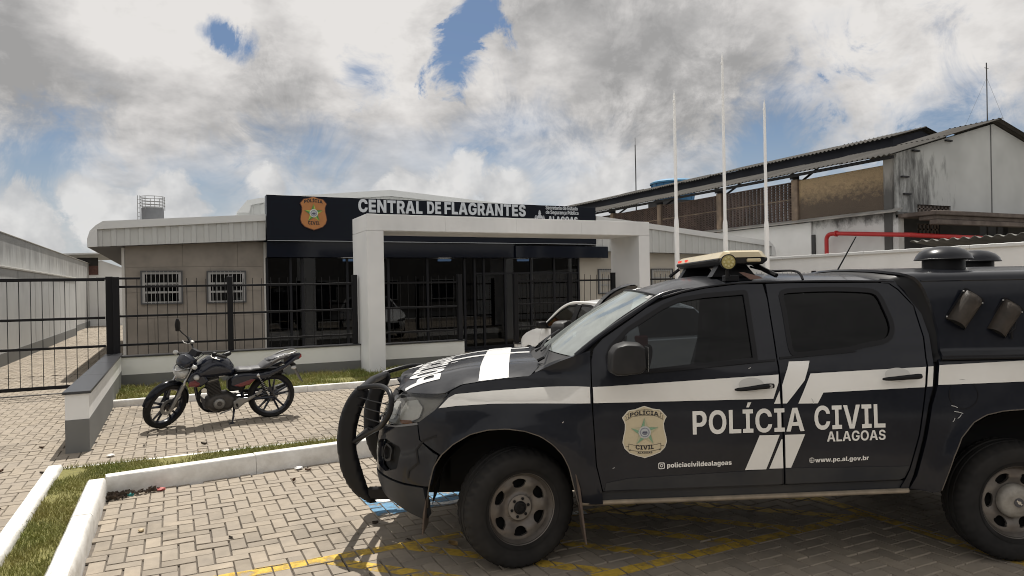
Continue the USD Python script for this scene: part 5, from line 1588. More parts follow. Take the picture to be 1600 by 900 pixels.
# windscreen, pillars, cowl, roof
RE = PchipInterpolator([.90, .97, 1.072, 1.222, 1.424, 1.592, 1.776, 2.30, 2.50], [1.632, 1.652, 1.679, 1.706, 1.727, 1.731, 1.731, 1.722, 1.715])
rows = []
for x in np.concatenate([[.925, .95], np.arange(1.0, 2.46, .06)]):
    ze = float(RE(max(x, .93)))
    wy = float(Wb(ze))
    r_ = []
    for t in np.linspace(-1, 1, 25):
        bow = -.075 * (1 - t * t) if x < .94 else (-.075 * (1 - t * t) * max(0, 1 - (x - .925) / .1))
        r_.append((x + bow, t * wy, ze - .004 + .060 * (1 - abs(t) ** 2.2) * min(1, .55 + (x - .92) * 1.6)))
    rows.append(r_)
roof = part(truck, 'roof', grid(rows, flip=True), PAINT, 60)
for s in (-1, 1):
    part(roof, 'roof_edge', tube([(x, s * float(Wb(RE(x))), float(RE(x)) - .006) for x in np.linspace(.95, 2.4, 24)], .008, 6), PAINT, 60)
WB0 = lambda t: (.405 - .175 * (1 - t * t), t * .835, 1.283 + .0 * (1 - t * t))
WB1 = lambda t: (.935 - .078 * (1 - t * t), t * .702, 1.645 + .034 * (1 - abs(t) ** 2.2))
rows = []
for t in np.linspace(-1, 1, 25):
    a, c = np.array(WB0(t)), np.array(WB1(t))
    rows.append([a + (c - a) * k - np.array([.03, 0, -.03]) * math.sin(k * PI) * .5 for k in np.linspace(0, 1, 9)])
ws_ = part(truck, 'windscreen', grid(rows), WSHIELD, 60)
wpt = lambda t, k: np.array(WB0(t)) + (np.array(WB1(t)) - np.array(WB0(t))) * k - np.array([.03, 0, -.03]) * math.sin(k * PI) * .5 + np.array([-.003, 0, .004])
part(ws_, 'inspection_sticker', tm([wpt(-.93, .93), wpt(-.85, .93), wpt(-.85, .985), wpt(-.93, .985)], [(0, 1, 2), (0, 2, 3), (2, 1, 0), (3, 2, 0)]), VINYLH, False)
for s in (-1, 1):
    pil = [(.395, s * .852, 1.292), (.455, s * .845, 1.340), (.565, s * .825, 1.420), (.723, s * .795, 1.520), (.848, s * .765, 1.597), (.945, s * .735, 1.650), (1.08, s * .722, 1.682)]
    part(truck, 'windscreen_pillar', tube(smoothpath(pil, 22), .018, 8), PAINT, 60)
    part(ws_, 'windscreen_seal', tube(smoothpath([np.array(WB0(s * .99)) + (0, 0, .008), (np.array(WB0(s * .99)) + np.array(WB1(s * .99))) / 2 + (-.015, 0, .022), np.array(WB1(s * .99)) + (0, 0, .006)], 14), .009, 6), TRIMK)
part(ws_, 'windscreen_seal', tube([np.array(WB1(t)) + (0.0, 0, .004) for t in np.linspace(-1, 1, 21)], .007, 6), TRIMK)
rows = []
for t in np.linspace(-1, 1, 21):
    a = np.array(WB0(t)) + (0, 0, -.006)
    c = np.array([.10 + .05 * t * t, t * .80, 1.218 - .03 * t * t])
    rows.append([c, (a + c) / 2 + (0, 0, -.012), a])
cowl = part(truck, 'cowl', grid(rows), PLAST, 50)
for y0, y1 in ((-.62, .02), (.05, .62)):
    A0, A1 = np.array([.205, y0, 1.262]), np.array([.30, y1, 1.318])
    part(cowl, 'wiper_arm', tube([A0 + (-.04, 0, -.02), A0, (A0 + A1) / 2 + (.0, 0, .012), A1], [.012, .01, .007, .006], 6), TRIMK)
    part(cowl, 'wiper_blade', tube([A1 + (-.10, -.28, -.045), A1 + (0, 0, .0), A1 + (.09, .25, .03)], .007, 5), TRIMK)
for k in range(7):
    part(cowl, 'cowl_rib', box(.13, .24, -.6 + .18 * k, -.585 + .18 * k, 1.20, 1.222), TRIMK, False)

for x0_, x1_, z0_, z1_ in ((.45, .53, .42, 1.30), (1.575, 1.66, .45, 1.70), (2.32, 2.47, .46, 1.60), (2.36, 2.60, .47, 1.25)):
    bl = skin(sbox(x0_, z0_, x1_, z1_), -.045)
    part(truck, 'door_frame', bl, GAPK, 40)
    part(truck, 'door_frame', mirror_y(bl), GAPK, 40)
apl = LineString([(.40, 1.27), (.455, 1.33), (.565, 1.41), (.723, 1.51), (.848, 1.587), (.945, 1.64), (1.08, 1.672), (1.3, 1.70), (1.7, 1.715), (2.3, 1.70)]).buffer(.03)
al_ = skin(apl, -.034)
part(truck, 'pillar_lining', al_, GAPK, 40)
part(truck, 'pillar_lining', mirror_y(al_), GAPK, 40)
# sills, dark inner body, floor and wheel housings
for s in (-1, 1):
    pr = P_([(.402, .385), (2.39, .440), (2.39, .500), (2.34, .512), (.545, .468), (.402, .460)])
    q = skin(pr, -.012, .05)
    part(truck, 'sill', q if s < 0 else mirror_y(q), PAINT_G, 40)
    q = tube([(.402, s * .885, .398), (1.2, s * .893, .418), (2.38, s * .90, .452)], .016, 6)
    part(truck, 'sill_edge', q, mat('muddy_sill', (0.24, 0.20, 0.15), .9, var=.35, scale=9), 60)
inner = cat(box(-.42, .47, -.55, .55, .45, .98), box(.48, 2.50, -.86, .86, .44, .50), box(2.52, 4.18, -.60, .60, .50, 1.0), box(2.545, 4.18, -.80, .80, .95, 1.22), box(-.80, -.42, -.50, .50, .46, .98), box(2.36, 2.44, -.80, .80, .5, 1.24))
part(truck, 'inner_body', inner, UNDER, False)
part(truck, 'chassis_rail', cat(box(-.8, 4.1, -.48, -.38, .36, .46), box(-.8, 4.1, .38, .48, .36, .46)), UNDER, False)
part(truck, 'axle', tube([(AXR, -.7, .37), (AXR, .7, .37)], .055, 10), UNDER)
part(truck, 'axle', tube([(0, -.7, .34), (0, .7, .34)], .04, 8), UNDER)
part(truck, 'exhaust', tube([(.6, .3, .36), (2.2, .3, .38), (3.0, .34, .48), (4.15, .4, .42)], .035, 8), mat('rusty_exhaust', (0.09, 0.06, 0.045), .8))
for ax, r_, zc in ((0.0, .50, .37), (AXR, .52, .40)):
    for s in (-1, 1):
        a = np.linspace(.06, PI - .06, 20)
        rows = [[(ax + r_ * math.cos(q), s * y, zc + r_ * math.sin(q)) for y in (.90, .72, .50)] for q in a]
        part(truck, 'wheel_housing', cat(grid(rows, flip=s > 0), grid(rows, flip=s < 0), box(ax - .46, ax + .46, s * .49, s * .50, .42, zc + r_ - .02)), UNDER, 50)
# mud flaps
FL = mat('rusty_flap', (0.085, 0.062, 0.048), .85, var=.4, scale=10)
for s in (-1,):
    part(truck, 'mud_flap', hull([(.395, s * .93, .50), (.385, s * .66, .50), (.43, s * .93, .16), (.42, s * .68, .16), (.402, s * .93, .50), (.437, s * .93, .16), (.37, s * .93, .62)]), FL, False)
    part(truck, 'mud_flap', hull([(-.545, s * .92, .36), (-.535, s * .72, .36), (-.555, s * .92, .23), (-.545, s * .74, .24), (-.552, s * .92, .36), (-.562, s * .92, .23), (-.53, s * .92, .46)]), FL, False)
    part(truck, 'mud_flap', hull([(AXR + .55, s * .92, .46), (AXR + .55, s * .66, .46), (AXR + .60, s * .92, .18), (AXR + .60, s * .68, .18), (AXR + .558, s * .92, .46), (AXR + .608, s * .92, .18)]), UNDER, False)


# wheels: outer face towards -y
def wheel_meshes(capped):
    prof = [(.212, -.088), (.225, -.098), (.262, -.118), (.300, -.1225), (.332, -.115), (.350, -.100), (.3605, -.082), (.3635, -.070), (.3645, -.052), (.357, -.050), (.357, -.043), (.365, -.041), (.366, -.012), (.358, -.010), (.358, .010), (.366, .012), (.365, .041), (.357, .043), (.357, .050), (.3645, .052), (.3605, .082), (.350, .100), (.332, .115), (.300, .1225), (.225, .098), (.212, .088)]
    n = 160
    ty = lathe(prof, n, 'y')
    V = np.array(ty.vertices).reshape(len(prof), n, 3)
    for i in (5, 6, 7, 8, 18, 19, 20, 21):
        k = np.arange(n)
        cut = (k % 4 == (0 if i < 10 else 2))
        V[i, cut, 0] *= .978 if i in (5, 6, 20, 21) else .986
        V[i, cut, 2] *= .978 if i in (5, 6, 20, 21) else .986
    ty = tm(V.reshape(-1, 3), ty.faces)
    rib = lathe([(.2355, -.104), (.240, -.1105), (.2445, -.1125)], 64, 'y')
    rimp = [(.10, .07), (.185, .065), (.192, -.03), (.196, -.058), (.207, -.072), (.2145, -.090), (.2195, -.094), (.222, -.088), (.214, -.078)]
    barrel = lathe(rimp, 64, 'y')
    face = Point(0, 0).buffer(.197, 48)
    for k in range(6):
        a = PI / 6 + k * PI / 3 + .12
        w_ = affinity.scale(Point(.146, 0).buffer(1, 16), .034, .043)
        w_ = affinity.scale(Point(0, 0).buffer(1, 16), .030, .040)
        w_ = w_.union(affinity.translate(affinity.scale(Point(0, 0).buffer(1, 16), .018, .046), .010, 0))
        face = face.difference(affinity.rotate(affinity.translate(w_, .148, 0), math.degrees(a), origin=(0, 0)))
    def depth(x, z):
        r = np.hypot(x, z)
        th = np.arctan2(z, x) - .12
        sp = .5 + .5 * np.cos(6 * th)
        base = np.interp(r, [0, .07, .078, .088, .105, .150, .185, .197], [-.052, -.052, -.050, -.036, -.040, -.056, -.058, -.056])
        return base - .010 * sp * np.exp(-((r - .145) / .035) ** 2) + .006 * (1 - sp) * np.exp(-((r - .148) / .03) ** 2)
    surf = lambda x, z: np.stack([x, depth(x, z), z], -1)
    nr = lambda x, z: np.stack([0 * x, 0 * x - 1, 0 * x], -1)
    disc = skin(face, 0, .018, cell=.012, surf=surf, nrm=nr)
    back = lathe([(0, -.012), (.19, -.012)], 32, 'y')
    back2 = tm(back.vertices, np.array(back.faces)[:, ::-1])
    out = [('tyre', ty, RUBBER), ('sidewall_rib', rib, RUBBER), ('rim', disc, STEEL), ('rim_barrel', barrel, STEEL), ('brake_disc', cat(back, back2), GAPK)]
    if capped:
        capp = lathe([(.103, -.045), (.103, -.062), (.097, -.078), (.080, -.093), (.045, -.099), (0, -.1)], 36, 'y')
        out.append(('hub_cap', tm(capp.vertices, np.array(capp.faces)), mat('silver_hub_cap', (0.34, 0.32, 0.285), .5, metal=.3, dirt=(.10, .085, .07), dirt_scale=9, dirt_amt=.7)))
        em = affinity.scale(Point(0, 0).buffer(.028, 16), 1.0, .98)
        out.append(('cap_emblem', prism(em, -.1035, -.098, 'xz'), mat('emblem_grey', (0.05, 0.05, 0.055), .4)))
        bow = union_all([sbox(-.020, -.0045, .020, .0045), P_([(-.0075, -.009), (.0055, -.009), (.0085, .009), (-.0055, .009)])])
        out.append(('cap_cross', prism(bow, -.1055, -.1035, 'xz'), CHROME))
    else:
        for k in range(6):
            a = k * PI / 3 + .3
            out.append(('wheel_nut', lathe([(.0095, -.050), (.0095, -.064), (.006, -.068), (0, -.068)], 6, 'y', (.056 * math.cos(a), 0, .056 * math.sin(a))), TRIMK))
        out.append(('hub', lathe([(.041, -.050), (.040, -.066), (.034, -.072), (.026, -.0725), (.024, -.067), (.008, -.067), (.007, -.071), (0, -.071)], 28, 'y'), TRIMK))
        out.append(('hub_plate', lathe([(.078, -.046), (.077, -.056), (.073, -.0575), (.038, -.0575)], 32, 'y'), mat('pale_hub_plate', (.22, .20, .18), .5, metal=.5, var=.2, scale=20)))
    return out


RW = .366
for (x, s, steer, capped, ang) in ((0.012, -1, 24, False, 6), (AXR + .004, -1, 0, True, 40), (0.012, 1, 24, False, 20), (AXR + .004, 1, 0, True, 70)):
    wp = None
    for nm, m_, mt in wheel_meshes(capped):
        m_ = m_.copy()
        m_.apply_transform(trimesh.transformations.rotation_matrix(math.radians(ang), (0, 1, 0)))
        if s > 0:
            m_.apply_transform(trimesh.transformations.rotation_matrix(PI, (0, 0, 1)))
        m_.apply_transform(trimesh.transformations.rotation_matrix(math.radians(steer), (0, 0, 1)))
        m_.apply_translation((x, s * .785, RW - .004))
        if wp is None:
            wp = part(truck, 'wheel', m_, mt, 35)
        else:
            part(wp, nm, m_, mt, 35)

# cabin: dashboard, wheel, seats
part(truck, 'dashboard', hull([(.45, -.78, .9), (.45, .78, .9), (.34, -.78, 1.22), (.34, .78, 1.22), (.62, -.78, 1.235), (.62, .78, 1.235), (.70, -.78, 1.1), (.70, .78, 1.1), (.66, -.78, .85), (.66, .78, .85)]), CABIN_D, False)
part(truck, 'steering_wheel', tube([(.86 + .07 * math.cos(a), -.38 + .19 * math.sin(a), 1.12 + .18 * math.cos(a)) for a in np.arange(24) / 24 * 2 * PI], .016, 8, closed=True), TRIMK)
for x, ys in ((1.22, (-.38, .38)), (2.05, (-.42, .0, .42))):
    for y in ys:
        st = part(truck, 'seat', box(x - .25, x + .22, y - .22, y + .22, .62, .80, .05), CABIN, 60)
        part(st, 'seat_back', hull([(x + .14, y - .22, .78), (x + .14, y + .22, .78), (x + .26, y - .22, .78), (x + .26, y + .22, .78), (x + .28, y - .18, 1.30), (x + .28, y + .18, 1.30), (x + .37, y - .18, 1.30), (x + .37, y + .18, 1.30)]), CABIN, False)
        part(st, 'head_rest', box(x + .29, x + .38, y - .11, y + .11, 1.33, 1.49, .03), CABIN, 60)
part(truck, 'headlining', grid([[(x, t * .66, float(RE(max(x, .95))) + .02 * (1 - abs(t)) - .045) for t in np.linspace(-1, 1, 7)] for x in np.linspace(1.0, 2.40, 8)]), CABIN, 60)
part(truck, 'rear_window', box(2.40, 2.41, -.66, .66, 1.30, 1.62), TGLASS, False)
part(truck, 'far_pillar_lining', cat(mirror_y(skin(P_([(1.56, 1.70), (1.68, 1.70), (1.68, .55), (1.56, .55)]), -.06))), CABIN_D, 40)

# canopy over the bed
sec = [(-.915, 1.243), (-.918, 1.262), (-.905, 1.278), (-.893, 1.290), (-.890, 1.310), (-.878, 1.40), (-.858, 1.55), (-.840, 1.66), (-.830, 1.705), (-.812, 1.738), (-.785, 1.756), (-.74, 1.768), (-.55, 1.788), (-.25, 1.803), (0, 1.807)]
sec = sec + [(-y, z) for y, z in reversed(sec[:-1])]
XF = PchipInterpolator([1.24, 1.40, 1.578, 1.70, 1.735, 1.76, 1.78, 1.81], [2.582, 2.586, 2.556, 2.510, 2.485, 2.445, 2.40, 2.34])
rows = []
for y, z in sec:
    x0 = float(XF(z))
    xr = 4.22 - .10 * (z - 1.24) / .5
    rows.append([(x0 + .0, y * .985, z - .012)] + [(x0 + (xr - x0) * k, y, z) for k in np.concatenate([[.004], np.linspace(.02, 1, 24)])] + [(xr, y * .5, 1.30 + (z - 1.24) * .8)])
can = part(truck, 'canopy', grid(rows), PAINT, 40)
# rubber seal between cab and canopy
rows = []
for y, z in sec:
    x0 = float(XF(z))
    zi = min(z, 1.742)
    rows.append([(x0 + .012, y * .985, z - .012), (x0 - .004, y * .962, z - .020), (x0 - .035, y * .945, z - .028), (x0 - .06, y * .93, z - .05)])
part(can, 'canopy_seal', grid(rows, flip=True), TRIMK, 60)
part(can, 'canopy_ledge', cat(*[tube([(2.585, s * .912, 1.243), (4.2, s * .918, 1.252)], .010, 6) for s in (-1, 1)]), TRIMK)
part(can, 'drip_moulding', cat(*[tube([(2.52, s * .826, 1.713), (3.2, s * .827, 1.714), (4.12, s * .824, 1.712)], .006, 6) for s in (-1, 1)]), PAINT)
part(truck, 'tailgate', box(4.19, 4.235, -.80, .80, .56, 1.24, .01), PAINT, False)
part(truck, 'rear_bumper', box(4.22, 4.34, -.85, .85, .42, .58, .03), PLAST, False)
for s in (-1, 1):
    part(truck, 'tail_light', box(4.16, 4.242, s * .80, s * .925, .78, 1.22, .012), mat('tail_lens', (.12, .006, .006), .2), False)
# mushroom vents on the canopy roof
for (x, y) in ((2.885, -.45), (3.55, .26)):
    z0 = 1.792
    v_ = part(can, 'roof_vent', lathe([(.168, z0 + .058), (.170, z0 + .064), (.160, z0 + .088), (.135, z0 + .116), (.09, z0 + .138), (.04, z0 + .147), (0, z0 + .149)], 40, 'z', (x, y, 0)), PAINT, 60)
    part(v_, 'vent_rim', lathe([(.120, z0 + .058), (.172, z0 + .058), (.173, z0 + .063), (.168, z0 + .066)], 40, 'z', (x, y, 0)), TRIMK, 60)
    part(v_, 'vent_neck', lathe([(.125, z0 - .02), (.125, z0 + .06)], 36, 'z', (x, y, 0)), TRIMK, 60)
# scoop vents on the canopy's side
BRZ = mat('dusty_bronze_plastic', (0.060, 0.050, 0.042), .5, var=.35, scale=14, dirt=(.15, .12, .09), dirt_scale=7, dirt_amt=.45)
for (x, z) in ((2.755, 1.530), (2.995, 1.470)):
    L_, r_ = .215, .062
    ax = np.array([.56, 0, .83])
    ax /= np.linalg.norm(ax)
    pr = np.array([ax[2], 0, -ax[0]])
    out_ = np.array([0, -.975, .22])
    c0 = np.array([x, -.862 + (1.53 - z) * .09, z])
    rows = []
    for k in np.linspace(0, 1, 9):
        rr = r_ * (1.0 if k < .8 else math.cos((k - .8) / .2 * 1.2))
        rows.append([c0 + ax * (k - .5) * L_ + pr * (r_ * math.cos(a)) * (1 if k < .9 else .92) + out_ * (rr * 1.05 * math.sin(a) + .004) for a in np.linspace(0, PI, 13)])
    sv = part(can, 'side_vent', cat(grid(rows), grid(rows, flip=True)), BRZ, 50)
    pl = [c0 + ax * a * L_ + pr * b_ * r_ + out_ * .002 for a, b_ in ((-.5, -1.18), (-.5, 1.18), (.52, 1.18), (.56, .9), (.56, -.9), (.52, -1.18))]
    part(sv, 'vent_flange', hull(np.vstack([pl, np.array(pl) + out_ * .005])), TRIMK, False)
    part(sv, 'vent_mouth', hull([c0 - ax * L_ * .47 + pr * r_ * .95 * math.cos(a) + out_ * (r_ * .97 * math.sin(a)) for a in np.linspace(0, PI, 9)] + [c0 - ax * L_ * .46 + pr * r_ * .9 * math.cos(a) + out_ * (r_ * .95 * math.sin(a)) for a in np.linspace(0, PI, 9)]), GAPK, False)
    for a, b_ in ((-.42, 1.08), (.44, 1.08), (-.42, -1.08), (.44, -1.08)):
        part(sv, 'rivet', trimesh.creation.icosphere(1, .006).apply_translation(c0 + ax * a * L_ + pr * b_ * r_ + out_ * .007), BARW)
part(can, 'broken_strap', cat(tube([(3.03, -.885, 1.44), (3.015, -.90, 1.40), (3.02, -.895, 1.355)], .006, 5), tube([(3.05, -.885, 1.47), (3.035, -.90, 1.42), (3.0, -.90, 1.39)], .005, 5)), TRIMK)
# whip aerial
part(truck, 'aerial', tube([(2.37, 0, 1.78), (2.385, 0, 1.80), (2.525, 0, 2.045)], [.012, .006, .004], 6), TRIMK)

# siren bar on its feet, spotlight, cables
CREAM = mat('yellowed_lens', (0.52, 0.44, 0.28), .3, coat=.4, var=.1, scale=6, dirt=(.40, .34, .22), dirt_scale=4, dirt_amt=.4)
x0, x1, zb = 1.345, 1.665, 1.842
prof = [(x0 + .03, zb), (x0 + .004, zb + .02), (x0, zb + .034), (x0 + .004, zb + .042), (x0 + .035, zb + .082), (x0 + .06, zb + .090), (x1 - .06, zb + .090), (x1 - .035, zb + .082), (x1 - .004, zb + .042), (x1, zb + .034), (x1 - .004, zb + .02), (x1 - .03, zb)]
lens = P_(prof[3:9])
bas = P_(prof[:4] + prof[8:])
sir = part(truck, 'siren_bar', prism(bas, -.60, .60, 'xz'), PLAST, False)
for k, (a, c) in enumerate(((-.60, -.36), (-.358, -.12), (-.118, .12), (.122, .36), (.362, .60))):
    part(sir, 'siren_lens', prism(lens.buffer(-.001), a, c, 'xz'), CREAM, False)
for s in (-1, 1):
    e0, e1 = s * .601, s * .655
    part(sir, 'end_lens', hull([(x, e0, z) for x, z in prof[3:9]] + [(x0 + .05, e1, zb + .044), (x1 - .05, e1, zb + .044), (x0 + .07, s * .64, zb + .078), (x1 - .07, s * .64, zb + .078)]), CREAM, False)
    part(sir, 'end_base', hull([(x, e0, z) for x, z in prof[:4] + prof[8:]] + [(x0 + .05, e1, zb + .040), (x1 - .05, e1, zb + .040), (x0 + .06, s * .64, zb + .006), (x1 - .06, s * .64, zb + .006)]), PLAST, False)
part(sir, 'end_lamp', box(x1 - .15, x1 - .06, -.662, -.64, zb + .012, zb + .036, .006), CREAM, False)
REDL = emit('red_siren_led', (1.0, 0.12, 0.09), 0.85)
for (a, c) in ((.50, .585), (.29, .35)):
    part(sir, 'lit_led', box(x0 + .008, x0 + .030, a, c, zb + .048, zb + .066, .002), REDL, False)
for y in (-.45, .45):
    ft = part(truck, 'siren_foot', hull([(1.38, y - .05, zb), (1.56, y - .05, zb), (1.38, y + .05, zb), (1.56, y + .05, zb), (1.33, y - .06, 1.765), (1.62, y - .06, 1.765), (1.33, y + .06, 1.765), (1.62, y + .06, 1.765)]), TRIMK, False)
part(truck, 'siren_strut', tube([(1.60, -.5, zb + .01), (1.66, -.58, 1.80), (1.70, -.66, 1.765)], .016, 6), TRIMK)
part(truck, 'siren_strut', tube([(1.345, .5, zb), (1.27, .52, 1.78)], .014, 6), TRIMK)
part(truck, 'roof_cable', tube(smoothpath([(1.60, -.45, 1.83), (1.70, -.50, 1.80), (1.80, -.60, 1.795), (1.84, -.68, 1.775), (1.845, -.715, 1.735)], 16), .008, 6), TRIMK)
part(truck, 'torn_strap', hull([(1.50, -.66, 1.772), (1.60, -.70, 1.748), (1.52, -.70, 1.742), (1.47, -.63, 1.79), (1.49, -.655, 1.79), (1.58, -.69, 1.762)]), mat('faded_strap', (.17, .10, .08), .9), False)
sc = np.array([1.375, -.715, 1.855])
sp = part(truck, 'spotlight', lathe([(0, .045), (.036, .04), (.045, .018), (.047, -.006), (.0495, -.012), (.0495, -.020), (.0445, -.021)], 32, 'y', sc), TRIMK, 50)
part(sp, 'spotlight_lens', lathe([(.0442, -.016), (.025, -.0185), (0, -.019)], 28, 'y', sc), mat('yellow_lens', (0.40, 0.34, 0.13), .25, coat=.5, var=.25, scale=60), 50)
for k in range(9):
    a, r_ = (k * PI / 4, .027) if k < 8 else (0, 0)
    part(sp, 'spotlight_led', lathe([(.0082, -.017), (.007, -.0205), (0, -.021)], 10, 'y', sc + (r_ * math.cos(a), -.0015, r_ * math.sin(a))), mat('led_cup', (.48, .43, .22), .3))
part(sp, 'spotlight_stem', cat(tube([sc + (0, .015, -.05), sc + (0, .02, -.10)], .012, 6), box(1.36, 1.45, -.70, -.63, 1.730, 1.772, .006), tube([sc + (0, .02, -.08), (1.405, -.665, 1.76)], .014, 6)), TRIMK)

# bull bar: two shaped plates, hoops round the lamps, cross tubes
outer = [(-1.07, 1.056), (-1.12, .996), (-1.165, .909), (-1.193, .814), (-1.204, .692), (-1.198, .582), (-1.173, .473), (-1.123, .376), (-1.067, .319), (-.989, .269)]
innr = [(-.940, .272), (-.988, .348), (-1.021, .436), (-1.05, .536), (-1.074, .646), (-1.077, .698), (-1.067, .785), (-1.039, .885), (-.995, .985), (-.985, 1.05), (-1.02, 1.075)]
plate = P_([tuple(q) for q in smoothpath(outer, 30)] + [tuple(q) for q in smoothpath(innr, 30)]).buffer(0)
BBM = mat('bull_bar_black', (0.007, 0.007, 0.008), .38, spec=.25, var=.2, scale=8)
bbar = part(truck, 'bull_bar', pillow(plate, .036, .016, .02, -.40), BBM, 60)
part(bbar, 'plate', pillow(plate, .036, .016, .02, .40), BBM, 60)
part(bbar, 'cross_tube', tube([(-1.03, -.40, 1.045), (-1.045, 0, 1.055), (-1.03, .40, 1.045)], .028, 12), BBM, 60)
part(bbar, 'cross_tube', tube([(-1.15, -.40, .62), (-1.16, 0, .62), (-1.15, .40, .62)], .026, 12), BBM, 60)
for y in (-.43, .38):
    part(bbar, 'mount', box(-1.0, -.7, y, y + .05, .30, .38, .01), BBM, False)

hoop = [(-1.048, -.42, 1.054), (-.89, -.55, 1.087), (-.806, -.68, 1.085), (-.759, -.78, 1.045), (-.757, -.80, .98), (-.794, -.78, .905), (-.902, -.62, .81), (-1.086, -.42, .694)]
hp = smoothpath(hoop, 40)
for s in (1, -1):
    q = hp * [1, s, 1]
    hn = part(bbar, 'lamp_hoop', tube(q, .017, 10), BBM, 60)
    for z in (1.005, .945, .885, .815):
        i = 14 + int(np.argmin(np.abs(hp[14:, 2] - z)))
        a_ = np.array([-1.055, -.43, z - .005])
        e_ = hp[i]
        part(hn, 'guard_wire', tube([a_ * [1, s, 1], (a_ + e_) / 2 * [1, s, 1] + np.array([-.015, 0, 0]), e_ * [1, s, 1]], .0038, 5), BBM)
# ------------------------------------------------------------------ the motorcycle on its side stand
moto = thing('motorcycle', 'black motorcycle with red side accents leaning on its side stand', 'motorcycle', (-0.2813, 10.017, -0.004), math.radians(5.868), rotx=math.radians(6.5))
MB_ = mat('moto_black_paint', (0.006, 0.0075, 0.013), .2, spec=.25, coat=.6, var=.2, scale=4)
MR_ = mat('moto_red_paint', (0.10, 0.008, 0.010), .3, coat=.5, var=.15, scale=6)
ALU = mat('cast_aluminium', (0.22, 0.215, 0.205), .45, metal=.75, var=.2, scale=18)
ALUD = mat('dark_aluminium_fins', (0.055, 0.050, 0.046), .55, metal=.4, var=.25, scale=20)
SEATM = mat('seat_vinyl', (0.04, 0.04, 0.045), .55, var=.15, scale=9, sheen=.3)
SEATG = mat('seat_vinyl_grey', (0.085, 0.087, 0.095), .45, var=.1, scale=9)
LENSM = mat('lamp_clear_plastic', (.42, .42, .40), .15, coat=.8, var=.15, scale=25)


def bike_wheel(r, w, c, disc_side):
    """Tyre with grooves, cast rim with five forked spokes, hub and brake disc; axle along y."""
    k = w / 2
    ty = lathe([(r - .062, -k * .62), (r - .05, -k * .92), (r - .03, -k), (r - .012, -k * .80), (r - .003, -k * .42), (r - .006, -k * .38), (r - .001, -k * .30), (r, 0), (r - .001, k * .30), (r - .006, k * .38), (r - .003, k * .42), (r - .012, k * .80), (r - .03, k), (r - .05, k * .92), (r - .062, k * .62)], 72, 'y')
    rim = cat(lathe([(r - .080, -k * .55), (r - .062, -k * .70), (r - .058, -k * .62), (r - .062, -k * .5), (r - .078, 0), (r - .062, k * .5), (r - .058, k * .62), (r - .062, k * .70), (r - .080, k * .55), (r - .088, 0), (r - .080, -k * .55)], 56, 'y'))
    sp = []
    for i in range(5):
        a = i * 2 * PI / 5 + .3
        for d in (-.17, .17):
            p0 = np.array([.034 * math.cos(a + d * 1.4), 0, .034 * math.sin(a + d * 1.4)])
            p1 = np.array([(r - .082) * math.cos(a + d), 0, (r - .082) * math.sin(a + d)])
            sp.append(tube([p0 - (0, .006, 0), p1], [.019, .013], 6))
    hubm = lathe([(0, -.055), (.03, -.055), (.036, -.02), (.036, .02), (.03, .055), (0, .055)], 20, 'y')
    dsc = cat(lathe([(.062, disc_side * .045), (.108, disc_side * .045), (.108, disc_side * .049), (.062, disc_side * .049), (.062, disc_side * .045)], 32, 'y'))
    return [(n, moved(m, c), mt) for n, m, mt in (('tyre', ty, RUBBER), ('rim', rim, MB_), ('hub', hubm, ALUD), ('brake_disc', dsc, mat('brake_steel', (.3, .3, .3), .3, metal=.9)))] + [('spoke', moved(s, c), MB_) for s in sp]


def add_wheel(name, lst, tf):
    w_ = None
    for n, m, mt in lst:
        m = tf(m)
        if w_ is None:
            w_ = part(moto, name, m, mt, 40)
        else:
            part(w_, n, m, mt, 40)
    return w_


RAKE = math.radians(26)
AXP, AXD = np.array([.425, 0, .80]), np.array([math.sin(RAKE) * 1.0, 0, math.cos(RAKE)])
STEER = math.radians(35)


def steer(m):
    m = m.copy()
    m.apply_transform(trimesh.transformations.rotation_matrix(STEER, AXD, AXP))
    return m


FC = np.array([.155, 0, .300])
add_wheel('front_wheel', bike_wheel(.303, .098, FC, -1), steer)
add_wheel('rear_wheel', bike_wheel(.310, .122, np.array([1.475, 0, .305]), 1), lambda m: m)
# front fork, mudguard
for s in (-1, 1):
    top_, bot = np.array([.445, s * .092, .845]), np.array([.165, s * .092, .285])
    fk = part(moto, 'fork_leg', steer(tube([top_, top_ * .45 + bot * .55], .0165, 10)), CHROME)
    part(fk, 'fork_slider', steer(tube([top_ * .52 + bot * .48, bot], [.025, .021], 10)), ALU)
arc = np.linspace(math.radians(165), math.radians(-12), 26)
rows = []
for a in arc:
    rr = .335 + .012 * math.sin(a)
    row = []
    for t in np.linspace(-1, 1, 9):
        wd = .062 * (1 - .25 * abs(a - 1.4) / 1.6)
        row.append(FC + np.array([rr * math.cos(a) - .035 * t * t * math.cos(a), wd * t, rr * math.sin(a) - .035 * t * t * math.sin(a)]))
    rows.append(row)
g_ = grid(rows)
part(moto, 'front_mudguard', steer(cat(g_, tm(g_.vertices, np.array(g_.faces)[:, ::-1]))), MB_, 60)
part(moto, 'mudguard_stay', steer(cat(tube([(.16, -.085, .31), (.28, -.075, .55)], .012, 6), tube([(.16, .085, .31), (.28, .075, .55)], .012, 6))), MB_)
part(moto, 'brake_caliper', steer(box(.20, .29, -.085, -.05, .27, .37, .015)), ALUD, False)
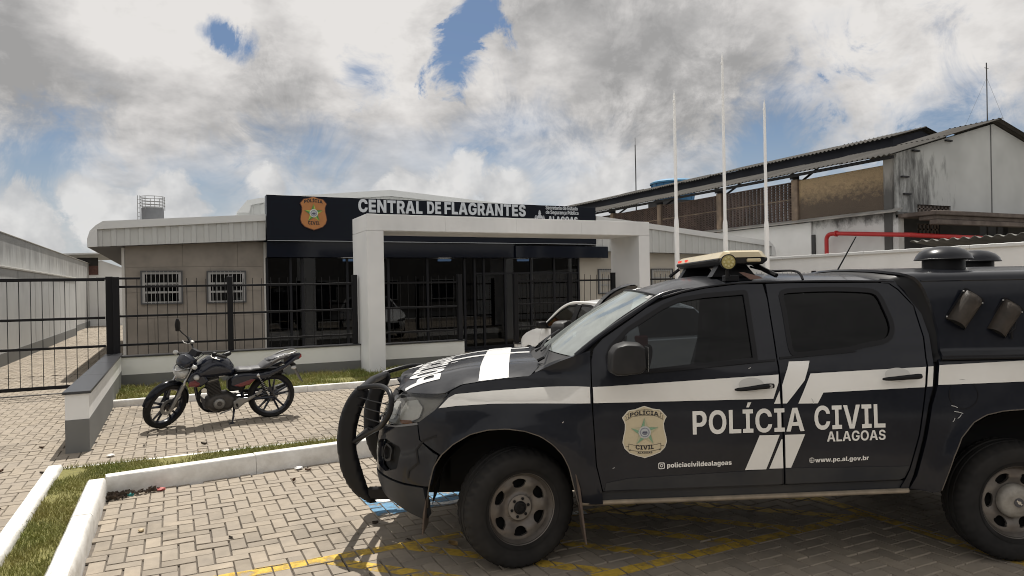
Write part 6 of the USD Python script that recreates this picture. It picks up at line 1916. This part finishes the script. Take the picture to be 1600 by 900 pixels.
# headlamp, visor, instruments
part(moto, 'headlamp', steer(pillow(rounded([(.235, .775), (.30, .80), (.42, .795), (.40, .70), (.345, .645), (.275, .665), (.245, .71)], .02), .098, .07, .02)), LENSM, 60)
vis = part(moto, 'visor', steer(pillow(rounded([(.285, .80), (.30, .90), (.36, .962), (.44, .952), (.52, .875), (.49, .79), (.45, .70), (.415, .70), (.43, .785), (.36, .812)], .015), .115, .06, .02)), MB_, 60)
part(vis, 'lamp_rim', steer(tube(smoothpath([(.415, -.08, .80), (.30, -.075, .805), (.24, -.02, .775), (.24, .02, .775), (.30, .075, .805), (.415, .08, .80)], 18), .008, 6)), CHROME)
part(moto, 'instrument_pod', steer(hull([(.46, -.07, .93), (.46, .07, .93), (.56, -.07, .985), (.56, .07, .985), (.50, -.05, 1.0), (.50, .05, 1.0), (.57, -.06, .94), (.57, .06, .94)])), TRIMK, False)
for s in (-1, 1):
    f_ = part(moto, 'front_indicator', steer(moved(trimesh.creation.icosphere(2, .032).apply_scale((1, 1.1, .9)), (.37, s * .185, .925 if s > 0 else .86))), LENSM, 60)
    part(f_, 'indicator_stalk', steer(tube([(.42, s * .06, .88), (.38, s * .16, .92 if s > 0 else .86)], .012, 6)), TRIMK)
# handlebar, grips, levers, mirrors
hb = smoothpath([(.70, -.36, .985), (.62, -.22, .995), (.555, -.08, .965), (.535, 0, .955), (.555, .08, .965), (.62, .22, .995), (.70, .36, .985)], 30)
bar_ = part(moto, 'handlebar', steer(tube(hb, .0115, 8)), TRIMK)
for s in (-1, 1):
    part(bar_, 'grip', steer(tube([(.645, s * .25, .992), (.70, s * .36, .985)], .0185, 10)), RUBBER)
    part(bar_, 'lever', steer(tube(smoothpath([(.60, s * .20, .985), (.56, s * .24, .985), (.60, s * .355, .975)], 10), .006, 6)), ALU)
    part(bar_, 'switch_box', steer(box(.60, .655, s * .19, s * .245, .965, 1.02, .012)), TRIMK, False)
part(bar_, 'brake_reservoir', steer(box(.575, .625, .15, .20, 1.0, 1.035, .01)), ALU, False)
mr = part(moto, 'mirror', steer(pillow(rounded([(.475, 1.13), (.455, 1.23), (.465, 1.315), (.49, 1.32), (.525, 1.26), (.545, 1.15), (.53, 1.115)], .02), .022, .03, .015, .36)), TRIMK, 60)
part(mr, 'mirror_stem', steer(tube(smoothpath([(.605, .235, 1.0), (.585, .27, 1.06), (.545, .32, 1.11), (.53, .36, 1.145)], 12), .0075, 6)), TRIMK)
ml = part(moto, 'mirror', steer(pillow(rounded([(.66, .985), (.70, 1.02), (.80, 1.03), (.83, 1.0), (.80, .97), (.70, .965)], .015), .03, .03, .015, -.30)), TRIMK, 60)
part(ml, 'mirror_stem', steer(tube([(.61, -.23, .995), (.70, -.29, 1.0)], .0075, 6)), TRIMK)
for p in ([(.58, -.05, .95), (.50, -.11, .88), (.46, -.10, .78), (.55, -.05, .68)], [(.60, -.18, .97), (.52, -.15, .90), (.47, -.08, .80), (.60, -.04, .66)], [(.58, .1, .96), (.48, .13, .85), (.5, .08, .7)]):
    part(moto, 'cable', tube(smoothpath(p, 12), .005, 5), TRIMK)
# tank, shrouds, seat, side panels, tail
tank = rounded([(.47, .70), (.50, .79), (.57, .85), (.66, .905), (.74, .925), (.84, .905), (.93, .845), (.985, .76), (1.0, .70), (.965, .625), (.80, .615), (.62, .605), (.50, .60)], .02)
tk = part(moto, 'fuel_tank', pillow(tank, lambda x, z: .175 - .05 * np.clip((x - .72) / .3, 0, 1) ** 2, .12, .022), MB_, 60)
part(tk, 'fuel_cap', lathe([(0, .012), (.03, .010), (.034, 0), (.034, -.02)], 18, 'z', (.74, 0, .925)), CHROME)
part(tk, 'tank_badge', pillow(rounded([(.60, .775), (.74, .80), (.80, .785), (.72, .765)], .004), .145, .02, .012), mat('moto_decal', (.14, .15, .2), .3), 60)
for s in (-1, 1):
    part(moto, 'tank_shroud', pillow(rounded([(.40, .62), (.435, .70), (.50, .755), (.60, .70), (.66, .60), (.56, .53), (.43, .545)], .02), .018, .03, .02, s * .135), MB_, 60)
    part(moto, 'red_shroud', pillow(rounded([(.408, .555), (.425, .615), (.49, .635), (.56, .575), (.52, .538), (.43, .545)], .012), .014, .02, .015, s * .150), MR_, 60)
    part(moto, 'side_panel', pillow(rounded([(.93, .60), (.96, .655), (1.10, .665), (1.30, .655), (1.42, .67), (1.62, .745), (1.78, .84), (1.80, .815), (1.64, .69), (1.48, .61), (1.36, .555), (1.22, .565), (1.10, .50), (1.0, .47), (.93, .50)], .012), .022, .03, .02, s * .112), MB_, 60)
    part(moto, 'red_side_accent', pillow(rounded([(.945, .512), (1.05, .545), (1.16, .578), (1.245, .578), (1.165, .505), (1.05, .482)], .006), .012, .015, .012, s * .128), MR_, 60)
part(moto, 'orange_lamp', moved(trimesh.creation.icosphere(2, .036), (.505, -.165, .665)), LENSM, 60)
seat = rounded([(.985, .715), (1.04, .738), (1.18, .722), (1.30, .738), (1.375, .80), (1.50, .85), (1.68, .875), (1.725, .865), (1.70, .83), (1.56, .775), (1.42, .695), (1.16, .665), (1.01, .66)], .012)
st_ = part(moto, 'seat', pillow(seat, lambda x, z: .115 + .02 * np.sin(np.clip((x - 1.0) / .5, 0, 1) * PI), .055, .02), SEATM, 60)
part(st_, 'pillion_pad', pillow(rounded([(1.36, .782), (1.40, .818), (1.50, .856), (1.68, .881), (1.73, .868), (1.60, .84), (1.47, .80)], .008), .105, .03, .018), SEATG, 60)
part(moto, 'seat_underside', box(.98, 1.62, -.07, .07, .60, .69, .02), TRIMK, False)
grab = smoothpath([(1.45, -.115, .79), (1.60, -.135, .865), (1.76, -.11, .905), (1.80, 0, .91), (1.76, .11, .905), (1.60, .135, .865), (1.45, .115, .79)], 30)
part(moto, 'grab_rail', tube(grab, .012, 8), mat('satin_grey_rail', (.22, .22, .22), .35, metal=.6))
part(moto, 'tail_cowl', hull([(1.62, -.08, .74), (1.62, .08, .74), (1.62, -.07, .84), (1.62, .07, .84), (1.86, -.045, .865), (1.86, .045, .865), (1.83, -.05, .79), (1.83, .05, .79)]), MB_, False)
part(moto, 'tail_lamp', hull([(1.83, -.05, .79), (1.83, .05, .79), (1.865, -.045, .86), (1.865, .045, .86), (1.875, -.03, .82), (1.875, .03, .82)]), mat('moto_red_lens', (.25, .01, .01), .2), False)
part(moto, 'rear_mudguard', hull([(1.66, -.055, .76), (1.66, .055, .76), (1.76, -.05, .70), (1.76, .05, .70), (1.80, -.045, .72), (1.80, .045, .72), (1.70, -.055, .80), (1.70, .055, .80)]), TRIMK, False)
part(moto, 'number_plate', hull([(1.765, -.10, .69), (1.765, .10, .69), (1.775, -.10, .695), (1.775, .10, .695), (1.872, -.10, .475), (1.872, .10, .475), (1.880, -.10, .48), (1.880, .10, .48)]), mat('plate_back', (.05, .05, .052), .5), False)
for s in (-1, 1):
    f_ = part(moto, 'rear_indicator', moved(trimesh.creation.icosphere(2, .03).apply_scale((1.2, 1, .8)), (1.735, s * .15, .70)), LENSM if s < 0 else TRIMK, 60)
    part(f_, 'indicator_stalk', tube([(1.72, s * .04, .72), (1.735, s * .14, .70)], .01, 6), TRIMK)
# engine
part(moto, 'crankcase', pillow(rounded([(.60, .24), (.63, .36), (.72, .42), (.90, .43), (1.0, .36), (1.02, .25), (.95, .17), (.72, .155)], .04), .115, .06, .02), ALUD, 60)
part(moto, 'clutch_cover', cat(lathe([(.074, -.10), (.072, -.135), (.060, -.148), (.038, -.152), (.035, -.146), (0, -.146)], 32, 'y', (.785, 0, .285))), ALU, 40)
part(moto, 'cover_cap', lathe([(.03, -.146), (.028, -.156), (0, -.158)], 20, 'y', (.785, 0, .285)), ALUD, 40)
cyl = []
for k in range(9):
    q = box(-.085, .085, -.085, .085, .0 + .019 * k, .010 + .019 * k, .003)
    cyl.append(q)
cyl.append(box(-.065, .065, -.065, .065, -.02, .18))
cylm = moved(cat(*cyl), (.745, 0, .395), ry=math.radians(-12))
part(moto, 'cylinder', cylm, ALUD, False)
part(moto, 'cylinder_head', moved(box(-.095, .095, -.08, .08, .175, .225, .02), (.745, 0, .395), ry=math.radians(-12)), ALU, False)
part(moto, 'horn', lathe([(0, -.13), (.034, -.13), (.036, -.11), (0, -.10)], 16, 'y', (.60, 0, .475)), CHROME)
part(moto, 'air_box', box(.90, 1.12, -.09, .09, .42, .60, .03), TRIMK, False)
part(moto, 'frame_tube', tube(smoothpath([(.47, 0, .82), (.50, 0, .60), (.53, 0, .40), (.60, 0, .22), (.78, 0, .15)], 20), .022, 8), MB_)
part(moto, 'frame_tube', tube([(.46, 0, .80), (.75, 0, .70), (1.05, 0, .62), (1.10, 0, .30)], .024, 8), MB_)
part(moto, 'header_pipe', tube(smoothpath([(.66, -.03, .50), (.575, -.05, .46), (.545, -.05, .36), (.60, -.04, .22), (.72, .02, .15), (.95, .10, .15)], 24), .02, 8), TRIMK)
part(moto, 'silencer', tube([(.95, .12, .17), (1.25, .17, .25), (1.75, .18, .40)], [.025, .042, .045], 12), mat('satin_black_pipe', (.02, .02, .02), .4))
part(moto, 'belly_guard', hull([(.555, -.05, .40), (.555, .05, .40), (.60, -.06, .22), (.60, .06, .22), (.80, -.06, .14), (.80, .06, .14), (.62, -.05, .32), (.62, .05, .32)]), MB_, False)
# swing arm, shocks, chain guard, foot rests, stand
for s in (-1, 1):
    part(moto, 'swing_arm', tube([(1.04, s * .085, .30), (1.475, s * .095, .30)], [.026, .022], 8), MB_)
    sh = part(moto, 'shock_absorber', tube([(1.275, s * .125, .615), (1.42, s * .115, .335)], .013, 8), CHROME)
    d0, d1 = np.array([1.29, s * .125, .59]), np.array([1.385, s * .118, .40])
    spr = [d0 + (d1 - d0) * k / 70 + .027 * (np.array([.89, 0, .46]) * math.cos(k * .72) + np.array([0, 1, 0]) * math.sin(k * .72)) for k in range(71)]
    part(sh, 'spring', tube(spr, .0055, 5), MB_)
    part(sh, 'shock_head', moved(trimesh.creation.icosphere(2, .026), (1.272, s * .125, .622)), CHROME, 60)
    part(moto, 'foot_bracket', pillow(rounded([(.955, .30), (1.02, .35), (1.12, .335), (1.23, .375), (1.30, .44), (1.335, .43), (1.29, .36), (1.20, .315), (1.09, .255), (1.0, .185), (.965, .20)], .008), .012, .014, .012, s * .145), ALU, 60)
    part(moto, 'foot_peg', tube([(1.0, s * .15, .26), (.99, s * .24, .26)], .014, 8), RUBBER)
    part(moto, 'pillion_peg', tube([(1.235, s * .15, .36), (1.23, s * .23, .37)], .011, 8), RUBBER)
part(moto, 'chain_guard', box(1.06, 1.46, .055, .085, .36, .40, .01), TRIMK, False)
part(moto, 'inner_mudguard', cat(grid([[(1.475 + .345 * math.cos(a), y, .305 + .345 * math.sin(a)) for y in (-.06, 0, .06)] for a in np.linspace(.6, 2.5, 16)]), grid([[(1.475 + .345 * math.cos(a), y, .305 + .345 * math.sin(a)) for y in (-.06, 0, .06)] for a in np.linspace(.6, 2.5, 16)], flip=True)), TRIMK, 60)
part(moto, 'gear_lever', tube([(.93, -.15, .20), (.80, -.17, .165), (.78, -.20, .165)], .008, 6), ALU)
sd = part(moto, 'side_stand', tube([(.975, -.10, .215), (.955, -.155, .12), (.925, -.235, .034)], [.016, .013, .012], 8), MB_)
part(sd, 'stand_foot', box(.885, .955, -.265, -.205, .024, .042, .006), MB_, False)
# ------------------------------------------------------------------ white hatchback parked behind the pickup, nose to the building
# car frame: x towards the tail from the front axle, y away from its near (left) side
CW = mat('white_car_paint', (0.80, 0.81, 0.81), .28, coat=.7, var=.02)
car = thing('white_hatchback', 'white hatchback parked nose-in behind the black pickup', 'car', (6.66, 11.28, 0), -PI / 2)
CWb = PchipInterpolator([.2, .30, .5, .75, .92, .99, 1.06, 1.25, 1.42, 1.50], [.78, .82, .855, .865, .850, .828, .800, .715, .625, .575])
_ct = np.linspace(0, PI / 2, 50)
_ca = np.vstack([np.stack([-.20 - .52 * np.sin(_ct), -.32 - .53 * np.cos(_ct)], 1), np.stack([-.72 - .05 * np.linspace(0, 1, 10)[1:], np.linspace(-.32, 0, 10)[1:]], 1)])
_cs = np.concatenate([[0], np.cumsum(np.linalg.norm(np.diff(_ca, axis=0), axis=1))])
CDX = PchipInterpolator([.2, .3, .5, .65, .8, .92, 1.0], [.08, .02, -.06, -.05, .0, .09, .22])


def cshell(u, z):
    u, z = np.asarray(u, float), np.asarray(z, float)
    tail = 1 - .16 * np.clip((u - 2.3) / .9, 0, 1) ** 2
    side = np.stack([u, -CWb(z) * tail, z], -1)
    s = np.clip(-.20 - u, 0, _cs[-1])
    px, py = np.interp(s, _cs, _ca[:, 0]), np.interp(s, _cs, _ca[:, 1])
    wt = np.clip((-.20 - px) / .52, 0, 1) ** 1.3
    fr = np.stack([px + CDX(z) * wt, py * CWb(np.minimum(z, .86)) / .85, z], -1)
    return np.where((u >= -.20)[..., None], side, fr)


def cshell_n(u, z):
    e = 1e-3
    n = np.cross(cshell(np.asarray(u) + e, z) - cshell(np.asarray(u) - e, z), cshell(u, np.asarray(z) + e) - cshell(u, np.asarray(z) - e))
    return n / np.maximum(np.linalg.norm(n, axis=-1, keepdims=True), 1e-12)


cs_ = lambda poly, off=0.0, flange=0.0: skin(poly.buffer(0), off, flange, cell=.08, surf=cshell, nrm=cshell_n)


def cboth(name, mesh, m, parents=None, label=None):
    pa, pb = parents or (car, car)
    return part(pa, name, mesh, m, 45), part(pb, name, mirror_y(mesh), m, 45)


def arch(cx_, r_, zc, n=12):
    return [(cx_ + r_ * math.cos(a), zc + r_ * math.sin(a)) for a in np.linspace(PI + .35, -.35, n)]


CX = 2.53
fend = P_([(-.22, .28)] + [] + [(-.345, .22)] + arch(0, .345, .33) + [(.36, .22), (.40, .24), (.40, .98), (.36, 1.0), (.10, .955), (-.12, .89), (-.30, .80), (-.44, .70), (-.42, .60), (-.38, .42)])
cf = cboth('fender', cs_(fend, 0, .03), CW)
chole = rounded([(.46, 1.01), (.60, 1.12), (.86, 1.305), (1.05, 1.385), (1.32, 1.41), (1.33, 1.045), (.80, 1.02)], .02)
cdoor = P_([(.408, .24), (1.40, .24), (1.41, .9), (1.385, 1.445), (1.05, 1.43), (.84, 1.35), (.55, 1.135), (.408, 1.02)])
cd = cboth('front_door', cs_(cdoor.difference(chole), 0, .03), CW)
chole2 = rounded([(1.45, 1.05), (1.44, 1.41), (1.75, 1.395), (2.05, 1.33), (2.22, 1.20), (2.15, 1.08)], .025)
cdoor2 = P_([(1.408, .24), (2.10, .24), (2.17, .42), (2.30, .60), (2.42, .75), (2.40, 1.2), (2.15, 1.36), (1.85, 1.43), (1.393, 1.447), (1.418, .9)])
cr_ = cboth('rear_door', cs_(cdoor2.difference(chole2), 0, .03), CW)
cq = P_([(2.11, .24), (2.18, .22)] + arch(CX, .345, .33) + [(2.90, .25), (3.15, .35), (3.18, .9), (3.05, 1.12), (2.70, 1.36), (2.40, 1.42), (2.16, 1.37), (2.41, 1.2), (2.43, .75), (2.31, .59)])
cboth('rear_quarter', cs_(cq, 0, .03), CW)
for hl, prs in ((chole, cd), (chole2, cr_)):
    cboth('window_glass', cs_(hl.buffer(-.004), -.008), glass('dark_car_window', (.10, .11, .11), 1.5), prs)
    cboth('window_seal', cs_(hl.buffer(.016).difference(hl.buffer(-.012)), .003, .01), TRIMK, prs)
cboth('pillar_cover', cs_(P_([(1.335, 1.05), (1.325, 1.41), (1.44, 1.41), (1.45, 1.05)]), .004), TRIMK)
cboth('front_bumper', cs_(P_([(-.30, .24), (-.385, .42), (-.425, .60), (-.445, .695), (-.60, .66), (-1.3, .60), (-1.3, .26), (-.8, .22)]), 0, .03), CW)
cboth('lower_grille', cs_(P_([(-.80, .34), (-1.3, .34), (-1.3, .55), (-.85, .56)]), .006), GAPK)
cboth('headlight', cs_(rounded([(-.36, .735), (-.44, .725), (-.70, .70), (-.92, .66), (-.92, .60), (-.68, .61), (-.48, .65)], .01), .006), mat('dark_lamp', (.06, .06, .065), .15, coat=1.0))
cboth('sill', cs_(P_([(.36, .18), (2.2, .18), (2.2, .236), (.36, .236)]), -.01, .04), TRIMK)
hz = lambda x, y: np.interp(x, [-.75, -.6, -.4, 0, .42], [.56, .65, .755, .915, 1.005]) + .055 * (1 - np.abs(y / .82) ** 2.5)
hh = [tuple(q) for q in cshell(np.linspace(-1.10, -.25, 24), np.full(24, .74))[:, :2]] + [(.1, -.835), (.40, -.80), (.30, -.4), (.24, 0)]
hpoly = P_(hh + [(x, -y) for x, y in reversed(hh)]).buffer(0)
ch_ = part(car, 'hood', skin(hpoly.buffer(-.004), 0, .03, cell=.08, surf=lambda x, y: np.stack([x, y, hz(x, y)], -1), nrm=lambda x, y: np.stack([0 * x, 0 * x, 0 * x + 1], -1)), CW, 50)
rows = [[np.array([.44 - .22 * (1 - t * t), t * .78, 1.005 + .03 * (1 - t * t)]) * (1 - k) + np.array([1.02 - .07 * (1 - t * t), t * .64, 1.405 + .05 * (1 - t * t)]) * k + np.array([-.03, 0, .04]) * math.sin(k * PI) * .5 for k in np.linspace(0, 1, 7)] for t in np.linspace(-1, 1, 15)]
part(car, 'windscreen', grid(rows), glass('car_windscreen', (.3, .34, .33), 1.5), 60)
for s in (-1, 1):
    part(car, 'windscreen_pillar', tube(smoothpath([(.40, s * .815, 1.0), (.58, s * .755, 1.14), (.86, s * .675, 1.345), (1.04, s * .632, 1.42), (1.4, s * .612, 1.452), (1.9, s * .61, 1.435), (2.4, s * .60, 1.40)], 24), .022, 8), CW, 60)
rows = [[(x, t * .635, np.interp(x, [1.0, 1.4, 1.9, 2.4, 2.75], [1.42, 1.455, 1.44, 1.40, 1.33]) + .045 * (1 - t * t)) for t in np.linspace(-1, 1, 11)] for x in np.linspace(1.0, 2.75, 14)]
part(car, 'roof', grid(rows, flip=True), CW, 60)
rows = [[(2.75 + .40 * k, t * (.62 + .1 * k), 1.33 - .36 * k + .045 * (1 - t * t) * (1 - k)) for t in np.linspace(-1, 1, 11)] for k in np.linspace(0, 1, 5)]
part(car, 'tailgate', grid(rows, flip=True), glass('dark_car_window', (0, 0, 0)), 60)
part(car, 'rear_panel', hull([(3.0, -.70, .30), (3.0, .70, .30), (3.2, -.68, .40), (3.2, .68, .40), (3.18, -.68, .92), (3.18, .68, .92), (3.1, -.7, 1.0), (3.1, .7, 1.0)]), CW, False)
for s in (-1, 1):
    part(car, 'tail_light', box(3.04, 3.20, s * .60, s * .745, .78, 1.0, .02), mat('tail_lens', (.1, 0, 0)), False)
part(car, 'inner_body', cat(box(-.45, .40, -.55, .55, .25, .72), box(.4, 3.05, -.74, .74, .22, .55), box(.42, .6, -.72, .72, .55, .98), box(2.9, 3.06, -.66, .66, .5, 1.0)), UNDER, False)
for x in (1.25, 2.1):
    for y in (-.36, .36):
        part(car, 'seat', cat(box(x - .2, x + .2, y - .2, y + .2, .5, .68, .05), hull([(x + .12, y - .2, .66), (x + .12, y + .2, .66), (x + .3, y - .16, 1.22), (x + .3, y + .16, 1.22), (x + .36, y - .16, 1.2), (x + .36, y + .16, 1.2), (x + .26, y - .2, .66), (x + .26, y + .2, .66)])), CABIN_D, False)
for s in (-1, 1):
    h = hull([(.50, s * .86, .99), (.50, s * .99, 1.0), (.66, s * .86, 1.0), (.66, s * 1.02, 1.0), (.52, s * .88, 1.11), (.53, s * .99, 1.12), (.68, s * .88, 1.12), (.68, s * 1.02, 1.11), (.46, s * .93, 1.05), (.60, s * .80, 1.0), (.64, s * .80, 1.03)])
    part(car, 'side_mirror', trimesh.smoothing.filter_taubin(h.subdivide().subdivide(), iterations=6), TRIMK, 60)
    part(car, 'door_handle', tube(smoothpath([(1.18, s * .862, .88), (1.24, s * .885, .885), (1.36, s * .866, .89)], 8), .012, 6), CHROME)
for x in (0.0, CX):
    for s in (-1, 1):
        k = .095
        ty = lathe([(.20, -k * .8), (.22, -k * .98), (.27, -k), (.30, -k * .8), (.305, -k * .5), (.306, 0), (.305, k * .5), (.30, k * .8), (.27, k), (.22, k * .98), (.20, k * .8)], 48, 'y', (x, s * .76, .306))
        w_ = part(car, 'wheel', ty, RUBBER, 40)
        fc = Point(0, 0).buffer(.2, 32)
        for q in range(7):
            a = q * 2 * PI / 7
            fc = fc.difference(affinity.rotate(P_([(.07, -.012), (.175, -.055), (.175, .055), (.07, .012)]).buffer(.006), math.degrees(a), origin=(0, 0)))
        rm = prism(fc, -.075, -.05, 'xz')
        rm = moved(rm if s < 0 else mirror_y(rm), (x, s * .76, .306))
        part(w_, 'rim', rm, ALU, False)
        part(w_, 'brake_drum', lathe([(0, -.03), (.19, -.03), (.19, .03), (0, .03)], 24, 'y', (x, s * .76, .306)), GAPK, False)

# ------------------------------------------------------------------ litter and fallen leaves on the paving
LEAF = [mat('dry_leaf', (.085, .045, .025), .8, var=.3, scale=40), mat('dark_leaf', (.035, .026, .018), .8, var=.3, scale=40), mat('yellow_leaf', (.25, .16, .06), .8, var=.2, scale=40)]


def leaf_mesh(L_, w_, curl):
    rows = []
    for k in np.linspace(0, 1, 7):
        hw = w_ * math.sin(PI * min(k * .96 + .02, 1)) ** .8
        rows.append([(L_ * (k - .5), hw * t, .006 + curl * (abs(t) ** 1.5) * w_ + .25 * curl * L_ * (k - .5) ** 2 * 2) for t in (-1, -.5, 0, .5, 1)])
    g_ = grid(rows)
    return cat(g_, tm(np.array(g_.vertices) - [0, 0, .0006], np.array(g_.faces)[:, ::-1]))


spots = [((-1.37, 9.42), .06, 0), ((-1.55, 8.35), .07, 0), ((-1.17, 8.05), .05, 1), ((-1.62, 7.35), .075, 1), ((-1.30, 6.85), .06, 0), ((-.33, 8.92), .05, 1), ((.28, 8.66), .075, 1),
         ((.95, 6.55), .045, 0), ((1.13, 6.88), .06, 0), ((.33, 5.26), .045, 1), ((1.42, 4.62), .04, 1), ((.22, 8.25), .04, 2), ((1.65, 4.38), .08, 2), ((1.30, 5.05), .045, 1)]
LEAF_LABELS = ['dry brown leaf lying left of the base of the low side wall', 'dry brown leaf on the driveway before the near end of the low side wall', 'dark leaf between the low side wall and the corner of the outer kerb',
               'largest dark leaf, on the driveway left of the outer kerb', 'dry brown leaf lying closest to the left kerb leg on the driveway', 'small dark leaf on the paving left of the motorcycle shadow', 'larger dark leaf on the paving in front of the motorcycle',
               'small brown leaf on the paving a step before the near kerb', 'brown leaf against the near kerb beside the white paper scrap', 'dark leaf alone on the open paving beyond the yellow line', 'dark leaf on the yellow hatching before the pickup bumper',
               'pale yellow leaf by the thin kerb in front of the motorcycle', 'pale yellow leaf on the yellow hatching in the pickup shadow', 'dark leaf on the paving beside the blue painted square']
for i, ((x, y), L_, c_) in enumerate(spots):
    t = thing('fallen_leaf', LEAF_LABELS[i], 'leaf', (x, y, .0), rnd.uniform(0, 6.28), group='fallen leaves on the paving')
    part(t, 'blade', leaf_mesh(L_, L_ * rnd.uniform(.25, .42), rnd.uniform(.3, 1.1)), LEAF[c_], 60)
    part(t, 'stalk', tube([(L_ * .48, 0, .008), (L_ * .75, rnd.uniform(-.01, .01), .006)], .0016, 4), LEAF[1])
COL = [(.04, .035, .03), (.03, .16, .15), (.10, .07, .05), (.35, .07, .06), (.25, .24, .22), (.05, .04, .03), (.02, .02, .02)]
vv = []
for k in range(70):
    f_ = rnd.random() ** 1.4
    x, y = -.52 + f_ * .40, 6.83 - rnd.random() * .13 * (1 - f_ * .6) + f_ * .04
    q = leaf_mesh(rnd.uniform(.02, .06), rnd.uniform(.008, .02), rnd.uniform(.5, 1.6))
    vv.append(moved(q, (x, y, rnd.uniform(0, .025)), rz=rnd.uniform(0, 6.28), rx=rnd.uniform(-.5, .5)))
top('litter', cat(*vv), mat('leaf_litter', (.055, .042, .032), .9, island=.9, var=.4, scale=30), label='dark leaf litter in the corner of the kerb', kind='stuff')
for (lab, nm, c_, p, s_) in (('teal bottle cap in the leaf litter', 'bottle_cap', (.02, .20, .19), (-.36, 6.79), 1), ('crumpled red wrapper in the leaf litter', 'wrapper', (.40, .09, .08), (-.13, 6.84), 2), ('crumpled white paper scrap by the kerb', 'paper_scrap', (.7, .7, .7), (1.06, 6.98), 2), ('small yellowish pebble on the paving', 'pebble', (.45, .36, .22), (-.24, 5.72), 3), ('white paper scrap on the paving by the side wall', 'paper_scrap', (.7, .69, .66), (-.63, 8.55), 2)):
    if s_ == 1:
        m_ = lathe([(0, .02), (.022, .02), (.025, .016), (.026, 0)], 16, 'z')
    elif s_ == 2:
        v = trimesh.creation.icosphere(2, .03)
        v.vertices = v.vertices * (1 + .8 * (meshkit.noise(v.vertices * 60)[:, None] - .5)) * [1.3, .9, .45] + [0, 0, .012]
        m_ = v
    else:
        v = trimesh.creation.icosphere(2, .018)
        v.vertices = v.vertices * (1 + .5 * (meshkit.noise(v.vertices * 60)[:, None] - .5)) * [1.2, 1, .7] + [0, 0, .012]
        m_ = v
    top(nm, moved(m_, (p[0], p[1], .004)), mat(nm + '_colour_' + str(int(p[1] * 10)), c_, .6), lab, {'bottle_cap': 'bottle cap', 'wrapper': 'wrapper', 'paper_scrap': 'paper', 'pebble': 'pebble'}[nm], smooth=False)
